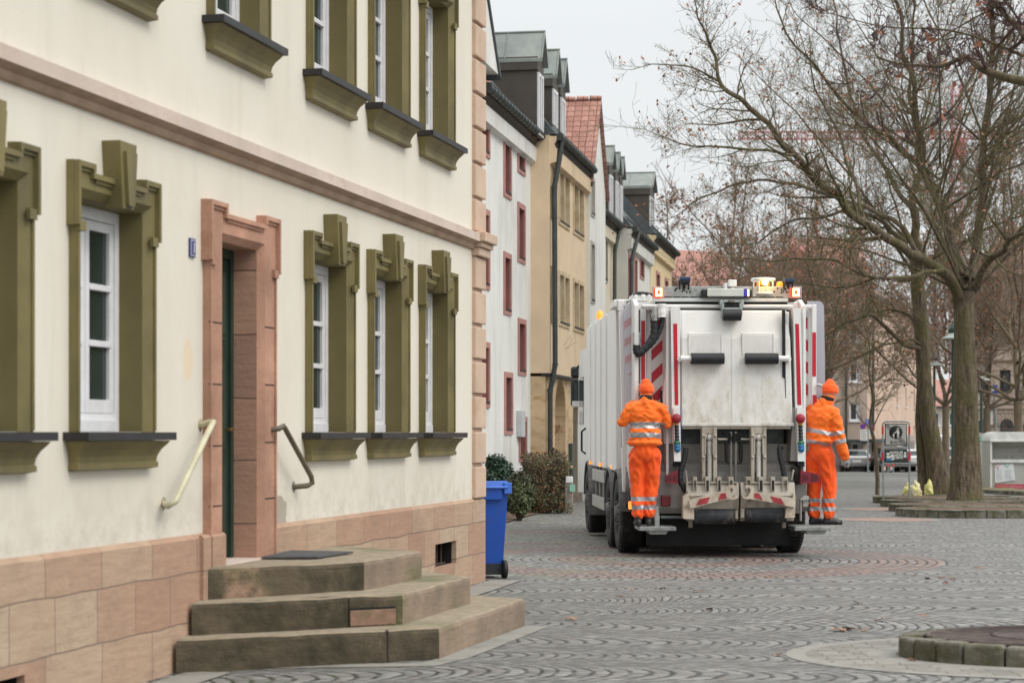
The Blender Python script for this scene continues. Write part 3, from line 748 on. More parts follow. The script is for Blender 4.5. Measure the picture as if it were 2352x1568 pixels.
        o = mb.build('dormer', M_brown, s.root)
        mb = MB(); ov = over; k = (zr-ze)/((b-a)/2); ex = .06
        for sgn, x in ((-1, a), (1, b)):
            xe = x+sgn*ex; zz = ze-ex*k*.5
            P = [(xe, y-ov, zz), (mid, y-ov, zr), (mid, y+back, zr), (xe, y+back, zz)]
            if sgn > 0: P = P[::-1]
            mb.add(P+[(p[0], p[1], p[2]-.07) for p in P], [(0, 1, 2, 3), (7, 6, 5, 4), (0, 4, 5, 1), (1, 5, 6, 2), (2, 6, 7, 3), (3, 7, 4, 0)])
            nr = max(2, int(back/.8))
            for i in range(nr):
                yy = y-ov+.02+i*(back+ov)/nr; mb.tube([(xe, yy, zz+.012), (mid, yy, zr+.012)], .016, 5)
        mb.tube([(mid, y-ov, zr+.01), (mid, y+back, zr+.01)], .03, 6)
        mb.build('dormer_roof', M_copper, o)
        mb = MB()
        for q0, q1 in (((a+.05, zb+.05), (a+.14, ze-.34)), ((b-.14, zb+.05), (b-.05, ze-.34)), ((mid-.04, zb+.05), (mid+.04, ze-.34)), ((a+.14, ze-.42), (b-.14, ze-.34)), ((a+.14, zb+.05), (b-.14, zb+.13))):
            mb.box((q0[0], y-.05, q0[1]), (q1[0], y-.002, q1[1]))
        mb.build('window_frame', M_white, o)
        mb = MB(); mb.quad((a+.1, y-.012, zb+.1), (b-.1, y-.012, zb+.1), (b-.1, y-.012, ze-.36), (a+.1, y-.012, ze-.36)); mb.build('pane', M_pglass, o)
def Up(px, yo=0): return FT.u(px, yo)
def Hp(px, py, yo=0): return FT.y(px, py, yo).z
def pipe(house, pts, label=None):
    mb = MB(); mb.tube(pts, .062, 12)
    for p in pts[1:-1]: mb.tube([(p[0], p[1], p[2]-.03), (p[0], p[1], p[2]+.03)], .072, 12)
    mb.build('downpipe', M_copdk, house.root)

# ---- white gabled house behind the front house
uA0, uA1 = uz(33.0), Up(1141, RC)
h = House('gabled_white_house', uA0, uA1, RC, 8.62, 'white gabled house with pink window frames just behind the cream corner house', M_wh)
for px0, px1, ya, yb in ((1103, 1124, 180, 360), (1103, 1124, 480, 664), (1104, 1125, 785, 936)):
    u0 = Up(1107, RC)-1.15; u1 = Up(1121, RC); h.win(u0, u1, Hp(1115, yb, RC)+.12, Hp(1115, ya, RC)-.12, M_pinkf, M_pinkr, .12, .24)
h.win(uz(36.5), uz(37.4), 5, 6.5, M_pinkf, M_pinkr)
h.wall()
mb = MB(); b1 = Up(1146)-uA0; b0 = b1-6.0; mid = (b0+b1)/2; zb = Hp(1143, 170)-h.z0; za = zb+3.05
P = [(b0, -RC, zb), (b1, -RC, zb), (mid, -RC, za)]
mb.add(P+[(p[0], 8, p[2]) for p in P], [(0, 1, 2), (5, 4, 3), (0, 3, 4, 1)])
mb.build('gable', M_wh, h.root)
mb = MB()
for sg, be in ((-1, b0), (1, b1)):
    k = (za-zb)/(mid-b0); xe = be+sg*.03; ze = zb-.03*k
    P = [(xe, -RC-.04, ze+.05), (mid, -RC-.04, za+.05), (mid, 8, za+.10), (xe, 8, ze+.10)]
    if sg > 0: P = P[::-1]
    mb.add(P+[(p[0], p[1], p[2]-.12) for p in P], [(0, 1, 2, 3), (7, 6, 5, 4), (0, 4, 5, 1), (1, 5, 6, 2), (2, 6, 7, 3), (3, 7, 4, 0)])
mb.build('roof', M_slate, h.root)

# ---- white house with two window columns, big dormer
uB0, uB1 = uA1+.0, 0.0
zt = 8.56
h = House('white_house', uB0, uB1, RC, zt, 'white house with staggered pink framed windows under a copper gutter and the largest dormer', M_wh)
for pa, pb, ya, yb in ((1158, 1171, 322, 452), (1158, 1171, 590, 718), (1160, 1174, 866, 990), (1190, 1203, 332, 398), (1190, 1203, 476, 600), (1191, 1205, 742, 856), (1193, 1207, 968, 1052)):
    u0, u1 = Up(pa, RC), Up(pb, RC)
    z1 = Hp(pa, ya, RC); z0 = Hp(pb, yb, RC)
    h.win(u0, u1, z0+.05, z1, M_pinkf, M_pinkr, .12, .30)
h.wall(); h.eaves(over=.21, u0=Up(1143), gu0=Up(1140), u1=uB1+.05, gu1=uB1+.15)
h.dormer(Up(1238, .1)-.02, Up(1250, .1), 8.4, 10.22, 10.86, yf=-.30)
h.dormer(Up(1272, .1), Up(1283, .1), 8.4, 10.22, 10.86, yf=-.30)
h.dormer(Up(1290, .1), Up(1300, .1), 8.4, 10.22, 10.86, yf=-.30)
mb = MB(); L_ = (Up(1192, RC)-uB0); zc = Hp(1200, 975, RC)-h.z0
mb.box((L_-.32, -.14, zc-.28), (L_+.05, -.001, zc+.32)); mb.build('meter_box', mat('meter_box_grey', (.50, .52, .53), .5, .06), h.root, .015)

# ---- ochre house with the arcade
uC0, uC1 = 0.0, uz(52.62)
h = House('ochre_house', uC0, uC1, 0.0, 8.56, 'ochre house standing forward over a sandstone arcade with two arches', M_ye)
gz = 3.0        # underside of the projecting storeys
for pa, pb in ((1266, 1277), (1284, 1306), (1317, 1339)):
    for ya, yb in (((375, 500)), ((625, 752))):
        u0, u1 = Up(pa), Up(pb)
        k0 = (HY-ya); 
        zt_ = Hp(1284, {375: 388, 625: 630}[ya]); zb_ = Hp(1284, {500: 505, 752: 738}[yb])
        h.win(u0, u1, zb_, zt_, M_ocf, M_ocf, .10, .26, two=(pb-pa > 15))
# upper storeys: wall from gz up
mb = MB(); L = uC1-uC0; t = 8.56-h.z0; b_ = gz-h.z0
wall_grid(mb, 0, L, b_, t, h.holes)
mb.quad((0, 9, b_), (0, 0, b_), (0, 0, t), (0, 9, t)); mb.quad((L, 0, b_), (L, 9, b_), (L, 9, t), (L, 0, t)); mb.quad((0, 0, b_), (0, .8, b_), (L, .8, b_), (L, 0, b_))
mb.quad((0, 9, t), (L, 9, t), (L, 0, t), (0, 0, t))
mb.build('wall', M_ye, h.root)
mb = MB(); mb.box((-.02, -.03, b_-.07), (L, .2, b_-.002)); mb.build('band', MC['lead_flashing'], h.root)
# arcade, set a hand back
ar = []; yb0 = .10
A1 = (Up(1275, .1), Up(1299, .1)); A2 = (Up(1316, .1), Up(1338, .1))
mb = MB(); e = .0; topz = b_-.075
def arch_wall(mb, u0, u1, z0, z1, arches, y, th):
    xs = sorted(arches); prev = u0
    for a, b in xs:
        mb.quad((prev, y, z0), (a, y, z0), (a, y, z1), (prev, y, z1)); r = (b-a)/2; c = (a+b)/2; sp = Hspring
        n = 16; pts = [(c-r*math.cos(math.pi*i/n), sp+r*.95*math.sin(math.pi*i/n)) for i in range(n+1)]
        for i in range(n):
            (x0, q0), (x1, q1) = pts[i], pts[i+1]
            mb.quad((x0, y, q0), (x1, y, q1), (x1, y, z1), (x0, y, z1))
            mb.quad((x0, y, q0), (x0, y+th, q0), (x1, y+th, q1), (x1, y, q1))
        mb.quad((a, y, z0), (a, y+th, z0), (a, y+th, sp), (a, y, sp)); mb.quad((b, y+th, z0), (b, y, z0), (b, y, sp), (b, y+th, sp))
        prev = b
    mb.quad((prev, y, z0), (u1, y, z0), (u1, y, z1), (prev, y, z1))
Hspring = Hp(1275, 945, .1)-h.z0
arch_wall(mb, 0, L, -.4, topz, [A1, A2], yb0, 1.0)
mb.quad((0, 9, -.4), (0, yb0, -.4), (0, yb0, topz), (0, 9, topz)); mb.quad((L, yb0, -.4), (L, 9, -.4), (L, 9, topz), (L, yb0, topz))
mb.quad((0, yb0+1.0, -.4), (L, yb0+1.0, -.4), (L, yb0+1.0, topz), (0, yb0+1.0, topz))
mb.build('arcade', M_ocs, h.root)
mb = MB(); q = (A1[1]+A2[0])/2; zq = Hp(1308, 1045, .1)-h.z0; mb.box((q-.16, yb0-.10, zq-.25), (q+.16, yb0-.001, zq+.30)); mb.box((q-.13, yb0-.11, zq-.6), (q+.10, yb0-.002, zq-.32))
mb.build('letterbox', mat('dark_green_metal', (.05, .075, .065), .4, .1), h.root, .01)
h.eaves(over=.16, u0=uC0+.05, gu0=uC0+.12)
pz = Hp(1270, 330)-h.z0
pipe(h, [(.30, -.24, 8.48-h.z0), (.28, -.22, 8.2-h.z0), (.12, -.10, 7.35-h.z0), (.10, -.12, 3.2-h.z0), (.10, -.06, 2.85-h.z0), (.10, 0.0, 2.6-h.z0), (.10, 0.0, .0)])

# ---- narrow gabled house
uD0, uD1 = uC1, uz(55.75)
yo = -.10
h = House('narrow_gabled_house', uD0, uD1, yo, 8.35, 'narrow white house with a red tiled gable roof in the middle of the terrace', M_wh)
for ya, yb in ((560, 690), (412, 492), (860, 980)):
    zt_, zb_ = Hp(1357, ya, yo), Hp(1363, yb, yo); h.win(Up(1357, yo), Up(1364, yo), zb_, zt_, mat('grey_stone_frame', (.45, .43, .38), .85, .08), mat('grey_stone_frame', (1, 1, 1)), .09, .25)
h.wall()
mb = MB(); b0, b1 = 0.0, uD1-uD0; mid = (b0+b1)/2; zb = 8.35-h.z0; za = 10.60-h.z0
P = [(b0, 0, zb), (b1, 0, zb), (mid, 0, za)]
mb.add(P+[(p[0], 8, p[2]) for p in P], [(0, 1, 2), (5, 4, 3), (0, 3, 4, 1)]); mb.build('gable', M_wh, h.root)
mb = MB()
for sg, be in ((-1, b0), (1, b1)):
    k = (za-zb)/(mid-b0); xe = be+sg*.16; ze = zb-.16*k
    P = [(xe, -.10, ze+.08), (mid, -.10, za+.08), (mid, 8, za+.08), (xe, 8, ze+.08)]
    if sg > 0: P = P[::-1]
    mb.add(P+[(p[0], p[1], p[2]-.12) for p in P], [(0, 1, 2, 3), (7, 6, 5, 4)], 0)
    mb.add(P+[(p[0], p[1], p[2]-.12) for p in P], [(0, 4, 5, 1), (1, 5, 6, 2), (2, 6, 7, 3), (3, 7, 4, 0)], 1)
for i in range(22): mb.tube([(mid, i*.36-.1, za+.09), (mid, i*.36+.22, za+.11)], .07, 6, 0)
mb.build('roof', [M_tile, M_copdk], h.root)
# ---- beige house with paired windows
uE0, uE1 = uD1, uz(61.7)
h = House('beige_house', uE0, uE1, RC, 8.05, 'beige recessed house with paired grey windows and dormers behind the red tiled gable', mat('beige_render', (.62, .55, .42), .9, .06, 1.2))
gs = MC['grey_stone_frame']
for ya, yb in ((540, 655), (740, 860)):
    h.win(Up(1384, RC), Up(1394, RC), Hp(1388, yb, RC)+.2, Hp(1388, ya, RC), gs, mat('brown_blind', (.30, .24, .18), .8, .1), .10, .3, two=True)
h.wall(); h.eaves(over=.21, gu0=uE0+.1)
for p0, p1 in ((1403, 1411), (1417, 1424), (1427, 1433)): h.dormer(Up(p0, .1), Up(p1, .1), 7.9, 9.55, 10.08, yf=-.28)
pipe(h, [(uz(61.55)-uE0, -.24, 7.95-h.z0), (uz(61.2)-uE0, -.12, 7.2-h.z0), (uz(61.2)-uE0, -.10, 0)])
# ---- white forward house
uF0, uF1 = uE1, uz(68.2)
h = House('white_forward_house', uF0, uF1, 0.0, 7.95, 'pale house with a blank side wall between two black downpipes and dark red windows', M_gr)
for pa, pb, ya, yb in ((1443, 1450, 590, 675), (1457, 1462, 597, 670), (1470, 1478, 582, 630)):
    h.win(Up(pa), Up(pb), Hp(pa, yb), Hp(pa, ya), M_pinkf, M_pinkr, .12, .22)
for k in range(3):
    h.win(Up((1443, 1457, 1470)[k]), Up((1450, 1462, 1478)[k]), 2.4, 3.9, M_pinkf, M_pinkr, .12, .22)
h.wall(); h.eaves(over=.16)
pipe(h, [(.55, -.30, 7.85-h.z0), (.15, -.12, 7.0-h.z0), (.12, -.10, 0)])
# ---- yellow house at the end
uG0, uG1 = uF1, uz(75.5)
h = House('yellow_end_house', uG0, uG1, -.02, 8.4, 'yellow house with the last broad copper dormer at the end of the terrace', M_ye2)
for i in range(2):
    for z_ in (1.4, 4.2, 6.0): h.win(uz(70+i*3), uz(71+i*3), z_, z_+1.2, M_pinkf, M_pinkr)
h.wall(); h.eaves(over=.2)
h.dormer(uz(68.6), uz(70.0), 8.2, 10.12, 10.66, yf=.1, over=.15, back=6.5)
# ---- kerb and bed in front of the terrace
strip([UG(1150, 1206), UG(1320, 1156)], .12, 'bed_kerb', 'low stone kerb along the planted bed')
k0, k1 = UG(1150, 1206), UG(1320, 1152)
mb = MB(); pts = [k0, UG(1225, 1184), UG(1300, 1164), k1]
back = FT.W((uz(34), RC, 0)); back2 = FT.W((uz(52), RC, 0))
M_soil = mat('leafy_soil', (.11, .075, .05), .95, .4, 14, bmp=.02, bscale=30, dirt=(.30, .15, .07), dscale=30, dlo=.55, dhi=.65)
def bedpt(a, b, f): 
    v = a.lerp(b, f); return (v.x, v.y, g(v.y)+.03)
near = [k0+(k0-UG(1225, 1184))*1.2]+pts; far = [back, back, back.lerp(back2, .35), back.lerp(back2, .7), back2]
for i in range(4): mb.quad(bedpt(near[i], far[i], 0), bedpt(near[i+1], far[i+1], 0), bedpt(near[i+1], far[i+1], 1), bedpt(near[i], far[i], 1))
tag(mb.build('planting_bed', M_soil), 'bare leafy soil bed in front of the terrace', kind='structure')
# ================================================================== THE REFUSE TRUCK
TO = Vector((2.70, 25.7)); TR = R(2.0)
FK = Frame(TO, TR, 0.0)                       # x right, y forward, tail at y = 0
tk = fempty('refuse_truck', FK, 'dirty white refuse truck seen from behind with red and white warning stripes', 'truck')
zA = zf(2300, 1050, 2.24); zB = zf(2800, 1050, 2.24); zC = zf(2250, 1550, 2.09); zD = zf(2800, 1550, 2.09)
zG = zf(2580, 1600, 2.85); zH = zf(2950, 1650, 3.1371)
def tp(z, x, y, yl): return FK.y(*z(x, y), yl)
def rect(mb, z, x0, y0, x1, y1, ya, yb, mi=0):
    a = tp(z, x0, y0, ya); b = tp(z, x1, y1, ya); mb.box((a.x, ya, a.z), (b.x, yb, b.z), mi)
def poly(mb, z, pts, ya, yb, mi=0):
    mb.prism([tuple(tp(z, x, y, ya)) for x, y in pts], (0, yb-ya, 0), mi)
def paint(name, c, grime, amt=.5, vert=True, rough=.4):
    m, nt, b, P = newmat(name)
    d1 = noisef(nt, P, 2.2, 6, .65, sc=(2.5, 1, .45) if vert else None); d2 = noisef(nt, P, 11, 6, .7, sc=(1, 1, .35)); d3 = noisef(nt, P, .9, 3)
    f = (d1.ramp(.46, .72)*.7+d2.ramp(.56, .72)*.55)*d3.ramp(.3, .65, .35, 1.0)*amt
    c1 = mixc(nt, f.min(1.0), c, grime)
    nt.links.new(c1, b.inputs['Base Color']); b.inputs['Roughness'].default_value = rough
    bump(nt, b, noisef(nt, P, 3, 3), .004)
    return m
M_tw = paint('truck_white_paint', (.78, .78, .77), (.48, .46, .42), .35)
def shield_paint():
    m, nt, b, P = newmat('dirty_white_panel'); sp = nt.nodes.new('ShaderNodeSeparateXYZ'); nt.links.new(P, sp.inputs[0]); z = S(nt, sp.outputs[2])
    d1 = noisef(nt, P, 2.4, 6, .7, sc=(1.8, 1, .8)); d2 = noisef(nt, P, 12, 6, .75, sc=(1.3, 1, .5))
    f = (d1.ramp(.42, .66)*.75+d2.ramp(.52, .68)*.7)*z.ramp(1.7, 3.0, .95, .12)
    c1 = mixc(nt, f.min(1.0), (.76, .76, .735), (.46, .42, .31)); nt.links.new(c1, b.inputs['Base Color']); b.inputs['Roughness'].default_value = .42; bump(nt, b, noisef(nt, P, 2.5, 3), .006); return m
M_td = shield_paint()
M_tg = paint('grimy_lift_paint', (.42, .385, .325), (.13, .09, .055), 1.7)
M_tgr = paint('grimy_grey_hopper', (.30, .285, .27), (.15, .135, .12), .8)
M_dk = mat('underbody_black', (.012, .013, .014), .75, .3, 5)
M_rub = mat('black_rubber', (.016, .018, .022), .6, .2, 12, bmp=.003, bscale=40)
M_galv = mat('galvanised_steel', (.42, .44, .43), .45, .15, 10, metal=.3, dirt=(.26, .26, .24), dscale=7)
M_red = mat('reflective_red', (.52, .010, .028), .35, .1, 20)
M_redp = mat('faded_red', (.55, .33, .36), .5, .08, 6)
M_mud = mat('grey_plastic_cover', (.42, .42, .47), .35, .05, 2)
M_fend = mat('grey_fender_plastic', (.13, .13, .135), .6, .15, 8, dirt=(.22, .20, .18), dscale=6)
M_dred = mat('dark_red_plastic', (.22, .018, .035), .4, .2, 8)
M_void2 = mat('hopper_shadow', (.02, .022, .022), .9, .2)
# ---- ribbed container body
mb = MB(); y0, y1 = 1.30, 7.1; hb, ht = 1.14, 3.36; XW = 1.17
mb.box((-XW, y0, hb), (XW, y1, ht))
for i in range(6):                                # outer posts on both flanks
    yy = y0+.35+i*(y1-y0-.6)/5; rh = ht-.02 if i < 1 else ht-.03
    for s_ in (-1, 1): mb.box((s_*XW, yy-.36, hb-.06), (s_*(XW+.05+.03*(i == 0)), yy+.36, rh))
mb.build('container_body', M_tw, tk, .015)
mb = MB(); mb.box((-.9, 1.4, .72), (.9, 7.4, 1.13)); mb.box((-.45, 7.3, .6), (.45, 9.3, .95)); mb.build('chassis', M_dk, tk)
# ---- cab
mb = MB(); c0, c1 = 7.35, 9.6; pr = [(c0, .62), (c1, .55), (c1+.05, 1.6), (c1-.12, 2.75), (c1-.55, 3.02), (c0, 3.02)]
mb.prism([(-1.20, y, z) for y, z in pr], (2.40, 0, 0)); cb = mb.build('cab', M_tw, tk, .05, 3)
mb = MB(); mb.box((-1.208, 8.1, 1.75), (-1.201, 9.2, 2.55)); mb.box((1.201, 8.1, 1.75), (1.208, 9.2, 2.55)); mb.box((-1.0, c1-.02, 1.7), (1.0, c1+.02, 2.6)); mb.build('window', M_glass, cb)
mb = MB(); mb.tube([(-1.20, 7.62, 1.25), (-1.27, 7.62, 1.30), (-1.27, 7.62, 1.62), (-1.20, 7.62, 1.68)], .018, 8); mb.build('handle', M_rub, cb)
zW = zf(1850, 800, 1.7425)
for (x0, ya, x1, yb, w_) in ((755, 1160, 832, 1240, .14), (755, 1255, 840, 1440, .16)):
    a, b = tp(zW, x0, ya, 9.5), tp(zW, x1, yb, 9.5); mb = MB(); mb.box((a.x, 9.42, a.z), (b.x, 9.58, b.z)); m_ = mb.build('mirror', M_rub, cb, .05, 3)
    mb = MB(); mb.box((a.x+.05, 9.405, b.z+.05), (b.x-.05, 9.418, a.z-.05)); mb.build('mirror_glass', M_glass, m_)
mb = MB(); a, b = tp(zW, 765, 1400, 9.4), tp(zW, 835, 1440, 9.4); mb.box((a.x, 9.38, b.z), (b.x, 9.41, a.z)); mb.build('mirror_trim', M_tw, m_, .01)
a, b = tp(zW, 840, 1250, 9.4), tp(zW, 925, 1240, 9.2)
mb = MB(); mb.tube([tuple(a), tuple(b)], .025, 8); q = tp(zW, 840, 1437, 9.4); r_ = tp(zW, 905, 1452, 9.2); mb.tube([tuple(q), tuple(r_)], .04, 8); mb.tube([tuple(tp(zW, 915, 1090, 9.3)), tuple(tp(zW, 918, 1245, 9.3))], .02, 8)
mb.build('mirror_arm', M_rub, cb)
p = tp(zW, 872, 1126, 9.3); mb = MB(); mb.add([(p.x+math.cos(t_)*.19*1.0, 9.3+math.sin(t_*2)*.02, p.z+math.sin(t_)*.055+math.cos(t_)*.10) for t_ in [i*math.pi/8 for i in range(16)]], [tuple(range(16))])
mb2 = MB(); mb2.prism(mb.v, (0, .06, 0)); mb2.build('kerb_mirror', M_rub, cb)
p = tp(zA, 207, 470, 6.9); mb = MB(); mb.lathe((p.x+.03, 6.9, p.z-.07), (0, 0, 1), [(.05, 0), (.06, .03), (.055, .12), (.0, .15)], 12)
mb.build('roof_beacon', mat('lit_orange_lens', (.9, .25, .03), .3, .05, emit=(1.0, .25, .03), es=.9), tk)
# ---- tail body: side walls of the hopper
mb = MB()
for s_ in (-1, 1):
    mb.prism([(s_*1.06, .10, 1.05), (s_*1.06, 1.32, .72), (s_*1.06, 1.32, 3.30), (s_*1.06, .35, 3.34), (s_*1.06, .10, 3.25)], (s_*.05, 0, 0))
mb.box((-1.06, .30, 3.20), (1.06, 1.30, 3.30)); mb.box((-1.05, .75, .75), (1.05, .85, 1.85), 1)
mb.build('tail_body', [M_tw, M_tgr], tk, .01)
# flared side guards that carry the diagonal stripes
mb = MB(); a = tp(zA, 683, 400, .42); b = tp(zA, 790, 1640, .42); mb.box((a.x, .42, .95), (b.x, .46, a.z)); 
a2 = tp(zA, 790, 400, .42); mb.box((a2.x, .06, 1.0), (a2.x+.03, .46, a2.z))
mb.build('stripe_panel', M_tw, tk)
sp_ = MC.get('x')
mb = MB()
for k in range(5):
    y_ = 740-205+k*205-205
    if k == 0: pts = [(735, 525), (783, 490), (783, 590), (735, 625)]; pts = [(690, 560), (783, 490), (783, 585), (690, 660)]
    else: pts = [(686, 785+(k-1)*205-0), (783, 690+(k-1)*205), (783, 788+(k-1)*205), (686, 880+(k-1)*205)]
    poly(mb, zA, pts, .416, .4185)
poly(mb, zC, [(640, 160), (760, 60), (760, 130), (700, 190)], .416, .4185)
mb.build('stripe', M_red, tk)
mb = MB(); rect(mb, zA, 583, 385, 640, 1640, .30, .40); rect(mb, zA, 640, 400, 685, 1640, .38, .45); mb.build('guard_post', M_tw, tk, .012)
mb = MB(); rect(mb, zA, 594, 520, 628, 1052, .294, .298); mb.build('stripe', M_red, tk)
mb = MB(); rect(mb, zA, 594, 1110, 628, 1300, .294, .298); mb.build('stripe', M_red, tk)
# translucent looking grey side cover on the left with the stripes of its back showing faintly
mb = MB(); poly(mb, zA, [(437, 432), (470, 365), (582, 372), (584, 1600), (460, 1600)], .55, .60); cov = mb.build('side_cover', M_mud, tk, .01)
cov.data.materials[0] = mat('pale_grey_cover', (.56, .56, .61), .4, .05, 2, dirt=(.44, .44, .50), dscale=1.2)
mb = MB()
for k in range(4): 
    yy = 470+k*158; poly(mb, zA, [(440+k*5, yy+58), (525+k*8, yy), (528+k*8, yy+60), (440+k*5, yy+128)] if k < 3 else [(470, 1008), (552, 935), (552, 1010)], .546, .549)
mb.build('faded_stripe', M_redp, cov)
mb = MB(); poly(mb, zA, [(396, 432), (436, 432), (462, 1650), (432, 1650)], .62, .75); mb.box((-1.33, .7, 3.26), (-1.16, 1.35, 3.36)); mb.build('side_frame', M_tw, tk, .012)
# right guard
mb = MB(); rect(mb, zB, 903, 405, 972, 1650, .42, .46); a2 = tp(zB, 903, 400, .42); mb.box((a2.x-.03, .06, 1.0), (a2.x, .46, a2.z)); mb.build('stripe_panel', M_tw, tk)
mb = MB()
for k in range(5):
    y_ = 450+k*202; x_ = 905+k*5; poly(mb, zB, [(x_, y_), (x_+57, y_+48), (x_+57, y_+148), (x_, y_+100)] if k < 4 else [(x_, y_+10), (x_+50, y_+55), (x_+50, y_+90), (x_+5, y_+110)], .414, .4185)
mb.build('stripe', M_red, tk)
mb = MB(); rect(mb, zB, 1003, 375, 1045, 1650, .30, .40); rect(mb, zB, 972, 408, 1003, 1650, .38, .45); rect(mb, zB, 830, 376, 1003, 408, .27, .38); mb.build('guard_post', M_tw, tk, .012)
mb = MB(); rect(mb, zB, 1006, 625, 1040, 1018, .294, .298); rect(mb, zB, 1010, 1185, 1046, 1300, .294, .298); mb.build('stripe', M_red, tk)
mb = MB(); n = 6; pts = [(965, 345), (1060, 345)]+[(1060+50*math.sin(i*math.pi/12), 400-55*math.cos(i*math.pi/12)) for i in range(1, 7)]+[(1120, 900), (1120, 1650), (965, 1650)]
poly(mb, zB, pts, .58, .62); cvr = mb.build('side_cover', M_mud, tk, .01)
# ---- pillars with the long red strips and the control panels
for z, pil, strip_, s_ in ((zA, [(858, 403), (940, 403), (945, 1620), (872, 1620)], (880, 547, 915, 1275), -1), (zB, [(835, 405), (903, 405), (925, 1620), (862, 1620)], (853, 548, 890, 1275), 1)):
    mb = MB(); poly(mb, z, pil, 0.0, .30); pl = mb.build('pillar', M_tw, tk, .02)
    mb = MB(); x0, ya, x1, yb = strip_; poly(mb, z, [(x0, ya), (x1, ya), (x1+11, yb), (x0+14, yb)] if s_ < 0 else [(x0, ya), (x1-4, ya), (x1+18, yb), (x0+20, yb)], -.005, -.001); mb.build('reflective_strip', M_red, pl)
for z, X0, X1, w_ in ((zC, 928, 990, -1), (zD, 812, 880, 1)):
    mb = MB(); poly(mb, z, [(X0+(0 if w_ < 0 else 0), 168), (X1-6, 168), (X1, 615), (X0+6, 615)], -.09, -.004); cp = mb.build('control_panel', M_tw, tk, .015)
    cxp = 953 if w_ < 0 else 839
    mb = MB(); q = tp(z, cxp, 258, -.11); mb.sphere(tuple(q), (.063, .05, .063)); mb.build('red_stop_button', mat('matt_red', (.30, .012, .03), .5, .1), cp)
    cols = {'amber': (.75, .33, .02), 'black': (.02, .02, .025), 'green': (.02, .16, .08), 'blue': (.02, .16, .36)}
    for i, (yy, c_) in enumerate(((298, 'amber'), (324, 'black'), (352, 'black'), (380, 'black'), (406, 'black'), (433, 'black'), (462, 'green'), (489, 'blue'), (514, 'blue'))):
        q = tp(z, cxp+i*.9, yy, -.092); r_ = .026 if c_ in ('black', 'amber') else .037
        mb = MB(); mb.lathe((q.x, -.088, q.z), (0, -1, 0), [(r_*1.15, 0), (r_*1.15, .008), (r_, .010), (r_*.9, .026), (0, .028)], 16)
        mb.build('push_button', mat('button_'+c_, cols[c_], .35, .05), cp)
    mb = MB(); rect(mb, z, X0+12, 617, X1-6, 660, -.02, .2); mb.build('lower_bracket', M_dk, tk)
# inner side wall next to the right control panel with a violet cable
mb = MB(); poly(mb, zD, [(778, 165), (812, 165), (824, 615), (755, 612)], .02, .5); mb.build('hopper_cheek', M_tgr, tk)
for z, x0, x1, yy in ((zC, 988, 982, 600), (zD, 812, 822, 640)):
    mb = MB(); mb.tube([tuple(tp(z, x0, 165, -.05)), tuple(tp(z, (x0+x1)/2+2, 400, -.06)), tuple(tp(z, x1, yy, -.05))], .008, 6); mb.build('cable', mat('violet_cable', (.10, .08, .22), .5), tk)
# ---- the big rear shield
mb = MB(); pan = [(560+403, 425)]
L_ = tp(zA, 947, 425, .08); Rr_ = tp(zB, 738, 425, .08); bt = tp(zA, 950, 1443, .08)
x0, x1, zt_, zb_ = L_.x, Rr_.x+.06, L_.z, bt.z
mb.add([(x0, .10, zt_), (x1, .10, zt_), (x1+.04, .02, zb_+1.1), (x0, .02, zb_+1.1), (x0, -.03, zb_), (x1+.06, -.03, zb_), (x0, .5, zt_), (x1, .5, zt_), (x1+.06, .5, zb_), (x0, .5, zb_)],
       [(3, 2, 1, 0), (4, 5, 2, 3), (0, 1, 7, 6), (9, 8, 5, 4), (0, 6, 9, 4, 3), (1, 2, 5, 8, 7)])
sh = mb.build('rear_shield', M_td, tk, .02)
mb = MB()          # pressed squares, centre seam and edge folds stand slightly proud
def ysh(z): 
    zz = zb_+1.1
    return .02+(z-zz)/(zt_-zz)*.08 if z > zz else -.03+(z-zb_)/1.1*.05
for z, xa, xb in ((zA, 1012, 1318), (zB, 372, 662)):
    a, b = tp(z, xa, 632, .05), tp(z, xb, 825, .05)
    for (p, q) in (((a.x, a.z-.02), (b.x, a.z)), ((a.x, b.z), (a.x+.02, a.z-.02)), ((b.x-.02, b.z), (b.x, a.z-.02))):
        mb.box((p[0], ysh((p[1]+q[1])/2)-.016, p[1]), (q[0], .2, q[1]))
    mb.box((a.x+.02, ysh((a.z+b.z)/2)-.009, b.z), (b.x-.02, .2, a.z-.02))
cxs = tp(zB, 284, 800, .05).x
mb.add([(cxs-.006, ysh(zt_)-.004, zt_-.05), (cxs+.006, ysh(zt_)-.004, zt_-.05), (cxs+.006, .012, zb_+1.1), (cxs-.006, .012, zb_+1.1), (cxs-.006, -.040, zb_+.02), (cxs+.006, -.040, zb_+.02)], [(0, 3, 2, 1), (3, 4, 5, 2)])
mb.build('pressed_panel', M_td, sh, .004)
mb = MB(); mb.box((x0-.0, -.045, zb_-.03), (x1+.07, .10, zb_+.012)); mb.build('bottom_edge', paint('edge_paint', (.70, .68, .64), (.25, .18, .12), 1.3), sh, .006)
for z, xa, xb, xs, xe in ((zA, 1040, 1335, 945, 1040), (zB, 406, 698, 698, 792)):
    a, b = tp(z, xa, 860, -.07), tp(z, xb, 860, -.07); mb = MB(); mb.tube([tuple(a), tuple(b)], .072, 20); ro = mb.build('rubber_roller', M_rub, tk, .01)
    a, b = tp(z, xs, 860, -.07), tp(z, xe, 860, -.07); mb = MB(); mb.tube([tuple(a), tuple(b)], .038, 12); mb.tube([(a.x if z is zA else b.x, -.07, a.z), (a.x if z is zA else b.x, .2, a.z)], .04, 10); mb.build('roller_arm', M_tw, ro)
mb = MB()      # dark gap right of the shield
poly(mb, zB, [(741, 425), (764, 425), (768, 1035), (775, 1435), (768, 1435), (762, 1040), (738, 1020)], -.015, .05); mb.build('shield_gap', M_void2, tk)
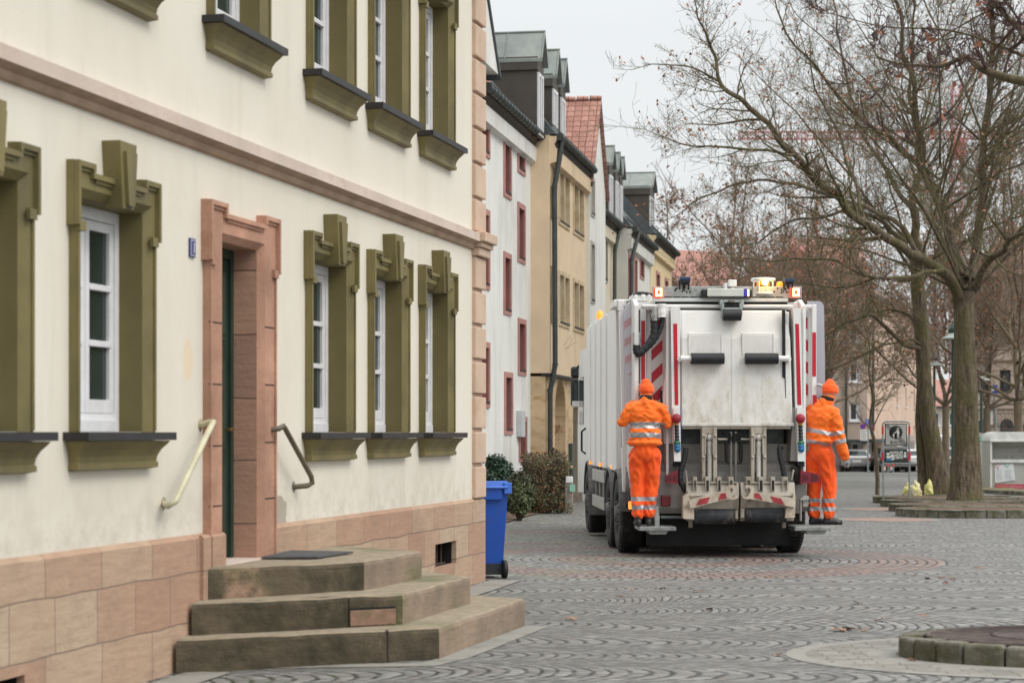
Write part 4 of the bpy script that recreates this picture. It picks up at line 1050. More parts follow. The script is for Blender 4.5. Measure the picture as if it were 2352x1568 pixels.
mb = MB(); rect(mb, zB, 766, 440, 800, 1440, .06, .4); mb.build('shield_guide', M_tw, tk, .01)
mb = MB(); rect(mb, zA, 935, 420, 949, 1440, .05, .4); mb.build('shield_guide', M_tw, tk, .01)
# ---- top rails
mb = MB(); a = tp(zA, 600, 372, .12); b = tp(zB, 835, 408, .12); mb.box((a.x, .12, b.z), (b.x, .2, a.z)); mb.build('top_tube', M_tw, tk, .02)
a = tp(zA, 695, 318, .14); b = tp(zB, 790, 352, .14); mb = MB(); mb.box((a.x, .14, b.z), (b.x, .24, a.z)); tr = mb.build('top_rail', mat('rail_white', (.62, .66, .65), .4, .08, 6), tk, .01)
mb = MB()
for k in range(14):
    x = a.x+.15+k*(b.x-a.x-.2)/14; mb.box((x, .136, b.z+.055), (x+.10, .139, b.z+.068))
mb.build('rail_slots', M_void2, tr)
mb = MB(); mb.box((a.x+.05, .2, b.z-.06), (b.x, .6, b.z)); mb.build('top_gap', M_void2, tk)
mb = MB(); rect(mb, zA, 695, 213, 1140, 318, .20, .23); rect(mb, zB, 470, 213, 912, 318, .20, .23); rect(mb, zA, 1130, 213, 1640, 318, .215, .24)
lb = mb.build('light_bar', M_galv, tk, .006)
mb = MB(); rr = random.Random(3)
for z, lo, hi in ((zA, 830, 1110), (zB, 650, 810)):
    for k in range(14):
        q = tp(z, rr.uniform(lo, hi), rr.uniform(228, 270), .2); mb.lathe((q.x, .199, q.z), (0, -1, 0), [(rr.choice((.007, .013)), 0), (0, .001)], 8)
mb.build('bolt_holes', M_void2, lb)
M_amb = mat('lit_red_lamp', (.7, .05, .03), .4, .05, emit=(1.0, .05, .02), es=.9)
M_led = mat('lit_led', (1, .5, .3), .4, .02, emit=(1.0, .34, .13), es=4.5)
for z, X0, X1 in ((zA, 708, 792), (zB, 817, 895)):
    mb = MB(); rect(mb, z, X0, 226, X1, 310, .12, .199); la = mb.build('warning_lamp', M_amb, lb, .012)
    mb = MB()
    for i in range(3):
        for j in range(4):
            if i == 1 and j in (1, 2): continue
            q = tp(z, X0+22+i*21, 240+j*18, .12); mb.lathe((q.x, .121, q.z), (0, -1, 0), [(.017, 0), (.015, .008), (0, .010)], 10)
    mb.build('led', M_led, la)
mb = MB(); a, b = tp(zA, 1138, 236, .05), tp(zB, 470, 312, .05); mb.box((a.x, .06, b.z), (b.x, .19, a.z)); wl = mb.build('work_light', M_rub, lb, .02)
a, b = tp(zA, 1185, 233, .05), tp(zB, 393, 305, .05); mb = MB(); mb.box((a.x, .035, b.z), (b.x, .14, a.z)); mb.build('lamp_cover', mat('milky_lamp_cover', (.66, .68, .62), .25, .08, 3, dirt=(.50, .50, .44), dscale=2), wl, .01)
mb = MB(); rect(mb, zB, 394, 235, 426, 303, .033, .14); mb.build('blue_end', mat('blue_lens', (.06, .07, .45), .2, .05), wl, .004)
mb = MB(); rect(mb, zB, 428, 240, 441, 300, .035, .12); mb.build('amber_end', M_led, wl, .004)
# spot lamps, camera, beacons on the bar
for z, X0, X1, Y0, Y1 in ((zA, 938, 1018, 138, 222), (zB, 752, 826, 153, 220)):
    a, b = tp(z, X0, Y0, .2), tp(z, X1, Y1, .2); c_ = (a.x+b.x)/2; w2 = (b.x-a.x)/2; mb = MB()
    mb.box((a.x, .10, b.z+.03), (b.x, .28, a.z), 0)
    for k in range(7): mb.box((a.x+.012+k*w2*2/7.4, .075, b.z+.05), (a.x+.030+k*w2*2/7.4, .099, a.z-.04), 1)
    mb.box((a.x-.01, .08, a.z-.035), (b.x+.01, .3, a.z+.006), 2); mb.tube([(c_, .2, b.z-.02), (c_, .2, b.z+.04)], .02, 8)
    mb.tube([(a.x, .2, b.z-.03), (a.x-.006, .2, b.z+.09)], .012, 6); mb.tube([(b.x, .2, b.z-.03), (b.x+.006, .2, b.z+.09)], .012, 6)
    mb.build('spot_lamp', [M_rub, M_rub, mat('blue_black_housing', (.02, .05, .12), .4, .1)], lb, .006)
q = tp(zA, 1410, 190, .2); mb = MB(); mb.box((q.x-.05, .15, q.z-.04), (q.x+.05, .27, q.z+.05)); mb.tube([(q.x-.09, .2, q.z-.09), (q.x-.09, .2, q.z+.01)], .03, 8); mb.tube([(q.x+.0, .2, q.z-.09), (q.x, .2, q.z)], .03, 8); mb.build('rear_camera', M_tw, lb, .01)
q = tp(zB, 567, 290, .3); tq_ = tp(zB, 567, 140, .3); hh = tq_.z-q.z
M_clear = mat('clear_cage', (.75, .76, .72), .25, .05)
mb = MB(); mb.lathe((q.x, .3, q.z), (0, 0, 1), [(0, .0), (.15, 0), (.15, .03), (.0, .03)], 24); mb.lathe((q.x, .3, tq_.z-.04), (0, 0, 1), [(0, 0), (.155, 0), (.165, .02), (.155, .04), (0, .045)], 24)
for k in range(8):
    an = k*math.pi/4+.2; mb.tube([(q.x+.135*math.cos(an), .3+.135*math.sin(an), q.z+.02), (q.x+.135*math.cos(an), .3+.135*math.sin(an), tq_.z-.03)], .008, 6)
bc = mb.build('rotating_beacon', M_clear, lb)
mb = MB(); mb.lathe((q.x, .3, q.z+.03), (0, 0, 1), [(.05, 0), (.05, .08), (.08, .10), (.0, .10)], 16); mb.build('beacon_base', M_rub, bc)
mb = MB(); mb.lathe((q.x, .3, q.z+.13), (0, 0, 1), [(.075, 0), (.085, .03), (.085, hh-.23), (.06, hh-.18), (.0, hh-.17)], 20); mb.build('amber_lens', mat('lit_amber_lens', (.8, .25, .02), .3, .05, emit=(1.0, .25, .01), es=.75), bc)
mb = MB(); p_ = tp(zB, 583, 175, .2); mb.sphere((p_.x, .205, p_.z), .042); mb.build('bulb', mat('lit_bulb', (1, .8, .5), .3, .0, emit=(1.0, .55, .15), es=9), bc)
bl = bpy.data.lights.new('beacon_light', 'POINT'); bl.energy = 2.5; bl.color = (1, .5, .12); bl.shadow_soft_size = .06; blo = bpy.data.objects.new('beacon_light', bl); COL.objects.link(blo); blo.parent = bc; blo.location = (q.x+.05, .05, p_.z)
a, b = tp(zB, 686, 170, .35), tp(zB, 750, 214, .35); mb = MB(); mb.box((a.x, .30, b.z-.03), (b.x, .4, a.z)); mb.build('small_beacon', mat('lit_amber_small', (.9, .35, .05), .3, .05, emit=(1.0, .30, .02), es=.8), lb, .03)
# centre latch with roller
mb = MB(); rect(mb, zA, 1300, 335, 1325, 408, .02, .2); rect(mb, zA, 1488, 335, 1513, 408, .02, .2); rect(mb, zA, 1325, 335, 1488, 358, .05, .2)
for (X0, X1) in ((1320, 1336), (1478, 1500)): poly(mb, zA, [(X0, 360), (X1, 360), (X1, 480), (X0, 480)], -.06, .10)
rect(mb, zA, 1336, 404, 1478, 432, -.05, .08); lt = mb.build('latch_bracket', mat('grey_green_steel', (.36, .40, .38), .5, .1, 6), tk, .008)
mb = MB(); rect(mb, zA, 1336, 366, 1478, 402, .03, .1); mb.build('latch_gap', M_void2, lt)
a, b = tp(zA, 1326, 470, -.06), tp(zA, 1487, 470, -.06); mb = MB(); mb.tube([tuple(a), tuple(b)], .075, 20); mb.build('rubber_roller', M_rub, lt, .01)
mb = MB(); rect(mb, zA, 1378, 332, 1432, 360, .0, .049); mb.build('latch_pin', mat('worn_steel', (.20, .17, .16), .4, .2, 20, metal=.6), lt, .01)
# hoses and fittings in the top corners
mb = MB(); mb.box(tuple(tp(zA, 520, 625, .2))[:1]+(.16, tp(zA, 520, 625, .2).z), tuple(tp(zA, 585, 740, .2))[:1]+(.28, tp(zA, 585, 740, .2).z)); mb.build('junction_box', M_galv, tk, .01)
def hose(z, pts, r, m, nm='hydraulic_hose', yy=.05):
    P = [tp(z, x, y, yy+(w_[0] if w_ else 0)) for x, y, *w_ in pts]
    Q = []
    for i in range(len(P)-1):
        p0 = P[max(i-1, 0)]; p1 = P[i]; p2 = P[i+1]; p3 = P[min(i+2, len(P)-1)]
        for k in range(6):
            t = k/6; Q.append(.5*((2*p1)+(-p0+p2)*t+(2*p0-5*p1+4*p2-p3)*t*t+(-p0+3*p1-3*p2+p3)*t**3))
    Q.append(P[-1]); mb = MB(); mb.tube(Q, [r*(1+.10*math.sin(i*2.1)) for i in range(len(Q))], 10); return mb.build(nm, m, tk)
hose(zA, [(712, 430), (712, 560), (700, 660), (640, 755), (570, 815), (550, 780), (553, 740)], .050, M_rub)
hose(zA, [(695, 420), (692, 520), (702, 600)], .026, M_rub)
hose(zA, [(785, 480), (775, 560), (735, 660), (680, 735), (630, 775)], .034, M_rub)
hose(zA, [(712, 400), (713, 520)], .044, M_galv, 'hose_fitting', .03)
hose(zA, [(776, 370), (776, 490)], .062, M_tw, 'oil_filter', .03)
hose(zA, [(520, 290), (570, 275), (640, 278), (700, 292)], .022, M_rub, 'air_hose', .5)
mb = MB(); rect(mb, zA, 500, 292, 690, 345, .5, .8); 
for x in (540, 610, 665): q = tp(zA, x, 305, .5); mb.sphere((q.x, .52, q.z+.01), .045)
mb.build('valve_block', M_tw, tk, .02)
mb = MB(); rect(mb, zA, 365, 330, 500, 352, .7, 1.3); rect(mb, zA, 385, 335, 440, 430, .66, .75); mb.build('corner_bracket', M_tw, tk, .01)
for z, pts in ((zA, [(590, 1095), (560, 1095), (540, 1130), (540, 1260)]), (zA, [(805, 1090), (805, 1115), (782, 1145), (782, 1270)]), (zB, [(1046, 1095), (1075, 1095), (1105, 1118), (1110, 1200), (1110, 1320)])):
    P = [tp(z, x, y, .27) for x, y in pts]; mb = MB(); mb.tube(P, .021, 10); mb.tube([P[-2], P[-1]], .026, 10, 1); mb.build('grab_handle', [M_galv, M_rub], tk)
mb = MB(); poly(mb, zA, [(840, 410), (858, 410), (872, 1620), (800, 1620), (790, 1200), (835, 700)], .12, .3); mb.build('inner_wall', M_tw, tk)
# ---- hopper interior below the shield
def seg(z, X0, Y0, X1, Y1, ya, yb, m, nm, bv=.006, par=tk):
    mb = MB(); rect(mb, z, X0, Y0, X1, Y1, ya, yb); return mb.build(nm, m, par, bv)
M_teal = mat('dirty_teal_steel', (.10, .125, .12), .5, .3, 6, dirt=(.03, .035, .033), dscale=5)
seg(zC, 1000, 310, 1010+900, 345, -.02, .3, M_tg, 'upper_sill')
a = tp(zC, 985, 345, .35); b = tp(zD, 700, 470, .35); mb = MB(); mb.box((a.x, .35, b.z), (b.x, .42, a.z)); mb.build('upper_back_plate', M_teal, tk)
a = tp(zC, 800, 470, .30); b = tp(zD, 740, 640, .30); mb = MB(); mb.box((a.x, .32, b.z), (b.x, .42, a.z)); mb.build('back_plate', M_tgr, tk)
mb = MB(); z1 = tp(zC, 900, 640, .22).z; z2 = tp(zC, 900, 700, .15).z; z3 = tp(zC, 900, 775, .12).z; z4 = tp(zC, 900, 900, .10).z; z5 = tp(zC, 900, 1050, .14).z
X0, X1 = -1.02, 1.04
for (ya, za, yb, zb2) in ((.32, z1+.05, .20, z1), (.20, z1, .20, z2), (.20, z2, .12, z2), (.12, z2, .12, z3), (.12, z3, .10, z4), (.10, z4, .07, z4), (.07, z4, .07, z4-.16), (.07, z4-.16, .12, z5)):
    mb.quad((X0, ya, za), (X0, yb, zb2), (X1, yb, zb2), (X1, ya, za))
mb.build('hopper_back', M_tgr, tk)
seg(zC, 820, 1070, 1012, 1095, .05, .2, mat('steel_tube', (.16, .18, .18), .4, .2, metal=.4), 'bumper_tube', .01)
for s_, z, X0, X1 in ((-1, zC, 826, 904), (1, zD, 835, 905)):
    if s_ < 0:
        mb = MB(); rect(mb, z, X0, 898, X1, 990, .0, .08); mb.build('tail_light', mat('tail_light_red', (.14, .008, .012), .3, .1), tk, .012)
# violet-red lamp guards
for z, pts in ((zG, [(245, 862), (372, 795), (378, 955), (248, 940)]), (zH, [(795, 725), (1025, 770), (1030, 870), (790, 895)])):
    mb = MB(); poly(mb, z, pts, -.12, .02); gd = mb.build('lamp_guard', M_dred, tk, .012)
    mb = MB(); cxx = sum(p[0] for p in pts)/4; cyy = sum(p[1] for p in pts)/4
    for off in (-.25, .25):
        q = [(cxx+(p[0]-cxx)*.34+off*(pts[1][0]-pts[0][0]), cyy+(p[1]-cyy)*.55) for p in pts]; poly(mb, z, q, -.126, -.121)
    mb.build('lamp_recess', mat('deep_red', (.09, .008, .015), .4), gd)
mb = MB(); poly(mb, zH, [(705, 690), (790, 730), (790, 895), (740, 900)], .0, .2); mb.build('guard_mount', M_dk, tk)
mb = MB(); poly(mb, zH, [(740, 900), (870, 890), (840, 1060), (735, 1120)], .1, .2); mb.build('corner_plate', M_tgr, tk)
# lifting arms
for z, (p0, p1, p2, p3), (c0_, c1_) in ((zC, (1165, 1195, 1260, 1292), (1208, 1252)), (zD, (428, 456, 527, 556), (470, 514))):
    mb = MB(); rect(mb, z, p0, 330, p1, 790, -.12, .05); rect(mb, z, p2, 330, p3, 790, -.12, .05); rect(mb, z, p1, 330, p2, 385, -.11, .05); rect(mb, z, p1-5, 400, p1+6, 560, -.13, -.1); rect(mb, z, p2-6, 400, p2+5, 560, -.13, -.1)
    poly(mb, z, [(p1, 385), (c0_, 385), (c0_+6, 400), (p1, 440)], -.11, .05); poly(mb, z, [(p2, 385), (c1_, 385), (c1_-6, 400), (p2, 440)], -.11, .05)
    for px_ in (p0+12, p3-14):
        for py_ in (400, 580): q = tp(z, px_, py_, -.12); mb.lathe((q.x, -.12, q.z), (0, -1, 0), [(.022, 0), (.020, .018), (0, .02)], 10)
    ar_ = mb.build('lift_arm', M_tg, tk, .006)
    mb = MB(); cc = (c0_+c1_)/2; a, b = tp(z, cc, 450, -.06), tp(z, cc, 775, -.06); r_ = (tp(z, c1_, 500, -.06).x-tp(z, c0_, 500, -.06).x)/2
    mb.tube([tuple(a), tuple(b)], r_*.95, 16); q = tp(z, cc, 412, -.06); mb.tube([(q.x, -.06, q.z), tuple(a)], .03, 10); mb.tube([(a.x, -.06, a.z), (a.x, -.06, a.z-.06)], r_*1.1, 16); mb.lathe((q.x, -.10, q.z), (0, 1, 0), [(0, 0), (.045, 0), (.045, .08), (0, .08)], 12)
    mb.build('lift_cylinder', paint('cylinder_white', (.66, .65, .61), (.33, .27, .2), 1.0), ar_)
mb = MB()
for x in (260, 300): rect(mb, zD, x-9, 370, x+9, 775, -.02, .02)
mb.build('centre_rod', mat('rod_steel', (.22, .22, .19), .4, .2, metal=.4), tk, .006)
for x in (221, 341):
    mb = MB(); a, b = tp(zD, x, 455, .0), tp(zD, x, 600, .0); c2 = tp(zD, x, 630, 0); mb.tube([tuple(a), tuple(b), tuple(c2)], [.028, .026, .008], 10); mb.tube([tuple(c2), (c2.x+(.05 if x < 280 else -.05), 0, c2.z)], .012, 6); mb.build('gas_spring', M_dk, tk)
mb = MB(); rect(mb, zD, 150, 422, 235, 438, .0, .05); rect(mb, zD, 330, 422, 425, 438, .0, .05); mb.build('cross_shaft', M_tg, tk, .008)
mb = MB(); rr = random.Random(8)
for k in range(12): 
    x = 240+k*9; rect(mb, zD, x-2, 375+rr.random()*30, x+3, 440+rr.random()*30, -.03-.01*(k % 3), .0)
mb.build('valve_levers', M_dk, tk)
hose(zC, [(1030, 500), (1025, 560), (1005, 640), (985, 710), (990, 790), (1035, 870)], .038, M_rub, yy=-.04)
hose(zD, [(690, 490), (665, 505), (670, 580), (690, 660), (705, 745)], .034, M_rub, yy=-.04)
# comb lift
def lift(z, xs, s_):
    pass
mb = MB(); a = tp(zC, 1042, 792, -.2); m1 = tp(zD, 322, 792, -.2); b = tp(zD, 338, 792, -.2); c2 = tp(zD, 790, 792, -.2); zlow = tp(zC, 1100, 1090, -.2).z; zmid = tp(zC, 1100, 900, -.2).z
for xa, xb in ((a.x, m1.x), (b.x, c2.x)):
    mb.add([(xa, -.20, a.z), (xb, -.20, a.z), (xb, -.26, zmid), (xa, -.26, zmid), (xb, -.16, zmid-.33), (xa, -.16, zmid-.33), (xa, -.02, a.z), (xb, -.02, a.z), (xb, -.02, zmid-.33), (xa, -.02, zmid-.33)],
           [(3, 2, 1, 0), (5, 4, 2, 3), (0, 1, 7, 6), (5, 9, 8, 4), (0, 6, 9, 5, 3), (1, 2, 4, 8, 7)])
lf = mb.build('lift_plate', M_tg, tk, .01)
mb = MB()
for z, xs in ((zC, (1090, 1125)), (zC, (1195, 1230)), (zC, (1295, 1328)), (zD, (240, 280)), (zD, (388, 428)), (zD, (492, 530)), (zD, (592, 628)), (zD, (690, 735))):
    rect(mb, z, xs[0], 745, xs[1], 775, -.26, -.08); rect(mb, z, xs[0], 775, xs[0]+7, 860, -.27, -.2); rect(mb, z, xs[1]-7, 775, xs[1], 860, -.27, -.2)
rect(mb, zC, 1050, 785, 1463, 799, -.235, -.18); rect(mb, zD, 160, 785, 310, 799, -.235, -.18); rect(mb, zD, 370, 785, 745, 799, -.235, -.18)
poly(mb, zC, [(1028, 690), (1036, 690), (1048, 770), (1046, 870), (1036, 870), (1038, 770)], -.24, -.2); poly(mb, zD, [(778, 680), (790, 690), (770, 770), (765, 775)], -.24, -.2)
mb.build('comb_teeth', M_tg, lf, .004)
mb = MB()
for z, xs in ((zC, (1202, 1223)), (zC, (1302, 1321)), (zD, (499, 523)), (zD, (599, 621))): rect(mb, z, xs[0], 776, xs[1], 850, -.268, -.24)
mb.build('tooth_gap', M_void2, lf)
for z, armp, hook, stripes, brk in (
    (zG, [(500, 1140), (740, 1075), (925, 1030), (960, 1120), (835, 1150), (520, 1235)],
     [(925, 1030), (925, 990), (980, 965), (1010, 965), (1022, 985), (1015, 1025), (1000, 1015), (998, 1000), (975, 1000), (965, 1020), (990, 1080), (1010, 1105), (1045, 1070), (1065, 1080), (1060, 1115), (1000, 1135), (955, 1125)],
     ([(582, 1198), (625, 1125), (745, 1102), (705, 1175)], [(835, 1140), (865, 1062), (918, 1056), (935, 1115)]), [(436, 1100), (490, 1060), (510, 1140), (560, 1230), (562, 1355), (438, 1350)]),
    (zH, [(165, 985), (370, 1010), (700, 1070), (720, 1185), (615, 1170), (440, 1125), (150, 1080)],
     [(165, 985), (160, 950), (140, 935), (125, 945), (120, 955), (102, 945), (105, 908), (140, 905), (190, 920), (210, 960), (205, 985), (200, 1075), (110, 1085), (65, 1065), (60, 1040), (80, 1038), (105, 1055), (130, 1050), (155, 1010)],
     ([(207, 1065), (215, 1003), (270, 1010), (315, 1088)], [(415, 1045), (545, 1075), (595, 1155), (455, 1125)]), [(600, 1320), (608, 1200), (690, 1150), (700, 1010), (730, 1040), (722, 1312)])):
    mb = MB(); poly(mb, z, armp, -.36, -.30); poly(mb, z, hook, -.358, -.31); poly(mb, z, brk, -.32, -.14)
    am = mb.build('lift_hook_arm', mat('cream_arm_paint', (.56, .49, .40), .6, .15, 6, dirt=(.33, .25, .17), dscale=8), lf, .006)
    mb = MB()
    for s2 in stripes: poly(mb, z, s2, -.368, -.361)
    mb.build('stripe', mat('dirty_red', (.36, .035, .045), .6, .2, 12), am)
mb = MB(); rect(mb, zG, 1028, 1260, 1062, 1352, -.28, -.15); rect(mb, zG, 1090, 1240, 1132, 1340, -.28, -.15); mb.build('centre_bracket', M_tg, lf, .006)
for z, X0, X1, yy in ((zG, 562, 1028, 1300), (zH, 94, 602, 1255)):
    a, b = tp(z, X0, yy+18, -.16), tp(z, X1, yy+18, -.16); mb = MB(); mb.tube([tuple(a), tuple(b)], .105, 20); mb.build('rubber_buffer', mat('scuffed_rubber', (.028, .032, .038), .6, .3, 8, dirt=(.20, .17, .13), dscale=9, dsc=(1, 1, .4), dlo=.55, dhi=.75), lf, .01)
# ---- running boards the crew stand on
for z, X0, X1, b0, b1 in ((zC, 640, 950, 715, 890), (zD, 790, 1092, 880, 1065)):
    mb = MB(); a, b = tp(z, X0, 1163, -.18), tp(z, X1, 1185, -.18); mb.box((a.x, -.20, b.z-.015), (b.x, .42, a.z)); fb = mb.build('footboard', mat('grating_steel', (.30, .32, .31), .5, .2, 12, metal=.3, dirt=(.14, .14, .12), dscale=20), tk, .008)
    mb = MB(); poly(mb, z, [(b0, 1187), (b1, 1187), (b1-25, 1225), (b0+20, 1225)], -.10, .35); mb.build('bracket', M_galv, fb, .006)
    mb = MB()
    for k in range(16): x = a.x+.02+k*(b.x-a.x-.04)/16; mb.box((x, -.19, a.z+.001), (x+.03, .41, a.z+.006))
    mb.build('tread', M_galv, fb)
FZ = a.z+.006
# ---- skirt, mud flaps
mb = MB(); mb.box((-.93, .30, .13), (.93, .36, .80)); mb.build('mud_flap', M_dk, tk)
mb = MB(); mb.box((-.9, .8, .35), (.9, 7.3, .71)); mb.build('axle_and_frame', M_dk, tk)
mb = MB(); mb.box((-.98, .15, .78), (1.0, .75, 1.06)); mb.build('lower_hopper', M_dk, tk)
mb = MB(); rect(mb, zG, 498, 1355, 542, 1450, .05, .1); rect(mb, zH, 565, 1330, 605, 1445, .05, .1); mb.build('tow_bracket', M_tg, tk)
# small hardware right of the lift
mb = MB(); poly(mb, zH, [(790, 1080), (840, 1040), (895, 1040), (900, 1090), (800, 1100)], -.12, .0); rect(mb, zH, 790, 1090, 806, 1360, -.1, .0); rect(mb, zH, 818, 1090, 880, 1180, -.08, .0); mb.build('step_linkage', mat('worn_grey', (.40, .40, .37), .5, .2, 12, dirt=(.2, .18, .16), dscale=12), tk, .008)
mb = MB(); poly(mb, zC, [(770, 1000), (800, 985), (812, 1090), (770, 1095)], -.02, .1); rect(mb, zC, 770, 1092, 812, 1165, -.02, .1); mb.build('step_linkage', [M_galv], tk, .008)
mb = MB(); poly(mb, zC, [(498, 500), (530, 505), (525, 870), (508, 870)], .55, .7); mb.build('splash_rail', M_tw, tk, .01)
# ---- wheels
def tyre_prof(r, w):
    return [(r*.56, -w/2+.02), (r*.62, -w/2), (r*.90, -w/2), (r*.97, -w/2+.02), (r, -w/2+.05), (r, w/2-.05), (r*.97, w/2-.02), (r*.90, w/2), (r*.62, w/2), (r*.56, w/2-.02)]
def wheel(x, y, side, r=.50, w_=.30, dual=False):
    mb = MB(); n = 2 if dual else 1
    for k in range(n):
        cx_ = x-side*(w_/2+k*(w_+.05)); mb.lathe((cx_, y, r), (1, 0, 0), tyre_prof(r, w_), 40)
        for j in range(48):         # tread blocks
            an = 2*math.pi*j/48
            for q in (-.10, -.035, .035, .10):
                c_, s2 = math.cos(an+abs(q)), math.sin(an+abs(q)); R0 = r+.002
                t_ = Vector((0, -s2, c_))*.018; rad = Vector((0, c_, s2)); o_ = Vector((cx_+q, y, r))
                P = [o_+rad*(R0-.01)+Vector((-.027, 0, 0))-t_, o_+rad*(R0-.01)+Vector((.027, 0, 0))-t_, o_+rad*(R0-.01)+Vector((.027, 0, 0))+t_, o_+rad*(R0-.01)+Vector((-.027, 0, 0))+t_]
                mb.add(P+[p+rad*.022 for p in P], [(4, 5, 6, 7), (0, 1, 5, 4), (1, 2, 6, 5), (2, 3, 7, 6), (3, 0, 4, 7)])
    o = mb.build('wheel', mat('tyre', (.020, .020, .021), .75, .3, 10, dirt=(.055, .050, .045), dscale=6), tk)
    mb = MB(); xf = x-side*.03
    mb.lathe((xf, y, r), (-side, 0, 0), [(r*.58, 0), (r*.56, .06), (r*.40, .12 if dual else .02), (r*.30, .12 if dual else -.02), (r*.22, -.02), (r*.18, -.06), (0, -.07)], 32)
    for j in range(10):
        an = 2*math.pi*j/10; q = Vector((xf+side*-.01, y+math.cos(an)*r*.31, r+math.sin(an)*r*.31)); mb.tube([q, q+Vector((side*.05, 0, 0))], .018, 6)
    mb.build('rim', mat('grey_rim', (.10, .10, .10), .55, .2, 8, dirt=(.17, .15, .13), dscale=8), o)
    return o
for y_, dual in ((1.25, False), (2.6, True), (6.2+.35, False)):
    for s_ in (-1, 1): wheel(s_*(1.24 if y_ < 6 else 1.26), y_, s_, .51, .31 if not dual else .27, dual)
# fenders over the rear axles, front fender
for s_ in (-1, 1):
    for y_, r_, x_ in ((1.25, .60, 1.255), (2.6, .60, 1.255), (6.55, .64, 1.27)):
        mb = MB(); n = 14; a0, a1 = (R(8), R(172))
        pts = [(y_+r_*math.cos(a0+(a1-a0)*i/n), .51+r_*math.sin(a0+(a1-a0)*i/n)) for i in range(n+1)]
        pin = [(y_+(r_-.03)*math.cos(a0+(a1-a0)*i/n), .51+(r_-.03)*math.sin(a0+(a1-a0)*i/n)) for i in range(n+1)]
        for i in range(n):
            q = [(s_*x_, pts[i][0], pts[i][1]), (s_*x_, pts[i+1][0], pts[i+1][1]), (s_*(x_-.38), pts[i+1][0], pts[i+1][1]), (s_*(x_-.38), pts[i][0], pts[i][1])]
            mb.quad(*q); mb.quad((s_*x_, *pts[i]), (s_*x_, *pin[i]), (s_*x_, *pin[i+1]), (s_*x_, *pts[i+1])); mb.quad(*[(s_*x_ if k in (0, 1) else s_*(x_-.38), *(pin[i] if k in (0, 3) else pin[i+1])) for k in range(4)])
        mb.box((s_*x_, y_-r_-.0, .30 if y_ > 3 else .56), (s_*(x_-.36), y_-r_+.03, .62))
        mb.build('fender', M_fend, tk)
# side guards, tank
for s_ in (-1, 1):
    mb = MB()
    for z_ in (.55, .95): mb.box((s_*1.24, 3.45, z_-.09), (s_*1.19, 5.7, z_+.09))
    for yy in (3.5, 4.2, 4.9, 5.6): mb.box((s_*1.19, yy, .45), (s_*1.14, yy+.06, 1.12))
    mb.build('side_guard', mat('aluminium', (.38, .38, .36), .4, .1, 8, metal=.5), tk, .01)
    mb = MB(); mb.box((s_*1.12, 3.6, .45), (s_*.5, 5.5, 1.08)); mb.build('tank', M_fend, tk, .05)
for k, y_ in enumerate((2.0, 4.0, 6.0)):
    mb = MB(); mb.box((-1.262, y_, 1.10), (-1.235, y_+.08, 1.15)); mb.build('side_marker', mat('amber_marker', (.8, .25, .03), .3, .05, emit=(1, .3, .03), es=1.0), tk)
q = tp(zC, 562, 980, .45); mb = MB(); mb.lathe((q.x, .42, q.z), (0, -1, 0), [(.06, 0), (.055, .03), (0, .035)], 16); mb.build('marker_lamp_base', M_dk, tk)
mb = MB(); mb.box((q.x-.025, .36, q.z-.05), (q.x+.025, .385, q.z+.05)); mb.build('marker_lamp', mat('lit_marker', (1, .3, .1), .3, .0, emit=(1.0, .16, .02), es=2.2), tk, .01)
# ================================================================== THE TWO CREW MEMBERS
def fabric(name, c, c2, rough=.8):
    m, nt, b, P = newmat(name)
    n = noisef(nt, P, 5, 5, .6); n2 = noisef(nt, P, 60, 3)
    col = mixc(nt, n.ramp(.35, .7), c, c2); col = mixc(nt, noisef(nt, P, 4, 6, .7, sc=(1, 1, .7)).ramp(.56, .76, 0, .38), col, tuple(x*.35+.01 for x in c)); nt.links.new(col, b.inputs['Base Color']); b.inputs['Roughness'].default_value = rough
    b.inputs['Sheen Weight'].default_value = .2
    bump(nt, b, n2, .002); return m
M_or = fabric('hi_vis_orange', (.96, .150, .005), (1.0, .20, .012))
M_ortr = fabric('hi_vis_orange_trousers', (.93, .085, .002), (.99, .125, .006))
M_hat = fabric('orange_knit', (.97, .105, .012), (1.0, .15, .025), .95)
M_band = mat('reflective_band', (.40, .40, .42), .35, .10, 30, metal=.35)
M_blk = mat('black_fabric', (.012, .012, .014), .85, .2, 20)
M_skin = mat('skin', (.46, .27, .19), .55, .06, 12)
M_boot = mat('black_boot', (.018, .018, .019), .5, .2, 12, bmp=.003)
M_glove = mat('grey_work_glove', (.33, .33, .31), .8, .15, 20, dirt=(.05, .05, .06), dscale=14, dlo=.5, dhi=.6)
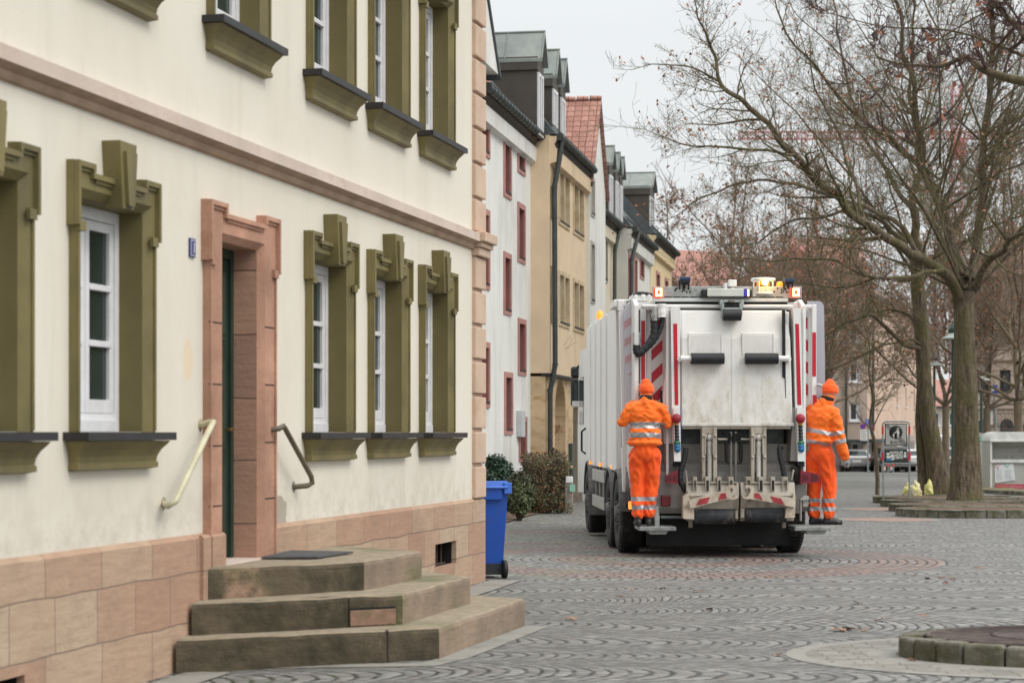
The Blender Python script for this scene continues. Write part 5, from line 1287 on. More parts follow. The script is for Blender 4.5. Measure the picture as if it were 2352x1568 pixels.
def blob(name, shapes, mats, parent, voxel=.012, smooth=8, fold=None, pick=None):
    """closed surface fused from tapered limbs and ellipsoids"""
    mb = MB()
    for sh in shapes:
        if sh[0] == 'c':                       # tapered limb through several joints
            pts = [Vector(p) for p in sh[1]]; rs = sh[2]
            for i in range(len(pts)-1):
                n = 5; L = [(pts[i].lerp(pts[i+1], k/n), rs[i]+(rs[i+1]-rs[i])*k/n) for k in range(n+1)]
                mb.tube([p for p, _ in L], [r for _, r in L], 14)
            for p, r in zip(pts, rs): mb.sphere(p, r*1.0, nu=14, nv=10)
        else:                                  # ellipsoid: centre, radii, yaw, tilt
            _, c, r, yaw, tilt = sh; b = len(mb.v); mb.sphere((0, 0, 0), r, nu=20, nv=14)
            M = Matrix.Rotation(yaw, 3, 'Z') @ Matrix.Rotation(tilt, 3, 'X')
            for i in range(b, len(mb.v)): mb.v[i] = tuple(M @ Vector(mb.v[i])+Vector(c))
    o = mb.build('tmp', mats, None)
    rm = o.modifiers.new('r', 'REMESH'); rm.mode = 'VOXEL'; rm.voxel_size = voxel; rm.use_smooth_shade = True
    if smooth: sm = o.modifiers.new('s', 'SMOOTH'); sm.iterations = smooth; sm.factor = .5
    dg = bpy.context.evaluated_depsgraph_get(); dg.update()
    me = bpy.data.meshes.new_from_object(o.evaluated_get(dg)); me.name = name
    bpy.data.objects.remove(o)
    if fold:
        me.update(); ns = [v.normal.copy() for v in me.vertices]
        for v, n in zip(me.vertices, ns): v.co += n*fold(v.co)
    if not me.materials:
        for m in mats: me.materials.append(m)
    for p in me.polygons:
        p.use_smooth = True
        if pick: p.material_index = pick(p.center)
    me.update()
    ob = bpy.data.objects.new(name, me); COL.objects.link(ob); ob.parent = parent; return ob
def folds(amp, sx=7, sz=15, seed=0, extra=None):
    def f(p):
        a = noise.noise(Vector((p.x*sx+seed, p.y*sx, p.z*sz+p.x*6)))
        b = noise.noise(Vector((p.x*sx*2.1+seed, p.y*sx*2, p.z*sz*1.8-p.x*9+5)))
        r = (1-abs(a)*2.2)*.6+b*.5
        k = amp*(extra(p) if extra else 1)
        return (r-.35)*k
    return f
def hand(parent, wrist, palm_dir, curl_dir, side, mat_, curl=1.0, s=1.0, name='hand'):
    """palm with five bent fingers; palm_dir along the hand, curl_dir the way the fingers close, side towards the thumb"""
    w = Vector(wrist); d = Vector(palm_dir).normalized(); c = Vector(curl_dir); c = (c-d*c.dot(d)).normalized(); t = Vector(side); t = (t-d*t.dot(d)-c*t.dot(c)).normalized()
    sh = []
    for k in range(4):
        a = t*((.030-.020*k)*s); sh.append(('c', [w+a*.6, w+a+d*.085*s], [.017*s, .015*s]))
        L = (.040, .045, .042, .033)[k]*s; base = w+a+d*.088*s
        an = 1.0*curl+k*.08; p1 = base+(d*math.cos(an*.55)+c*math.sin(an*.55))*L
        p2 = p1+(d*math.cos(an*1.35)+c*math.sin(an*1.35))*L*.7; p3 = p2+(d*math.cos(an*2.1)+c*math.sin(an*2.1))*L*.55
        sh.append(('c', [base, p1, p2, p3], [.0105*s, .0098*s, .0090*s, .0078*s]))
    th = w+d*.025*s+t*.032*s; th1 = th+(d*.7+t*.55+c*.35).normalized()*.038*s; th2 = th1+(d*.8+t*.0+c*.7*curl).normalized()*.032*s
    sh.append(('c', [w+d*.02*s+t*.015*s, th, th1, th2], [.017*s, .015*s, .0115*s, .009*s]))
    return sh

def crew(root, P, q):
    """q: dictionary of joints (already local) and sizes"""
    yaw = q['yaw']; E = lambda c, r, y=None, t=0: ('e', c, r, yaw if y is None else y, t)
    # continuous body: head, neck, trunk, arms, hands, legs
    hd = Vector(q['head']); f = Vector(q['face']).normalized(); r_ = f.cross(Vector((0, 0, 1))).normalized()
    body = [('e', hd, (.074, .094, .112), q['hyaw'], q.get('htilt', 0)), ('c', [hd-Vector((0, 0, .03))+f*.035, hd-Vector((0, 0, .095))+f*.055], [.058, .034]),
            ('c', [hd+f*.085+Vector((0, 0, .005)), hd+f*.108-Vector((0, 0, .028))], [.010, .015]),
            ('e', hd+f*.085-Vector((0, 0, .058)), (.025, .014, .007), q['hyaw'], 0),
            ('e', hd+r_*.074-Vector((0, 0, .01)), (.010, .018, .030), q['hyaw'], 0), ('e', hd-r_*.074-Vector((0, 0, .01)), (.010, .018, .030), q['hyaw'], 0),
            ('c', [hd-Vector((0, 0, .08)), q['neck'], q['chest']], [.055, .058, .10]), E(q['chest'], (.17, .10, .18)), E(q['belly'], (.15, .10, .17)), E(q['pelvis'], (.15, .11, .10))]
    for s_ in 'LR':
        a = q['arm'+s_]; body.append(('c', a, [.055, .048, .042, .030][:len(a)] if len(a) > 3 else [.055, .045, .032]))
        l = q['leg'+s_]; body.append(('c', [l[0], l[1], Vector(l[2])+Vector((0, 0, .13))], [.085, .060, .042]))
        body += hand(None, *q['hand'+s_])
    gl = q.get('glove')
    o = blob('body', body, [M_skin, M_glove], root, .009, 3, pick=(lambda c: 1 if gl(c) else 0) if gl else None)
    mb = MB()
    for s_ in (-1, 1): mb.sphere(hd+f*.083+r_*.030*s_+Vector((0, 0, .012)), .011)
    mb.build('eyes', mat('eye_dark', (.05, .04, .035), .2, .1), o)
    # jacket
    jk = [E(q['chest'], (.225, .145, .20)), E(q['belly'], (.218, .150, .19)), E(q['hem'], (.232, .165, .055)), ('c', [q['armL'][0], q['shc'], q['armR'][0]], [.082, .115, .082]),
          ('c', [q['neck'], q['shc']], [.088, .12]), ('c', [Vector(q['neck']), Vector(q['neck']).lerp(hd, .32)], [.088, .080])]+q.get('jx', [])
    for s_ in 'LR':
        a = q['arm'+s_]; jk.append(('c', a[:-1]+[Vector(a[-2]).lerp(Vector(a[-1]), .86)], q['armr']))
    blob('jacket', jk, [M_or, M_band], root, .011, 6, folds(.023, 7, 12, 3), q['jband'])
    # waistband shadow line is the real overhang of the blouson
    tr = [E(q['pelvis'], (.190, .145, .135))]
    for s_ in 'LR':
        l = q['leg'+s_]; tr.append(('c', [Vector(l[0]), Vector(l[1]), Vector(l[2])+Vector((0, 0, .135))], q['legr']))
    tr.append(('c', [q['belly'], q['pelvis']], [.13, .15]))
    blob('trousers', tr, [M_ortr, M_band], root, .011, 4, folds(.019, 9, 7, 9, lambda p: 1.0 if p.z > .30 else 1.7), q['tband'])
    # knitted cap and dark collar
    h = hd+Vector((0, 0, .035)); blob('knitted_cap', [('e', h, (.098, .115, .098), q['hyaw'], q.get('htilt', 0)), ('e', h+Vector((q.get('peak', 0), 0, .055)), (.066, .072, .082), q['hyaw'], 0), ('e', h-Vector((0, 0, .022)), (.101, .118, .050), q['hyaw'], 0)], [M_hat], root, .009, 3, folds(.006, 12, 30, 5))
    mb = MB(); mb.lathe(q['neck'], hd-Vector(q['neck'])+Vector((0, 0, .06)), [(.080, .0), (.086, .02), (.086, .055), (.074, .06), (.066, .02)], 24); mb.build('collar_lining', M_blk, root)
    for s_, d in (('L', q['toeL']), ('R', q['toeR'])):
        a = Vector(q['leg'+s_][2]); d = Vector(d).normalized(); z = Vector((0, 0, 1)); c0 = Vector((a.x, a.y, 0))
        b_ = [('c', [c0+z*.050-d*.035, c0+z*.048+d*.07, c0+z*.038+d*.155], [.044, .046, .036]), ('c', [c0+z*.05-d*.015, c0+z*.14-d*.01], [.046, .050]), ('c', [c0+z*.022-d*.06, c0+z*.022+d*.17], [.022, .022]), ('e', c0+z*.03+d*.12, (.045, .05, .028), 0, 0)]
        bo = blob('boot', b_, [M_boot], root, .009, 2)
        for v in bo.data.vertices: v.co.z = max(v.co.z, .001)
YP = 25.60
XA = (1485-CX)*YP/FPX; sA = FPX/YP
ra = empty('person', (XA, YP, FZ+.001), 0, 'left crew member in orange hi-vis seen from behind, holding on with both hands', 'person', 'crew riding on the back of the truck')
def PA(px, py, y=0): return Vector(((px-1485)/sA, y, (CAMH-FZ)-(py-HY)/sA))
def bandz(lims, c):
    return 1 if any(a < c.z < b for a, b in lims) else 0
zj = [(PA(0, 984).z, PA(0, 969.5).z), (PA(0, 1005.5).z, PA(0, 994).z)]
def jA(c):
    sag = .10*abs(c.x)**1.3 if c.x > 0 else .02*abs(c.x)
    if abs(c.x) < .235 and c.z < PA(0, 955).z+.1 and not (c.x > .19 and c.z > PA(0, 992).z and False):
        if any(a < c.z+sag-.006 < b for a, b in zj): return 1
    p = Vector((c.x, c.y, c.z))
    for e, w_ in ((PA(1431, 968, -.02), PA(1457, 932, .22)), (PA(1533, 972, -.02), PA(1514, 940, .22))):
        d = (w_-e); t_ = (p-e).dot(d)/d.length; perp = ((p-e)-d.normalized()*t_).length
        if .07 < t_ < .12 and perp < .1 and abs(c.x) > .2: return 1
    return 0
zt_ = [(PA(0, 1151).z, PA(0, 1140.5).z), (PA(0, 1169).z, PA(0, 1159).z)]
hL = PA(1459, 925, .25); hR = PA(1519, 935, .25)
crew(ra, PA, dict(yaw=0, hyaw=0, htilt=.12, face=(0, 1, -.25), head=PA(1485.5, 899, .045), neck=PA(1485, 920, .0), shc=PA(1484, 934, -.005), chest=PA(1483, 958, 0), belly=PA(1481, 998, -.01), hem=PA(1481, 1017, -.01),
    pelvis=PA(1481, 1040, 0), armL=[PA(1448, 939), PA(1431, 967, .02), PA(1448, 950, .16), hL], armR=[PA(1519, 941), PA(1533, 971, .02), PA(1524, 952, .16), hR], armr=[.082, .077, .068, .058],
    legL=[PA(1465, 1048), PA(1463, 1112, .03), PA(1465.5, 1203, -.02)], legR=[PA(1499, 1048), PA(1498, 1112, .03), PA(1490, 1203, .0)], legr=[.118, .094, .074],
    handL=(hL, (.15, .75, .5), (1, .2, 0), (0, 0, 1), None, 1.2), handR=(hR, (-.15, .75, .5), (-1, .2, 0), (0, 0, 1), None, 1.2), jband=jA, tband=lambda c: bandz(zt_, c), toeL=(-.10, 1, 0), toeR=(.06, 1, 0), peak=-.01,
    glove=lambda c: c.y > .2 and abs(c.x) > .1))
YP = 26.0; sA = FPX/YP; XB = (1893-CX)*YP/FPX
rb = empty('person', (XB, YP, FZ+.001), 0, 'right crew member in orange hi-vis looking down, one gloved hand hanging', 'person', 'crew riding on the back of the truck')
def PB(px, py, y=0): return Vector(((px-1893)/sA, y, (CAMH-FZ)-(py-HY)/sA))
yb_ = R(-52)
eR = PB(1925, 1010, -.17); wR = PB(1935, 1041, -.15)
def jB(c):
    p = Vector(c); a0 = PB(1914, 948, -.14); d = eR-a0; t_ = (p-a0).dot(d.normalized()); perp = ((p-a0)-d.normalized()*t_).length
    if perp < .094 and p.x > PB(1902, 0).x+.03:
        if .245 < t_ < .295 or .355 < t_ < .41: return 1
        if t_ > .1: return 0
    sl = (c.x-PB(1850, 0).x)*.22
    for a, b in ((980, 990), (1007, 1017.5)):
        if PB(0, b).z < c.z+sl < PB(0, a).z: return 1
    return 0
ztB = [(PB(0, 1154).z, PB(0, 1144.5).z), (PB(0, 1173).z, PB(0, 1163).z)]
hb_ = PB(1889, 922, .24)
crew(rb, PB, dict(yaw=yb_, hyaw=R(-65), htilt=-.25, face=(.86, .45, -.42), head=PB(1906.5, 900, -.01), neck=PB(1899, 921, -.01), shc=PB(1889, 939, .0), chest=PB(1884, 962, 0), belly=PB(1881, 1000, .0), hem=PB(1880, 1013, .0),
    pelvis=PB(1884, 1040, 0), armL=[PB(1868, 944, .14), PB(1869, 978, .26), PB(1884, 940, .28), hb_], armR=[PB(1913, 951, -.13), eR, PB(1931, 1030, -.16), wR+Vector((.01, 0, -.05))], armr=[.084, .078, .070, .060],
    legL=[PB(1871, 1050, .08), PB(1872, 1112, .09), PB(1872, 1203, .06)], legR=[PB(1896, 1050, -.05), PB(1904, 1112, -.05), PB(1901, 1203, -.06)], legr=[.118, .096, .078],
    handL=(hb_, (.2, .4, .9), (1, .2, 0), (0, 1, 0), None, 1.2), handR=(wR+Vector((.012, 0, -.045)), (.25, 0, -1), (-.4, 1, 0), (1, .3, 0), None, .7), jband=jB, tband=lambda c: bandz(ztB, c), toeL=(1, .3, 0), toeR=(1, .12, 0),
    jx=[('c', [PB(1897, 925), PB(1903, 916, -.01)], [.088, .084])], glove=lambda c: c.z < wR.z+.03 and c.x > .15 or c.y > .2 and c.z > 1.2))
# ================================================================== TREES
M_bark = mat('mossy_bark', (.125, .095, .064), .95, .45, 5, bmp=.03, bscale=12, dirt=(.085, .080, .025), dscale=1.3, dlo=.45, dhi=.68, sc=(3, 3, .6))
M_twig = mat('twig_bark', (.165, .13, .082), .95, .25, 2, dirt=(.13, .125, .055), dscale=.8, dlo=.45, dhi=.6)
M_ftwig = mat('hazed_twig_bark', (.25, .185, .145), .95, .2, 2, dirt=(.18, .14, .09), dscale=.4, dlo=.45, dhi=.6)  # bark tone lightened to stand in for haze over the far trees
M_dleaf = mat('dead_leaf', (.30, .115, .055), .8, .4, 9, dirt=(.40, .20, .10), dscale=5)
M_rleaf = mat('dark_red_leaf', (.16, .022, .02), .7, .3, 9)
class Tree:
    def __init__(s, seed, far=False): s.r = random.Random(seed); s.tr = MB(); s.cr = MB(); s.far = far; s.n = 0
    def leaf(s, p, sz, mi):
        r = s.r; a = Vector((r.gauss(0, 1), r.gauss(0, 1), r.gauss(0, 1)-.5)).normalized(); b = a.orthogonal().normalized(); c = a.cross(b)
        q = [p, p+a*sz*.4+b*sz*.38, p+a*sz*.75+b*sz*.18+c*sz*.1, p+a*sz, p+a*sz*.7-b*sz*.25-c*sz*.08, p+a*sz*.35-b*sz*.36]
        s.cr.add(q, [(0, 1, 2, 3), (0, 3, 4, 5)], mi)
    def limb(s, pts, r0, r1, lv, spawn=None, dens=1.0, leafp=.0, reach=1.0, start=.25):
        """a limb through given points; children grow from it"""
        P = []
        for i in range(len(pts)-1):
            p0 = pts[max(i-1, 0)]; p1 = pts[i]; p2 = pts[i+1]; p3 = pts[min(i+2, len(pts)-1)]; k = 4
            for j in range(k):
                t = j/k; P.append(.5*((2*p1)+(-p0+p2)*t+(2*p0-5*p1+4*p2-p3)*t*t+(-p0+3*p1-3*p2+p3)*t**3))
        P.append(pts[-1]); n = len(P)
        P = [p+Vector((noise.noise(p*1.3+Vector((lv*7, 0, 0))), noise.noise(p*1.3+Vector((0, 9, 0))), noise.noise(p*1.3+Vector((0, 0, 5)))))*min(.16, r0*1.6)*(1 if 0 < i < n-1 else 0) for i, p in enumerate(P)]
        rad = [(r0+(r1-r0)*(i/(n-1))**.75)*.84 for i in range(n)]
        s.tr.tube(P, rad, 10 if r0 > .12 else 7, 0, False)
        L = sum((P[i+1]-P[i]).length for i in range(n-1)); s.n += 1
        cnt = int(L*2.9*dens); 
        for k in range(cnt):
            f = start+(1-start)*(k+s.r.random())/max(cnt, 1); i = min(int(f*(n-1)), n-2); p = P[i].lerp(P[i+1], f*(n-1)-i); d = (P[i+1]-P[i]).normalized()
            rr = rad[i]; q = s.perp(d, s.r.uniform(.55, 1.15)); ln = reach*s.r.uniform(.7, 1.3)*(2.3-1.2*f)*(.55+.45*min(1, rr/.08))
            s.grow(p, q, ln, min(rr*.55, .045)*s.r.uniform(.5, 1), 1, leafp)
        s.grow(P[-1], (P[-1]-P[-2]).normalized(), reach*1.6, r1*.9, 1, leafp)
    def perp(s, d, an):
        a = d.orthogonal().normalized(); b = d.cross(a); ph = s.r.uniform(0, 6.2832); v = a*math.cos(ph)+b*math.sin(ph)
        q = d*math.cos(an)+v*math.sin(an); q.z += .12; return q.normalized()
    def grow(s, p, d, L, r, lv, leafp):
        R_ = s.r; far = s.far; maxlv = 3 if not far else 3
        n = 5 if lv < 3 else 3; st = L/n; pts = [p]; rad = [r]; kids = []
        for i in range(n):
            d = (d+Vector((R_.gauss(0, .17), R_.gauss(0, .17), R_.gauss(.05, .15)))).normalized(); p = p+d*st; pts.append(p); rad.append(max(r*(1-(i+1)/n*.75), .0035 if not far else .008))
            kids.append((p, d.copy(), rad[-1]))
        mb = s.tr if (lv == 1 and r > .03) else s.cr
        mb.tube(pts, rad, 5 if r > .03 else (4 if r > .015 else 3), 0, False)
        s.n += 1
        if lv < maxlv:
            nk = (6 if lv == 1 else 5) if not far else 4
            for k in range(nk):
                q = kids[R_.randrange(0 if lv > 1 else 0, len(kids))]
                s.grow(q[0]-q[1]*st*R_.random(), s.perp(q[1], R_.uniform(.45, 1.1)), L*R_.uniform(.35, .62), q[2]*.7, lv+1, leafp)
        elif R_.random() < leafp:
            s.leaf(pts[-1], R_.uniform(.05, .11)*(1 if not far else 1.5), 2 if R_.random() < .12 else 1)
    def finish(s, name, loc, label, group=None, m=None, t=None):
        O = Vector(loc)
        root = empty(name, loc, 0, label, 'tree', group)
        for mb, nm, mm in ((s.tr, 'trunk', [t or M_bark]), (s.cr, 'crown', [m or M_twig, M_dleaf, M_rleaf])):
            mb.v = [(v[0]-O.x, v[1]-O.y, v[2]-O.z) for v in mb.v]
            mb.build(nm, mm, root)
        return root
def trunk(T, pts, rad, k=22, seed=0, ridge=.10):
    """stout trunk with flutes, root flare and bark ridges"""
    P = []; Rr = []
    for i in range(len(pts)-1):
        for j in range(8): t = j/8; P.append(pts[i].lerp(pts[i+1], t)); Rr.append(rad[i]+(rad[i+1]-rad[i])*t)
    P.append(pts[-1]); Rr.append(rad[-1]); vs = []
    for p, r in zip(P, Rr):
        for j in range(k):
            a = 2*math.pi*j/k; h = p.z
            m = 1+ridge*noise.noise(Vector((math.cos(a)*1.6+seed, math.sin(a)*1.6, h*.5)))*1.6+.05*noise.noise(Vector((math.cos(a)*4+seed, math.sin(a)*4, h*2.5)))
            vs.append((p.x+r*m*math.cos(a), p.y+r*m*math.sin(a), p.z))
    T.tr.add(vs, [(i*k+j, i*k+(j+1) % k, (i+1)*k+(j+1) % k, (i+1)*k+j) for i in range(len(P)-1) for j in range(k)], 0, True)
def LP(Z, *pp):          # limb points: pixel pairs with a depth offset
    return [AT(x, y, Z+(w_[0] if w_ else 0)) for x, y, *w_ in pp]
def extra(T, b0, n, L, r):
    for k in range(n):
        a = k*2.4+T.r.uniform(-.5, .5); e = T.r.uniform(.15, 1.2); l = L*T.r.uniform(.6, 1.1); d = Vector((math.cos(a)*math.cos(e), math.sin(a)*math.cos(e), math.sin(e)))
        b1 = b0+Vector((0, 0, T.r.uniform(-.3, 1.0)))
        T.limb([b1, b1+d*l*.35+Vector((0, 0, .1*l)), b1+d*l*.7+Vector((0, 0, l*.12)), b1+d*l+Vector((0, 0, l*.1))], r, .014, 0, leafp=.15, dens=1.0, start=.15)
# ---- big plane tree on the right
Z1 = 48.0
T = Tree(11); b = AT(2216, 1166, Z1)
trunk(T, [Vector((b.x, Z1, g(Z1)+.05)), AT(2217, 1120, Z1), AT(2221, 1040, Z1), AT(2217, 900, Z1), AT(2214, 780, Z1), AT(2213, 700, Z1), AT(2212, 670, Z1)], [.44, .37, .325, .29, .245, .245, .27], seed=2)
L1 = .13
T.limb(LP(Z1, (2200, 690), (2150, 610, -1), (2068, 562, -2), (1971, 505, -3), (1892, 422, -3.5), (1826, 360, -4), (1760, 286, -4.5), (1694, 228, -5), (1657, 190, -5), (1640, 130, -5), (1619, 80, -5.2), (1600, 20, -5.5)), .17, .018, 0, leafp=.16, dens=1.25, start=.2)
T.limb(LP(Z1, (1655, 188, -5), (1620, 170, -5.2), (1575, 154, -5.6), (1530, 150, -6), (1490, 150, -6)), .035, .012, 0, leafp=.16, dens=1.0, reach=.5, start=.1)
T.limb(LP(Z1, (2222, 670), (2191, 562, 1), (2155, 461, 1.6), (2125, 373, 2), (2107, 263, 2), (2085, 145, 2), (2068, 44, 2), (2040, -60, 2)), .16, .04, 0, leafp=.10, dens=1.15)
T.limb(LP(Z1, (2225, 640), (2248, 505, .5), (2257, 395, .8), (2265, 286, 1), (2274, 176, 1), (2279, 60, 1), (2285, -60, 1)), .16, .06, 0, leafp=.08, dens=1.1)
T.limb(LP(Z1, (2228, 670), (2270, 600, -1), (2310, 560, -2), (2370, 520, -3), (2430, 470, -3)), .13, .04, 0, leafp=.1)
T.limb(LP(Z1, (2120, 590, -1.4), (2050, 510, -1), (1936, 455, .5), (1850, 430, 1.5), (1782, 417, 2), (1694, 425, 2), (1628, 450, 2), (1575, 480, 2)), .09, .018, 0, leafp=.2, dens=1.2)
T.limb(LP(Z1, (2135, 400, 1.8), (2060, 330, 1), (1980, 270, 0), (1900, 190, -.5), (1830, 100, -1), (1780, 0, -1)), .10, .02, 0, leafp=.14, dens=1.2)
T.limb(LP(Z1, (1990, 515, -3), (1960, 420, -2), (1930, 320, -1.5), (1880, 230, -1), (1850, 120, -1)), .07, .018, 0, leafp=.16, dens=1.2)
T.limb(LP(Z1, (1860, 395, -3.7), (1780, 350, -3), (1700, 345, -2.5), (1620, 340, -2), (1560, 330, -2), (1510, 310, -2)), .055, .014, 0, leafp=.2, dens=1.2)
T.limb(LP(Z1, (2257, 395, .8), (2310, 320, .2), (2352, 240, 0), (2400, 170, 0)), .09, .02, 0, leafp=.1)
T.limb(LP(Z1, (2170, 620, -1), (2080, 640, -2), (1990, 630, -3), (1900, 600, -3.5), (1800, 590, -4), (1700, 600, -4)), .075, .016, 0, leafp=.22, dens=1.2)
extra(T, AT(2213, 690, Z1), 8, 7.0, .06)
extra(T, AT(2160, 470, Z1+1.6), 6, 5.5, .04); extra(T, AT(2262, 330, Z1+.8), 6, 5.5, .04)
T.finish('plane_tree', (b.x, Z1, g(Z1)), 'tall bare plane tree with a split trunk on the stone rimmed island')
# ---- the plane tree behind it, leaning left
Z2 = 54.0
T = Tree(23); b = AT(2160, 1146, Z2)
trunk(T, [Vector((b.x, Z2, g(Z2)+.02)), AT(2157, 1110, Z2), AT(2148, 1050, Z2), AT(2133, 964, Z2), AT(2123, 880, Z2), AT(2117, 760, Z2), AT(2108, 657, Z2), AT(2105, 560, Z2)], [.34, .29, .25, .215, .195, .195, .18, .15], seed=7)
trunk(T, [AT(2123, 1146, Z2+.3), AT(2119, 1080, Z2+.3), AT(2112, 960, Z2+.2), AT(2115, 860, Z2+.1)], [.17, .14, .13, .10], k=14, seed=4)
T.limb(LP(Z2, (2117, 800), (2080, 785, -.4), (2049, 762, -1), (2005, 722, -1.5), (1970, 735, -2), (1941, 742, -2), (1895, 762, -2.5), (1850, 790, -3)), .10, .02, 0, leafp=.1, dens=1.0, reach=.7)
T.limb(LP(Z2, (2112, 770), (2090, 730, .3), (2049, 714, .6), (1995, 715, .3), (1950, 738, -1)), .085, .02, 0, leafp=.1, dens=1.0, reach=.7)
T.limb(LP(Z2, (2115, 790), (2087, 775, -.6), (2033, 792, -1), (1980, 815, -1), (1933, 826, -1)), .05, .014, 0, leafp=.1, dens=1.0, reach=.6)
T.limb(LP(Z2, (2106, 570), (2095, 470), (2112, 380, .5), (2100, 280, 1), (2090, 180, 1), (2095, 60, 1)), .16, .04, 0, leafp=.08, dens=1.1)
T.limb(LP(Z2, (2106, 600), (2060, 540, -1), (2010, 500, -1.5), (1950, 480, -2), (1880, 500, -2.5), (1800, 520, -3), (1730, 560, -3)), .11, .02, 0, leafp=.2, dens=1.2)
T.limb(LP(Z2, (2112, 700), (2150, 640, 1), (2190, 560, 2), (2230, 450, 3), (2262, 330, 3)), .11, .03, 0, leafp=.1)
T.limb(LP(Z2, (2100, 500), (2040, 400, 1), (1990, 320, 1.5), (1950, 220, 2), (1930, 100, 2), (1915, -20, 2)), .10, .02, 0, leafp=.12, dens=1.1)
T.limb(LP(Z2, (2108, 640), (2020, 640, 1), (1930, 660, 1.5), (1850, 655, 2), (1760, 640, 2)), .07, .015, 0, leafp=.2, dens=1.2)
extra(T, AT(2108, 650, Z2), 7, 7.0, .055); extra(T, AT(2112, 400, Z2), 6, 5.5, .04)
T.finish('plane_tree', (b.x, Z2, g(Z2)), 'bare plane tree leaning left with a slim second stem beside the yellow sacks')
# ---- the near tree outside the right edge; its boughs hang into the picture
Z3 = 14.25; T = Tree(5); cx3 = 4.5
trunk(T, [Vector((cx3, Z3, .12)), Vector((cx3, Z3, .8)), Vector((cx3+.05, Z3, 2.2)), Vector((cx3, Z3, 3.6))], [.36, .27, .22, .21], seed=5)
C3 = Vector((cx3, Z3, 3.55))
T.limb([C3, Vector((4.7, 15.3, 4.0)), AT(2420, 205, 15.8), AT(2352, 170, 16), AT(2252, 163, 16.3), AT(2215, 148, 16.5), AT(2160, 168, 16.8), AT(2090, 150, 17.2), AT(2010, 110, 17.6)], .085, .006, 0, leafp=.025, dens=1.1, reach=.30, start=.45)
T.limb([C3, Vector((4.8, 15.1, 4.4)), AT(2390, 110, 15.2), AT(2352, 66, 15.4), AT(2309, 20, 15.6), AT(2270, -30, 15.8)], .07, .02, 0, leafp=.025, dens=1.1, reach=.30, start=.4)
T.limb([AT(2240, 162, 16.3), AT(2190, 250, 16.2), AT(2120, 300, 16.4), AT(2060, 300, 16.6)], .016, .004, 0, leafp=.03, dens=1.1, reach=.28, start=.2)
T.limb([AT(2352, 130, 15.6), AT(2260, 90, 15.8), AT(2150, 70, 16.2), AT(2020, 60, 16.6), AT(1900, 30, 17)], .018, .004, 0, leafp=.03, dens=1.1, reach=.3, start=.2)
T.limb([AT(2352, -20, 15.6), AT(2240, 40, 15.8), AT(2100, 130, 16.2), AT(1990, 180, 16.6)], .012, .004, 0, leafp=.03, dens=1.1, reach=.3, start=.2)
T.limb([C3, Vector((5.2, 14.6, 4.6)), Vector((5.8, 14, 6.0)), Vector((6.0, 13.6, 7.4))], .14, .04, 0, dens=.6)
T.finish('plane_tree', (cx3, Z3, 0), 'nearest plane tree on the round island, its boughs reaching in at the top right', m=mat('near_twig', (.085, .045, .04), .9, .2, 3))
# ---- trees farther back
def wild(seed, H, spread, r0, fork=.28, lean=(0, 0), dens=1.0, leafp=.12, limbs=9):
    T = Tree(seed, True); r = T.r
    pts = [Vector((lean[0]*f*f, lean[1]*f*f, H*fork*f)) for f in (0, .35, .7, 1)]
    trunk(T, pts, [r0*1.35, r0, r0*.9, r0*.95], k=12, seed=seed)
    top = pts[-1]
    T.limb([top, top+Vector((r.uniform(-.4, .4), r.uniform(-.4, .4), H*.22)), top+Vector((r.uniform(-.6, .6), 0, H*.45)), Vector((r.uniform(-.7, .7), 0, H*.92))], r0*.7, .03, 0, dens=dens*1.3, leafp=leafp, reach=1.0)
    for k in range(limbs):
        a = k*2.4+r.uniform(-.4, .4); e = r.uniform(.25, 1.15); L = spread*r.uniform(.75, 1.15); b0 = top.lerp(Vector((0, 0, H*.6)), max(0, (k-4)/limbs))
        d = Vector((math.cos(a)*math.cos(e), math.sin(a)*math.cos(e), math.sin(e)))
        p1 = b0+d*L*.35; p2 = b0+d*L*.7+Vector((0, 0, L*.10)); p3 = b0+d*L+Vector((0, 0, L*.22))
        T.limb([b0, p1, p2, p3], r0*.5, .025, 0, dens=dens, leafp=leafp, reach=1.0)
    return T
protos = []
for i, sd_ in enumerate((101, 202, 303)):
    T = wild(sd_, 14.0, 6.2, .155, .22, limbs=12, dens=1.15, leafp=.34)
    protos.append(T)
spots = [(1560, 92, 0, 0, 'brown leaved tree rising behind the yellow end house'), (1680, 84, 1, 0, 'dense bare tree behind the left half of the truck roof'),
         (1800, 96, 2, 0, 'dense bare tree behind the middle of the truck roof'), (1890, 76, 0, 1, 'bare tree just right of the truck behind its grey side cover'),
         (1640, 110, 2, 1, 'farthest bare tree seen between house row and truck'), (1850, 100, 1, 2, 'bare tree behind the right half of the truck roof'),
         (2172, 80, 2, 2, 'bare tree visible in the gap between the two big plane trunks'), (2267, 82, 1, 1, 'bare tree behind the green street lamp'),
         (2338, 70, 0, 3, 'bare tree with a crooked trunk behind the white container'), (1760, 118, 0, 2, 'bare tree far back in the middle of the square')]
roots = []
for (px, Z, pi, rot, lab) in spots:
    loc = Vector(((px-CX)*Z/FPX, Z, g(Z)))
    if len([1 for q in roots if q[1] == pi]) == 0:
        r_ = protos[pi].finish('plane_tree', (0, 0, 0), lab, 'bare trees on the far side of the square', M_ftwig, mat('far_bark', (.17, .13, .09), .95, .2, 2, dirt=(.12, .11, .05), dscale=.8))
    else:
        src = [q[0] for q in roots if q[1] == pi][0]; r_ = copy_tree(src); r_['label'] = lab
    r_.location = loc; r_.rotation_euler = (0, 0, rot*1.7+px*.01); roots.append((r_, pi))
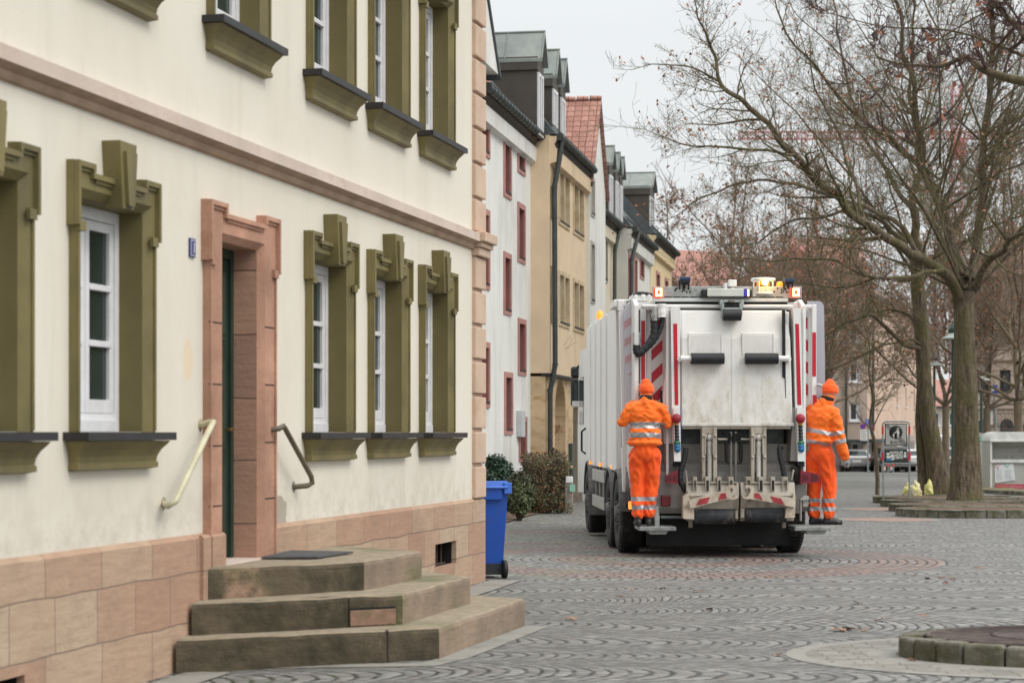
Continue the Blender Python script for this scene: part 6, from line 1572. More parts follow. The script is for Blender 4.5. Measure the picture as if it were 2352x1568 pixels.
# slender young tree on the square
T = Tree(77); Zy = 60; by = Vector(((2015-CX)*Zy/FPX, Zy, g(Zy)))
T.limb([by, AT(2005, 980, Zy), AT(2000, 900, Zy), AT(1998, 820, Zy)], .085, .03, 0, dens=1.3, reach=.8, start=.42)
T.limb([AT(2006, 985, Zy), AT(2030, 930, Zy), AT(2060, 880, Zy-.3)], .03, .01, 0, dens=1.2, reach=.5); T.limb([AT(2006, 985, Zy), AT(1975, 960, Zy), AT(1940, 905, Zy)], .03, .01, 0, dens=1.2, reach=.5)
T.finish('young_tree', tuple(by), 'slender young bare tree to the left of the framed zone sign')
# ---- shrubs in the bed
def shrub(name, c, rad, n, leafs, label, seed, sz, stem=True, boxy=0):
    r = random.Random(seed); st = MB(); fo = MB(); c = Vector(c)
    for k in range(60):
        a = r.uniform(0, 6.28); e = r.random(); tip = Vector((math.cos(a)*rad[0]*.8*e, math.sin(a)*rad[1]*.8*e, rad[2]*r.uniform(.9, 1.8)))
        mid = tip*.5+Vector((r.gauss(0, .05), r.gauss(0, .05), 0)); st.tube([(0+tip.x*.15, tip.y*.15, 0), tuple(mid), tuple(tip)], [.012, .008, .004], 4)
    cl = []
    for k in range(26):
        d = Vector((r.gauss(0, 1), r.gauss(0, 1), r.gauss(0, 1))).normalized(); cl.append((Vector((d.x*rad[0]*.62, d.y*rad[1]*.62, rad[2]*1.02+d.z*rad[2]*.72)), r.uniform(.25, .45)))
    for k in range(n):
        if boxy:
            d = Vector((r.uniform(-1, 1), r.uniform(-1, 1), r.uniform(-1, 1))); m_ = max(abs(d.x), abs(d.y), abs(d.z)); d = d/m_*(r.uniform(.7, 1.02)); p = Vector((d.x*rad[0], d.y*rad[1], rad[2]+d.z*rad[2]))
            p += Vector((noise.noise(p*2.5), noise.noise(p*2.5+Vector((5, 0, 0))), noise.noise(p*2.5+Vector((0, 7, 0)))))*.22
        else:
            cc, cr_ = cl[r.randrange(26)]; d = Vector((r.gauss(0, 1), r.gauss(0, 1), r.gauss(0, 1))).normalized(); p = cc+d*cr_*min(rad)*r.uniform(.5, 1.15)
        if p.z < .02: continue
        nrm = (p-Vector((0, 0, rad[2]))).normalized()*.8+Vector((r.gauss(0, .6), r.gauss(0, .6), r.gauss(.3, .6))); nrm.normalize()
        a = nrm.orthogonal().normalized(); b = nrm.cross(a); ph = r.uniform(0, 6.28); u = a*math.cos(ph)+b*math.sin(ph); v = nrm.cross(u); s_ = sz*r.uniform(.7, 1.3)
        w_ = noise.noise(p*1.7+Vector((seed, 0, 0)))+r.gauss(0, .25)
        mi = 0
        if len(leafs) > 1: mi = min(len(leafs)-1, max(0, int((w_+.55)*len(leafs)/1.1)))
        fo.add([p, p+u*s_*.5+v*s_*.28, p+u*s_, p+u*s_*.5-v*s_*.28], [(0, 1, 2, 3)], mi)
    rt = empty(name, tuple(c), 0, label, 'shrub'); st.build('stems', mat('shrub_stem', (.10, .075, .05), .9, .2), rt); fo.build('foliage', leafs, rt); return rt
G1 = mat('laurel_leaf', (.018, .050, .030), .35, .3, 6); G2 = mat('laurel_leaf_light', (.045, .095, .055), .35, .3, 6)
G3 = mat('privet_leaf', (.09, .13, .045), .5, .3, 6); G4 = mat('pale_leaf', (.19, .22, .11), .5, .3, 6); B1 = mat('bronze_leaf', (.17, .075, .035), .6, .3, 6); B2 = mat('dark_leaf', (.045, .045, .02), .6, .3, 6)
def gpt(px, py): return UG(px, py)
p = AT(1142, 1000, 40.0); shrub('laurel_bush', (p.x, 40.0, g(40)), (.42, .42, .62), 9000, [G1, G1, G2], 'dark glossy laurel bush behind the blue bin', 1, .07)
bpy.data.objects['laurel_bush'].location.z = g(40)+.08
p = UG(1192, 1196); shrub('privet_bush', (p.x, p.y+.1, g(p.y)), (.30, .38, .50), 8000, [B2, G3, G4, G3], 'pale green shrub between the blue bin and the clipped bronze hedge', 2, .05)
p = UG(1248, 1180); shrub('clipped_hedge', (p.x+.03, p.y+.8, g(p.y)), (.48, .8, .62), 15000, [B2, B1, G3, B1, B2], 'clipped rusty bronze and green hedge in front of the ochre arcade', 3, .05, boxy=1)
# ivy like bare sprigs above the bushes
T = Tree(9); q = UG(1225, 1165); q.y += 1.2
T.limb([Vector((q.x, q.y, g(q.y))), AT(1226, 1060, q.y), AT(1225, 1000, q.y), AT(1228, 975, q.y)], .075, .055, 0, dens=.0); T.limb([AT(1226, 1060, q.y), AT(1245, 1030, q.y), AT(1262, 1010, q.y)], .012, .004, 0, dens=3, reach=.22, leafp=.5); T.limb([AT(1226, 1050, q.y), AT(1205, 1025, q.y), AT(1185, 1000, q.y)], .012, .004, 0, dens=3, reach=.22, leafp=.5)
T.finish('pollard_stump', (q.x, q.y, g(q.y)), 'cut back dark stem with thin reddish shoots above the bronze hedge')
# ================================================================== ISLANDS, KERBS
M_gran = mat('granite_kerb', (.17, .162, .13), .9, .3, 9, bmp=.01, bscale=30, dirt=(.075, .07, .035), dscale=5, dlo=.42, dhi=.62)
M_grate = mat('rusty_iron_grate', (.115, .085, .075), .75, .3, 9)
M_pcob = ashlar_mat('pale_ring_setts', (.20, .195, .175), (.27, .255, .225), (.31, .295, .26), .16, .11, mortar=(.14, .12, .10), ms=.007, plane='xy')
def stone_ring(pts, w_, h, name, par, seg=.42, base=-.1, gz=True):
    """kerb stones laid along a closed or open line of ground points"""
    r = random.Random(len(pts)); mb = MB()
    P = [Vector((p[0], p[1], 0)) for p in pts]; i = 0; acc = [P[0]]
    tot = [0]
    for a, b in zip(P[:-1], P[1:]): tot.append(tot[-1]+(b-a).length)
    def at(s_):
        for k in range(len(P)-1):
            if tot[k+1] >= s_: return P[k].lerp(P[k+1], (s_-tot[k])/max(tot[k+1]-tot[k], 1e-6)), (P[k+1]-P[k]).normalized()
        return P[-1], (P[-1]-P[-2]).normalized()
    s0 = 0
    while s0 < tot[-1]-.05:
        ln = min(seg*r.uniform(.75, 1.25), tot[-1]-s0); a, ta = at(s0+.006); b, tb = at(s0+ln-.006)
        na = Vector((-ta.y, ta.x, 0))*w_; nb = Vector((-tb.y, tb.x, 0))*w_; hh = h+r.uniform(-.008, .008); j = r.uniform(-.008, .008)
        q = [a+na*0, b+nb*0, b+nb, a+na]; q = [Vector((v.x+j, v.y+j, 0)) for v in q]
        zz = g(a.y) if gz else 0
        mb.add([(v.x, v.y, zz+base) for v in q]+[(v.x, v.y, zz+hh) for v in q], [(0, 3, 2, 1), (4, 5, 6, 7), (0, 1, 5, 4), (1, 2, 6, 5), (2, 3, 7, 6), (3, 0, 4, 7)])
        s0 += ln
    return mb.build(name, M_gran, par, .02)
CI = Vector((4.42, 14.22)); RI = 1.66; KY = .53
isl = empty('tree_island', (0, 0, 0), 0, 'round granite kerbed tree island with an iron grate in the bottom right corner', 'tree island')
ring = [(CI.x+RI*math.cos(a), CI.y+KY*RI*math.sin(a)) for a in [2*math.pi*i/48 for i in range(49)]]
o = stone_ring(ring, .17, .145, 'kerb', isl, .27)
mb = MB()
mb.add([(CI.x+(RI-.16)*math.cos(2*math.pi*i/48), CI.y+KY*(RI-.16)*math.sin(2*math.pi*i/48), .10) for i in range(48)], [tuple(range(48))]); mb.build('soil', M_soil, isl)
mb = MB(); n = 96
for i in range(n):
    a = 2*math.pi*i/n; d = Vector((math.cos(a), KY*math.sin(a), 0)); t_ = Vector((-d.y, d.x, 0))*.012; c0 = Vector((CI.x, CI.y, .128))
    for (r0, r1) in ((.52, .95), (1.0, 1.44)):
        mb.add([c0+d*r0-t_*.7, c0+d*r0+t_*.7, c0+d*r1+t_, c0+d*r1-t_, c0+d*r0-t_*.7+Vector((0, 0, .02)), c0+d*r0+t_*.7+Vector((0, 0, .02)), c0+d*r1+t_+Vector((0, 0, .02)), c0+d*r1-t_+Vector((0, 0, .02))], [(4, 5, 6, 7), (0, 1, 5, 4), (1, 2, 6, 5), (2, 3, 7, 6), (3, 0, 4, 7)])
for r0 in (.50, .97, 1.45): mb.tube([(CI.x+r0*math.cos(2*math.pi*i/48), CI.y+KY*r0*math.sin(2*math.pi*i/48), .142) for i in range(49)], .018, 5)
mb.build('iron_grate', M_grate, isl)
mb = MB(); n = 64
for i in range(n):
    a0, a1 = 2*math.pi*i/n, 2*math.pi*(i+1)/n
    for r0, r1, mi in ((RI+.01, RI+.22, 0), (RI+.22, RI+.66, 1), (RI+.66, RI+.80, 0)):
        mb.quad(*[(CI.x+r_*math.cos(a), CI.y+(KY*RI+(r_-RI)*.8)*math.sin(a), .005) for r_, a in ((r0, a0), (r1, a0), (r1, a1), (r0, a1))], mi=mi)
tag(mb.build('paving_ring', [M_slab, M_pcob]), 'pale paving ring round the nearest tree island', kind='structure')
# far island: four rounded stone steps one behind another
isl = empty('tree_island', (9.5, 44, 0), 0, 'scalloped granite tree island with several rounded kerbs under the big plane trees', 'tree island')
def stadium(x0, x1, z0, z1):
    r = (z1-z0)/2; c0 = x0+r; c1 = x1-r; m = (z0+z1)/2
    L = [(c0+r*math.cos(a), m+r*math.sin(a)) for a in [math.pi/2+math.pi*i/10 for i in range(11)]]
    L += [(c1+r*math.cos(a), m+r*math.sin(a)) for a in [-math.pi/2+math.pi*i/10 for i in range(11)]]
    return L+[L[0]]
for x0, x1, z0, z1 in ((7.95, 14.5, 39.9, 42.6), (8.42, 12.0, 43.05, 45.9), (8.9, 12.6, 46.8, 49.4), (9.3, 13.0, 49.6, 53.0)):
    L = stadium(x0, x1, z0, z1); o = stone_ring([(x-9.5, y) for x, y in L], .16, .17, 'kerb', isl, .45, gz=True)
    for v in o.data.vertices: v.co.y -= 44
    mb = MB(); mb.add([(x-9.5, y-44, g(y)+.15) for x, y in L[:-1]], [tuple(range(len(L)-1))]); mb.build('gravel_fill', M_soil, isl)
mb = MB(); mb.add([(x-9.5, y-44, g(y)+.12) for x, y in ((9.2, 42), (13.5, 42), (13.5, 53.5), (9.9, 53.5))], [(0, 1, 2, 3)]); mb.build('gravel_fill', M_soil, isl)
for (px, py, rx, ry) in ((2040, 1193, .95, 1.0), (2026, 1169, .85, 1.1)):
    c = UG(px, py); L = [c+Vector((rx*math.cos(a), ry*math.sin(a), 0)) for a in [2*math.pi*i/32 for i in range(33)]]
    strip(L, .13, 'paving_loop', 'pale stone loop set in the paving beside the far tree island', .006)
    mb = MB(); mb.add([(v.x, v.y, g(v.y)+.003) for v in L[:-1]], [tuple(range(32))])
    tag(mb.build('paving_infill', mat('red_setts', (.30, .20, .165), .85, .2, 14, bmp=.006, bscale=30)), 'reddish setts inside the pale loop', kind='structure')
# kerb and green verge behind the white containers
kb = [UG(2250, 1132), UG(2310, 1136), UG(2420, 1141)]
vg = MB(); vg.add([(v.x, v.y, g(v.y)+.10) for v in kb]+[(v.x+1.5, v.y+14, g(v.y+14)+.10) for v in kb[::-1]], [(0, 1, 2, 3, 4, 5)])
tag(vg.build('verge', mat('leaf_strewn_verge', (.10, .12, .045), .95, .3, 8, dirt=(.20, .12, .07), dscale=9, dlo=.45, dhi=.6)), 'leaf strewn green verge under the containers', kind='structure')
kr = empty('verge_kerb', (0, 0, 0), 0); kr2 = stone_ring([(v.x, v.y) for v in kb], .15, .13, 'verge_kerb', None, .9); bpy.data.objects.remove(kr)
tag(kr2, 'granite kerb along the verge of the white containers', kind='structure')

# ================================================================== BLUE BIN
bb = empty('wheelie_bin', (-.365, 22.07, 0), R(13-90), 'blue plastic wheelie bin behind the corner of the cream house', 'bin')
M_blue = mat('blue_plastic', (.008, .072, .40), .38, .08, 3, dirt=(.02, .07, .33), dscale=4); M_blue2 = mat('blue_lid_plastic', (.05, .16, .60), .4, .06, 3)
mb = MB(); a, b = .20, .25; ta, tb = .245, .275; z0, z1 = .06, .98
mb.add([(-a, -b*.9, z0), (a, -b*.9, z0), (a, b*.9, z0), (-a, b*.9, z0), (-ta, -tb, z1), (ta, -tb, z1), (ta, tb, z1), (-ta, tb, z1)], [(0, 3, 2, 1), (4, 5, 6, 7), (0, 1, 5, 4), (1, 2, 6, 5), (2, 3, 7, 6), (3, 0, 4, 7)])
mb.box((.24, -.2, .86), (.285, .2, .98)); mb.box((-ta-.02, -tb-.02, .93), (ta+.01, tb+.02, .985)); mb.build('bin_body', M_blue, bb, .012, 3)
mb = MB(); mb.add([(-.27, -.30, .99), (.27, -.30, .99), (.27, .30, .99), (-.27, .30, .99), (-.24, -.26, 1.055), (.25, -.26, 1.07), (.25, .26, 1.07), (-.24, .26, 1.055)], [(0, 3, 2, 1), (4, 5, 6, 7), (0, 1, 5, 4), (1, 2, 6, 5), (2, 3, 7, 6), (3, 0, 4, 7)])
mb.box((.14, -.305, .93), (.30, -.22, 1.05)); mb.box((.14, .22, .93), (.30, .305, 1.05)); mb.box((.21, -.28, 1.05), (.25, -.22, 1.13)); mb.tube([(.30, -.26, 1.0), (.30, .26, 1.0)], .016, 8); mb.build('lid', M_blue2, bb, .014, 3)
for s_ in (-1, 1):
    mb = MB(); mb.lathe((.215, s_*.235, .10), (0, s_, 0), [(.0, -.02), (.10, -.02), (.10, .025), (.085, .03), (.03, .02), (0, .02)], 20); mb.build('wheel', M_rub, bb)
mb = MB(); mb.tube([(.215, -.25, .10), (.215, .25, .10)], .012, 6); mb.box((.12, -.24, .04), (.23, .24, .16)); mb.build('axle', M_rub, bb)
mb = MB(); mb.box((.195, -.268, .66), (.225, -.2595, .70)); mb.build('pink_sticker', mat('pink_sticker', (.75, .06, .35), .5), bb)
# ================================================================== POST WITH SIGN AT THE BED
zL = zf(1900, 1650, 3.136)
q = UG(1306, 1179); F0 = Frame((q.x, q.y), 0, g(q.y)); po = fempty('stone_post', F0, 'short weathered stone post with a small mint green notice at the end of the hedge', 'post')
mb = MB(); mb.box((-.085, -.08, -.1), (.085, .08, .72)); mb.build('post', mat('weathered_post', (.30, .27, .24), .9, .2, 6), po, .015)
mb = MB(); mb.box((-.07, -.11, .66), (.09, .1, .80)); mb.build('cap', M_tw, po, .02)
mb = MB(); a, b = F0.y(1308, 1112, -.12), F0.y(1321, 1129, -.12); mb.box((a.x, -.12, b.z), (b.x, -.105, a.z)); mb.build('notice', mat('mint_notice', (.25, .50, .38), .5, .05), po, .005)

# ================================================================== SIGNS
M_mast = mat('galvanised_post', (.30, .34, .35), .45, .15, 10, metal=.4); M_signred = mat('sign_red', (.60, .02, .03), .35, .05); M_signblue = mat('sign_blue', (.015, .06, .40), .35, .05); M_signwh = mat('sign_white', (.72, .72, .70), .4, .05)
def text(s, size, m, par, loc, mirror=False, name='lettering', ext=.002, rz=0):
    cu = bpy.data.curves.new('t', 'FONT'); cu.body = s; cu.size = size; cu.align_x = 'CENTER'; cu.align_y = 'CENTER'; cu.extrude = ext
    o = bpy.data.objects.new('t', cu); COL.objects.link(o); dg = bpy.context.evaluated_depsgraph_get(); me = bpy.data.meshes.new_from_object(o.evaluated_get(dg)); bpy.data.objects.remove(o)
    for v in me.vertices: x, y, z = v.co; v.co = Vector(((-x if mirror else x), -z, y))
    me.materials.clear(); me.materials.append(m); me.name = name
    ob = bpy.data.objects.new(name, me); COL.objects.link(ob); ob.parent = par; ob.location = loc; return ob
zJ = zf(3500, 1650, 5.2269)
q = UG(2028.5, 1158); FS = Frame((q.x+.31, q.y), 0, g(q.y)); sg = fempty('zone_sign_frame', FS, 'grey tubular frame with the back of a pedestrian ZONE sign over a stickered panel', 'sign')
def js(x, y, yl=0): return FS.y(*zJ(x, y), yl)
a = js(160, 400); b = js(718, 400); top = js(400, 185).z; x0, x1 = a.x, b.x; r_ = .022; rb_ = .09
mb = MB(); mb.tube([(x0+.02, 0, -.05), (x0, 0, top-rb_)]+[(x0+rb_-rb_*math.cos(t), 0, top-rb_+rb_*math.sin(t)) for t in [math.pi/2*i/5 for i in range(1, 6)]]+[(x1-rb_+rb_*math.sin(t), 0, top-rb_+rb_*math.cos(t)) for t in [math.pi/2*i/5 for i in range(0, 6)]]+[(x1, 0, -.05)], r_, 10)
for yy in (722, 1058): z_ = js(400, yy).z; mb.tube([(x0, 0, z_), (x1, 0, z_)], .018, 8)
mb.build('tube_frame', M_mast, sg)
for x_ in (x0, x1):
    for ya, yb in ((285, 450), (822, 980)):
        mb = MB(); mb.tube([(x_, 0, js(0, yb).z), (x_, 0, js(0, ya).z)], .027, 12); mb.build('red_band', M_signred, sg)
a, b = js(205, 225), js(668, 690); mb = MB(); mb.box((a.x, -.012, b.z), (b.x, .012, a.z)); pnl = mb.build('sign_panel', M_dk, sg, .004)
mb = MB(); mb.box((a.x+.02, -.018, b.z+.02), (b.x-.02, -.0125, a.z-.02)); mb.build('sign_face', mat('sign_grey', (.42, .42, .40), .4, .05), pnl)
mb = MB(); W0 = a.x+.02; W1 = b.x-.02; T0 = a.z-.02; B0 = b.z+.02; w_ = .065; mb.prism([(W0, -.0195, T0-w_), (W0, -.0195, T0), (W0+w_, -.0195, T0), (W1, -.0195, B0+w_), (W1, -.0195, B0), (W1-w_, -.0195, B0)], (0, .001, 0)); mb.build('diagonal_band', mat('sign_diag', (.20, .20, .20), .4), pnl)
c = js(432, 408); mb = MB(); mb.lathe((c.x, -.020, c.z), (0, -1, 0), [(.165, -.001), (.165, .003), (0, .003)], 32); mb.build('black_disc', M_dk, pnl)
def figure(cx, cz, s, nm):
    mb = MB(); y = -.026
    mb.lathe((cx, y+.001, cz+s*.42), (0, -1, 0), [(s*.09, 0), (s*.085, .002), (0, .002)], 14)
    mb.prism([(cx-.07*s, y, cz+.30*s), (cx+.09*s, y, cz+.30*s), (cx+.20*s, y, cz-.06*s), (cx+.02*s, y, cz-.10*s), (cx-.10*s, y, cz-.04*s)], (0, .002, 0))
    mb.prism([(cx-.05*s, y, cz-.09*s), (cx+.02*s, y, cz-.10*s), (cx+.0*s, y, cz-.5*s), (cx-.07*s, y, cz-.5*s)], (0, .002, 0)); mb.prism([(cx+.05*s, y, cz-.10*s), (cx+.12*s, y, cz-.09*s), (cx+.14*s, y, cz-.48*s), (cx+.06*s, y, cz-.5*s)], (0, .002, 0))
    mb.prism([(cx-.08*s, y, cz+.28*s), (cx-.04*s, y, cz+.18*s), (cx-.30*s, y, cz-.05*s), (cx-.34*s, y, cz+.0*s)], (0, .002, 0)); mb.build(nm, M_signwh, pnl)
cc = js(472, 415); figure(cc.x, cc.z-.012, .25, 'adult_figure'); cc = js(385, 478); figure(cc.x, cc.z, .13, 'child_figure')
cc = js(437, 625); text('ZONE', .115, M_dk, pnl, (cc.x, -.021, cc.z), mirror=True)
a, b = js(205, 765), js(672, 1040); mb = MB(); mb.box((a.x, -.01, b.z), (b.x, .01, a.z)); pn2 = mb.build('sticker_panel', mat('black_panel', (.03, .035, .035), .6, .3, 20), sg)
rr = random.Random(2)
for (X0, Y0, X1, Y1, m_) in ((240, 835, 300, 885, 0), (240, 895, 330, 950, 0), (238, 965, 340, 1000, 1), (400, 800, 580, 965, 2), (335, 870, 395, 935, 0), (300, 800, 395, 860, 2), (345, 945, 395, 990, 0), (608, 820, 648, 865, 0), (596, 875, 652, 935, 0)):
    a, b = js(X0, Y0), js(X1, Y1); mb = MB(); mb.box((a.x, -.0135, b.z), (b.x, -.0105, a.z)); mb.build('sticker', [M_signwh, M_signblue if False else mat('cyan_sticker', (.02, .25, .55), .5), mat('printed_sticker', (.52, .55, .50), .5, .35, 40, dirt=(.10, .14, .12), dscale=25, dlo=.5, dhi=.58)][m_], pn2)
def roundsign(root, cx, cz, r, y, cross=True):
    mb = MB(); mb.lathe((cx, y, cz), (0, -1, 0), [(0, -.004), (r, -.004), (r, 0), (r*.84, .001)], 28, 0); mb.lathe((cx, y, cz), (0, -1, 0), [(r*.84, .002), (0, .002)], 28, 1)
    for sgn in ((-1, 1) if cross else (1,)):
        d = Vector((.707*sgn, 0, -.707)); n_ = Vector((.707, 0, .707*sgn))*r*.09; p = Vector((cx, y-.004, cz)); mb.quad(p-d*r*.86-n_, p+d*r*.86-n_, p+d*r*.86+n_, p-d*r*.86+n_, mi=0)
    return mb.build('round_sign', [M_signred, M_signblue], root)
z6 = zf(3300, 1500, 2.24)
ZS = 117.0; F = Frame(((1994-CX)*ZS/FPX, ZS), 0, g(ZS)); rt = fempty('no_parking_sign', F, 'post with two round no parking signs and white plates before the beige building', 'sign')
mb = MB(); mb.tube([(0, .05, -.1), (0, .05, F.y(1994, 962, 0).z)], .05, 8); mb.build('post', M_mast, rt)
for x, y, cr in ((340, 457, False), (421, 473, True)): c = F.y(*z6(x, y), -.02); roundsign(rt, c.x, c.z, .175, -.02, cr)
for x0_, y0_, x1_, y1_, m_ in ((315, 488, 380, 585, M_signwh), (393, 503, 447, 535, M_signwh), (360, 397, 402, 437, M_signblue)):
    a, b = F.y(*z6(x0_, y0_), 0), F.y(*z6(x1_, y1_), 0); mb = MB(); mb.box((a.x, -.015, b.z), (b.x, .0, a.z)); pl_ = mb.build('plate', m_, rt)
    n_ = 5 if m_ is M_signwh and y1_-y0_ > 50 else 2
    mb = MB()
    for k in range(n_): zz = a.z-(a.z-b.z)*(k+.8)/(n_+.6); mb.box((a.x+.04, -.018, zz-.015), (b.x-.04-.06*(k % 2), -.0155, zz+.012))
    mb.build('print', M_dk if m_ is M_signwh else M_signwh, pl_)
ZS = 100.0; F = Frame(((2238-CX)*ZS/FPX, ZS), 0, g(ZS)); rt = fempty('no_parking_sign', F, 'no parking sign half hidden behind the trunk of the big plane tree', 'sign')
mb = MB(); mb.tube([(-.0, .04, -.1), (0, .04, F.y(2238, 945, 0).z)], .035, 8); mb.build('post', M_mast, rt)
c = F.y(2240, 973.5, -.02); roundsign(rt, c.x, c.z, .17, -.02)
for ya, yb in ((948, 964), (983, 990)): a, b = F.y(2234, ya, 0), F.y(2246, yb, 0); mb = MB(); mb.box((a.x, -.015, b.z), (b.x, 0, a.z)); mb.build('plate', M_signwh, rt)
ZS = 84.0; F = Frame(((2291-CX)*ZS/FPX, ZS), 0, g(ZS)); rt = fempty('direction_sign', F, 'blue and white sign on a slightly leaning grey post above the white container', 'sign')
mb = MB(); mb.tube([(.06, .04, -.1), tuple(F.y(2283, 885, .04))], .045, 8); mb.build('post', M_mast, rt)
for k in range(3):
    a, b = F.y(2278, 884+k*7, 0), F.y(2291, 890+k*7, 0); mb = MB(); mb.box((a.x, -.02, b.z), (b.x, 0, a.z)); mb.build('plate', M_signblue if k != 1 else M_signwh, rt)
ZS = 82.0; F = Frame(((2264-CX)*ZS/FPX, ZS), 0, g(ZS)); rt = fempty('white_board_sign', F, 'blank white board on a thin post right of the green street lamp', 'sign')
mb = MB(); mb.tube([(0, .04, -.1), (0, .04, F.y(2264, 940, 0).z)], .04, 8); mb.build('post', M_mast, rt)
a, b = F.y(2263, 944, 0), F.y(2280, 974, 0); mb = MB(); mb.box((a.x, -.02, b.z), (b.x, 0, a.z)); mb.build('board', M_signwh, rt)
# ================================================================== STREET LAMPS
M_lg = mat('dark_green_lamp', (.020, .050, .040), .4, .15, 8); M_shade = mat('pale_green_shade', (.36, .42, .38), .4, .1, 5)
def lamp(px, py, Z, label):
    c = AT(px, py, Z); rt = empty('street_lamp', (c.x, Z, g(Z)), 0, label, 'street lamp', 'green street lamps on the square'); h = c.z-g(Z)
    mb = MB(); mb.lathe((0, 0, 0), (0, 0, 1), [(.10, -.1), (.10, .9), (.055, 1.0), (.045, h)], 12); mb.build('post', M_lg, rt)
    mb = MB(); mb.lathe((0, 0, h), (0, 0, 1), [(.045, -.05), (.34, -.03), (.33, .0), (.15, .09), (.13, .14)], 20); mb.build('lamp_shade', M_shade, rt)
    mb = MB(); mb.lathe((0, 0, h), (0, 0, 1), [(.13, .14), (.15, .20), (.12, .32), (.05, .38), (.035, .50), (.0, .53)], 14); mb.build('lamp_cap', M_lg, rt); return rt
lamp(2254, 872, 74.8, 'green street lamp left of the white clothing container'); lamp(2146, 838, 72, 'green street lamp just right of the leaning plane trunk'); lamp(2189, 776, 59, 'highest green street lamp, half behind the big split trunk')
lamp(2140, 905, 105, 'farthest small street lamp between the two plane trunks')
# ================================================================== CONTAINERS
zK = zf(3850, 1650, 4.48)
M_cw = mat('container_white', (.66, .67, .65), .4, .08, 2, dirt=(.46, .46, .42), dscale=3); M_cg = mat('container_grey', (.40, .40, .36), .55, .15, 5, dirt=(.26, .27, .23), dscale=5)
ZS = 66.5; F = Frame(((2275-CX)*ZS/FPX, ZS), 0, g(ZS)+.08); rt = fempty('clothing_container', F, 'big white donation container with a rounded roof and a red strip at its foot', 'container')
def ks(x, y, yl=0): return F.y(*zK(x, y), yl)
W = 2.1; zt_ = ks(600, 510).z; zr_ = ks(700, 340).z; zl_ = ks(600, 885).z; zb2 = ks(600, 1280).z; zb1 = ks(600, 1362).z
mb = MB(); mb.box((.0, 0, zb1), (.06, 1.2, zt_)); mb.box((W-.06, 0, zb1), (W, 1.2, zt_)); mb.box((.06, .5, zl_), (W-.06, 1.2, zt_)); mb.box((.06, .03, zb1), (W-.06, 1.2, zl_)); mb.build('container_body', M_cg, rt, .015)
mb = MB(); mb.box((-.01, -.01, zb1), (.05, -.001, zt_)); mb.box((.0, -.04, zl_-.02), (W, .1, zl_+.035)); mb.box((.06, -.03, zl_+.035), (W-.06, .02, zl_+.09)); mb.build('front_ledge', M_cw, rt, .01)
hr = zr_-zt_; pts = [(.0-.02, -.05, zt_)]+[(-.02+.30-.30*math.cos(t), -.05, zt_+.05+(hr-.05)*math.sin(t)) for t in [math.pi/2*i/8 for i in range(9)]]+[(W-.28+.30*math.sin(t), -.05, zt_+.05+(hr-.05)*math.cos(t)) for t in [math.pi/2*i/8 for i in range(9)]]+[(W+.02, -.05, zt_)]
mb = MB(); mb.prism(pts, (0, 1.3, 0)); mb.box((-.03, -.07, zt_-.02), (W+.03, -.04, zt_+.05)); mb.build('rounded_roof', M_cw, rt, .01)
a, b = ks(650, 515, .1), ks(650, 620, .45); mb = MB(); mb.quad((.1, .10, a.z), (W-.1, .10, a.z), (W-.1, .45, b.z), (.1, .45, b.z)); mb.build('flap', M_cg, rt)
a = ks(575, 925); b = ks(945, 1230); mb = MB(); mb.prism([(a.x, -.0, a.z-.02), (ks(910, 905).x, -.0, ks(910, 905).z), (b.x, -.0, b.z+.04), (a.x+.02, -.0, ks(0, 1255).z)], (0, .028, 0)); ps = mb.build('poster', mat('poster_paper', (.60, .63, .64), .6, .05), rt)
mb = MB(); rr = random.Random(4)
for col_ in ((600, 715), (760, 890)):
    for k in range(9):
        y_ = 1025+k*22; e = rr.uniform(-25, 0); A = ks(col_[0], y_+8), ks(col_[1]+e, y_); mb.quad((A[0].x, -.003, A[0].z), (A[1].x, -.003, A[1].z+.01), (A[1].x, -.003, A[1].z+.022), (A[0].x, -.003, A[0].z+.012))
mb.build('print', mat('grey_print', (.38, .40, .42), .6), ps)
for cx_, cy_, m_ in ((630, 955, mat('poster_pink', (.65, .25, .32), .6)), (800, 930, mat('poster_mint', (.25, .50, .42), .6))):
    c = ks(cx_, cy_); mb = MB(); mb.tube([(c.x+.06*math.cos(t), -.004, c.z+.06*math.sin(t)) for t in [i*.5 for i in range(13)]], .012, 5); mb.tube([(c.x-.02, -.004, c.z-.03), (c.x+.02, -.004, c.z-.11)], .012, 5); mb.build('emblem', m_, ps)
mb = MB(); mb.box((ks(585, 0).x, -.012, zb1), (W-.02, .0, zb2)); rs = mb.build('red_strip', mat('strip_red', (.42, .012, .03), .4, .06), rt)
mb = MB(); zz = (zb1+zb2)/2
for k in range(60): x_ = ks(610, 0).x+k*.028; mb.box((x_, -.015, zz+.006+.006*(k % 3)), (x_+.02, -.0125, zz+.030)); 
for k in range(44): x_ = ks(740, 0).x+k*.028; mb.box((x_, -.015, zz-.040), (x_+.02, -.0125, zz-.022-.004*(k % 2)))
mb.build('lettering', mat('strip_white', (.62, .45, .47), .6), rs)
for x_ in (.25, W-.25): mb = MB(); mb.box((x_, .2, -.12), (x_+.15, .9, zb1)); mb.build('foot', M_dk, rt)
ZS = 70; F = Frame(((2228-CX)*ZS/FPX, ZS), 0, g(ZS)+.08); rt = fempty('glass_container', F, 'grey recycling container with a sloping shoulder and a teal label beside the green lamp', 'container')
a = F.y(*zK(250, 350), 0); b = F.y(*zK(510, 410), 0); z_ = F.y(*zK(400, 1240), 0).z
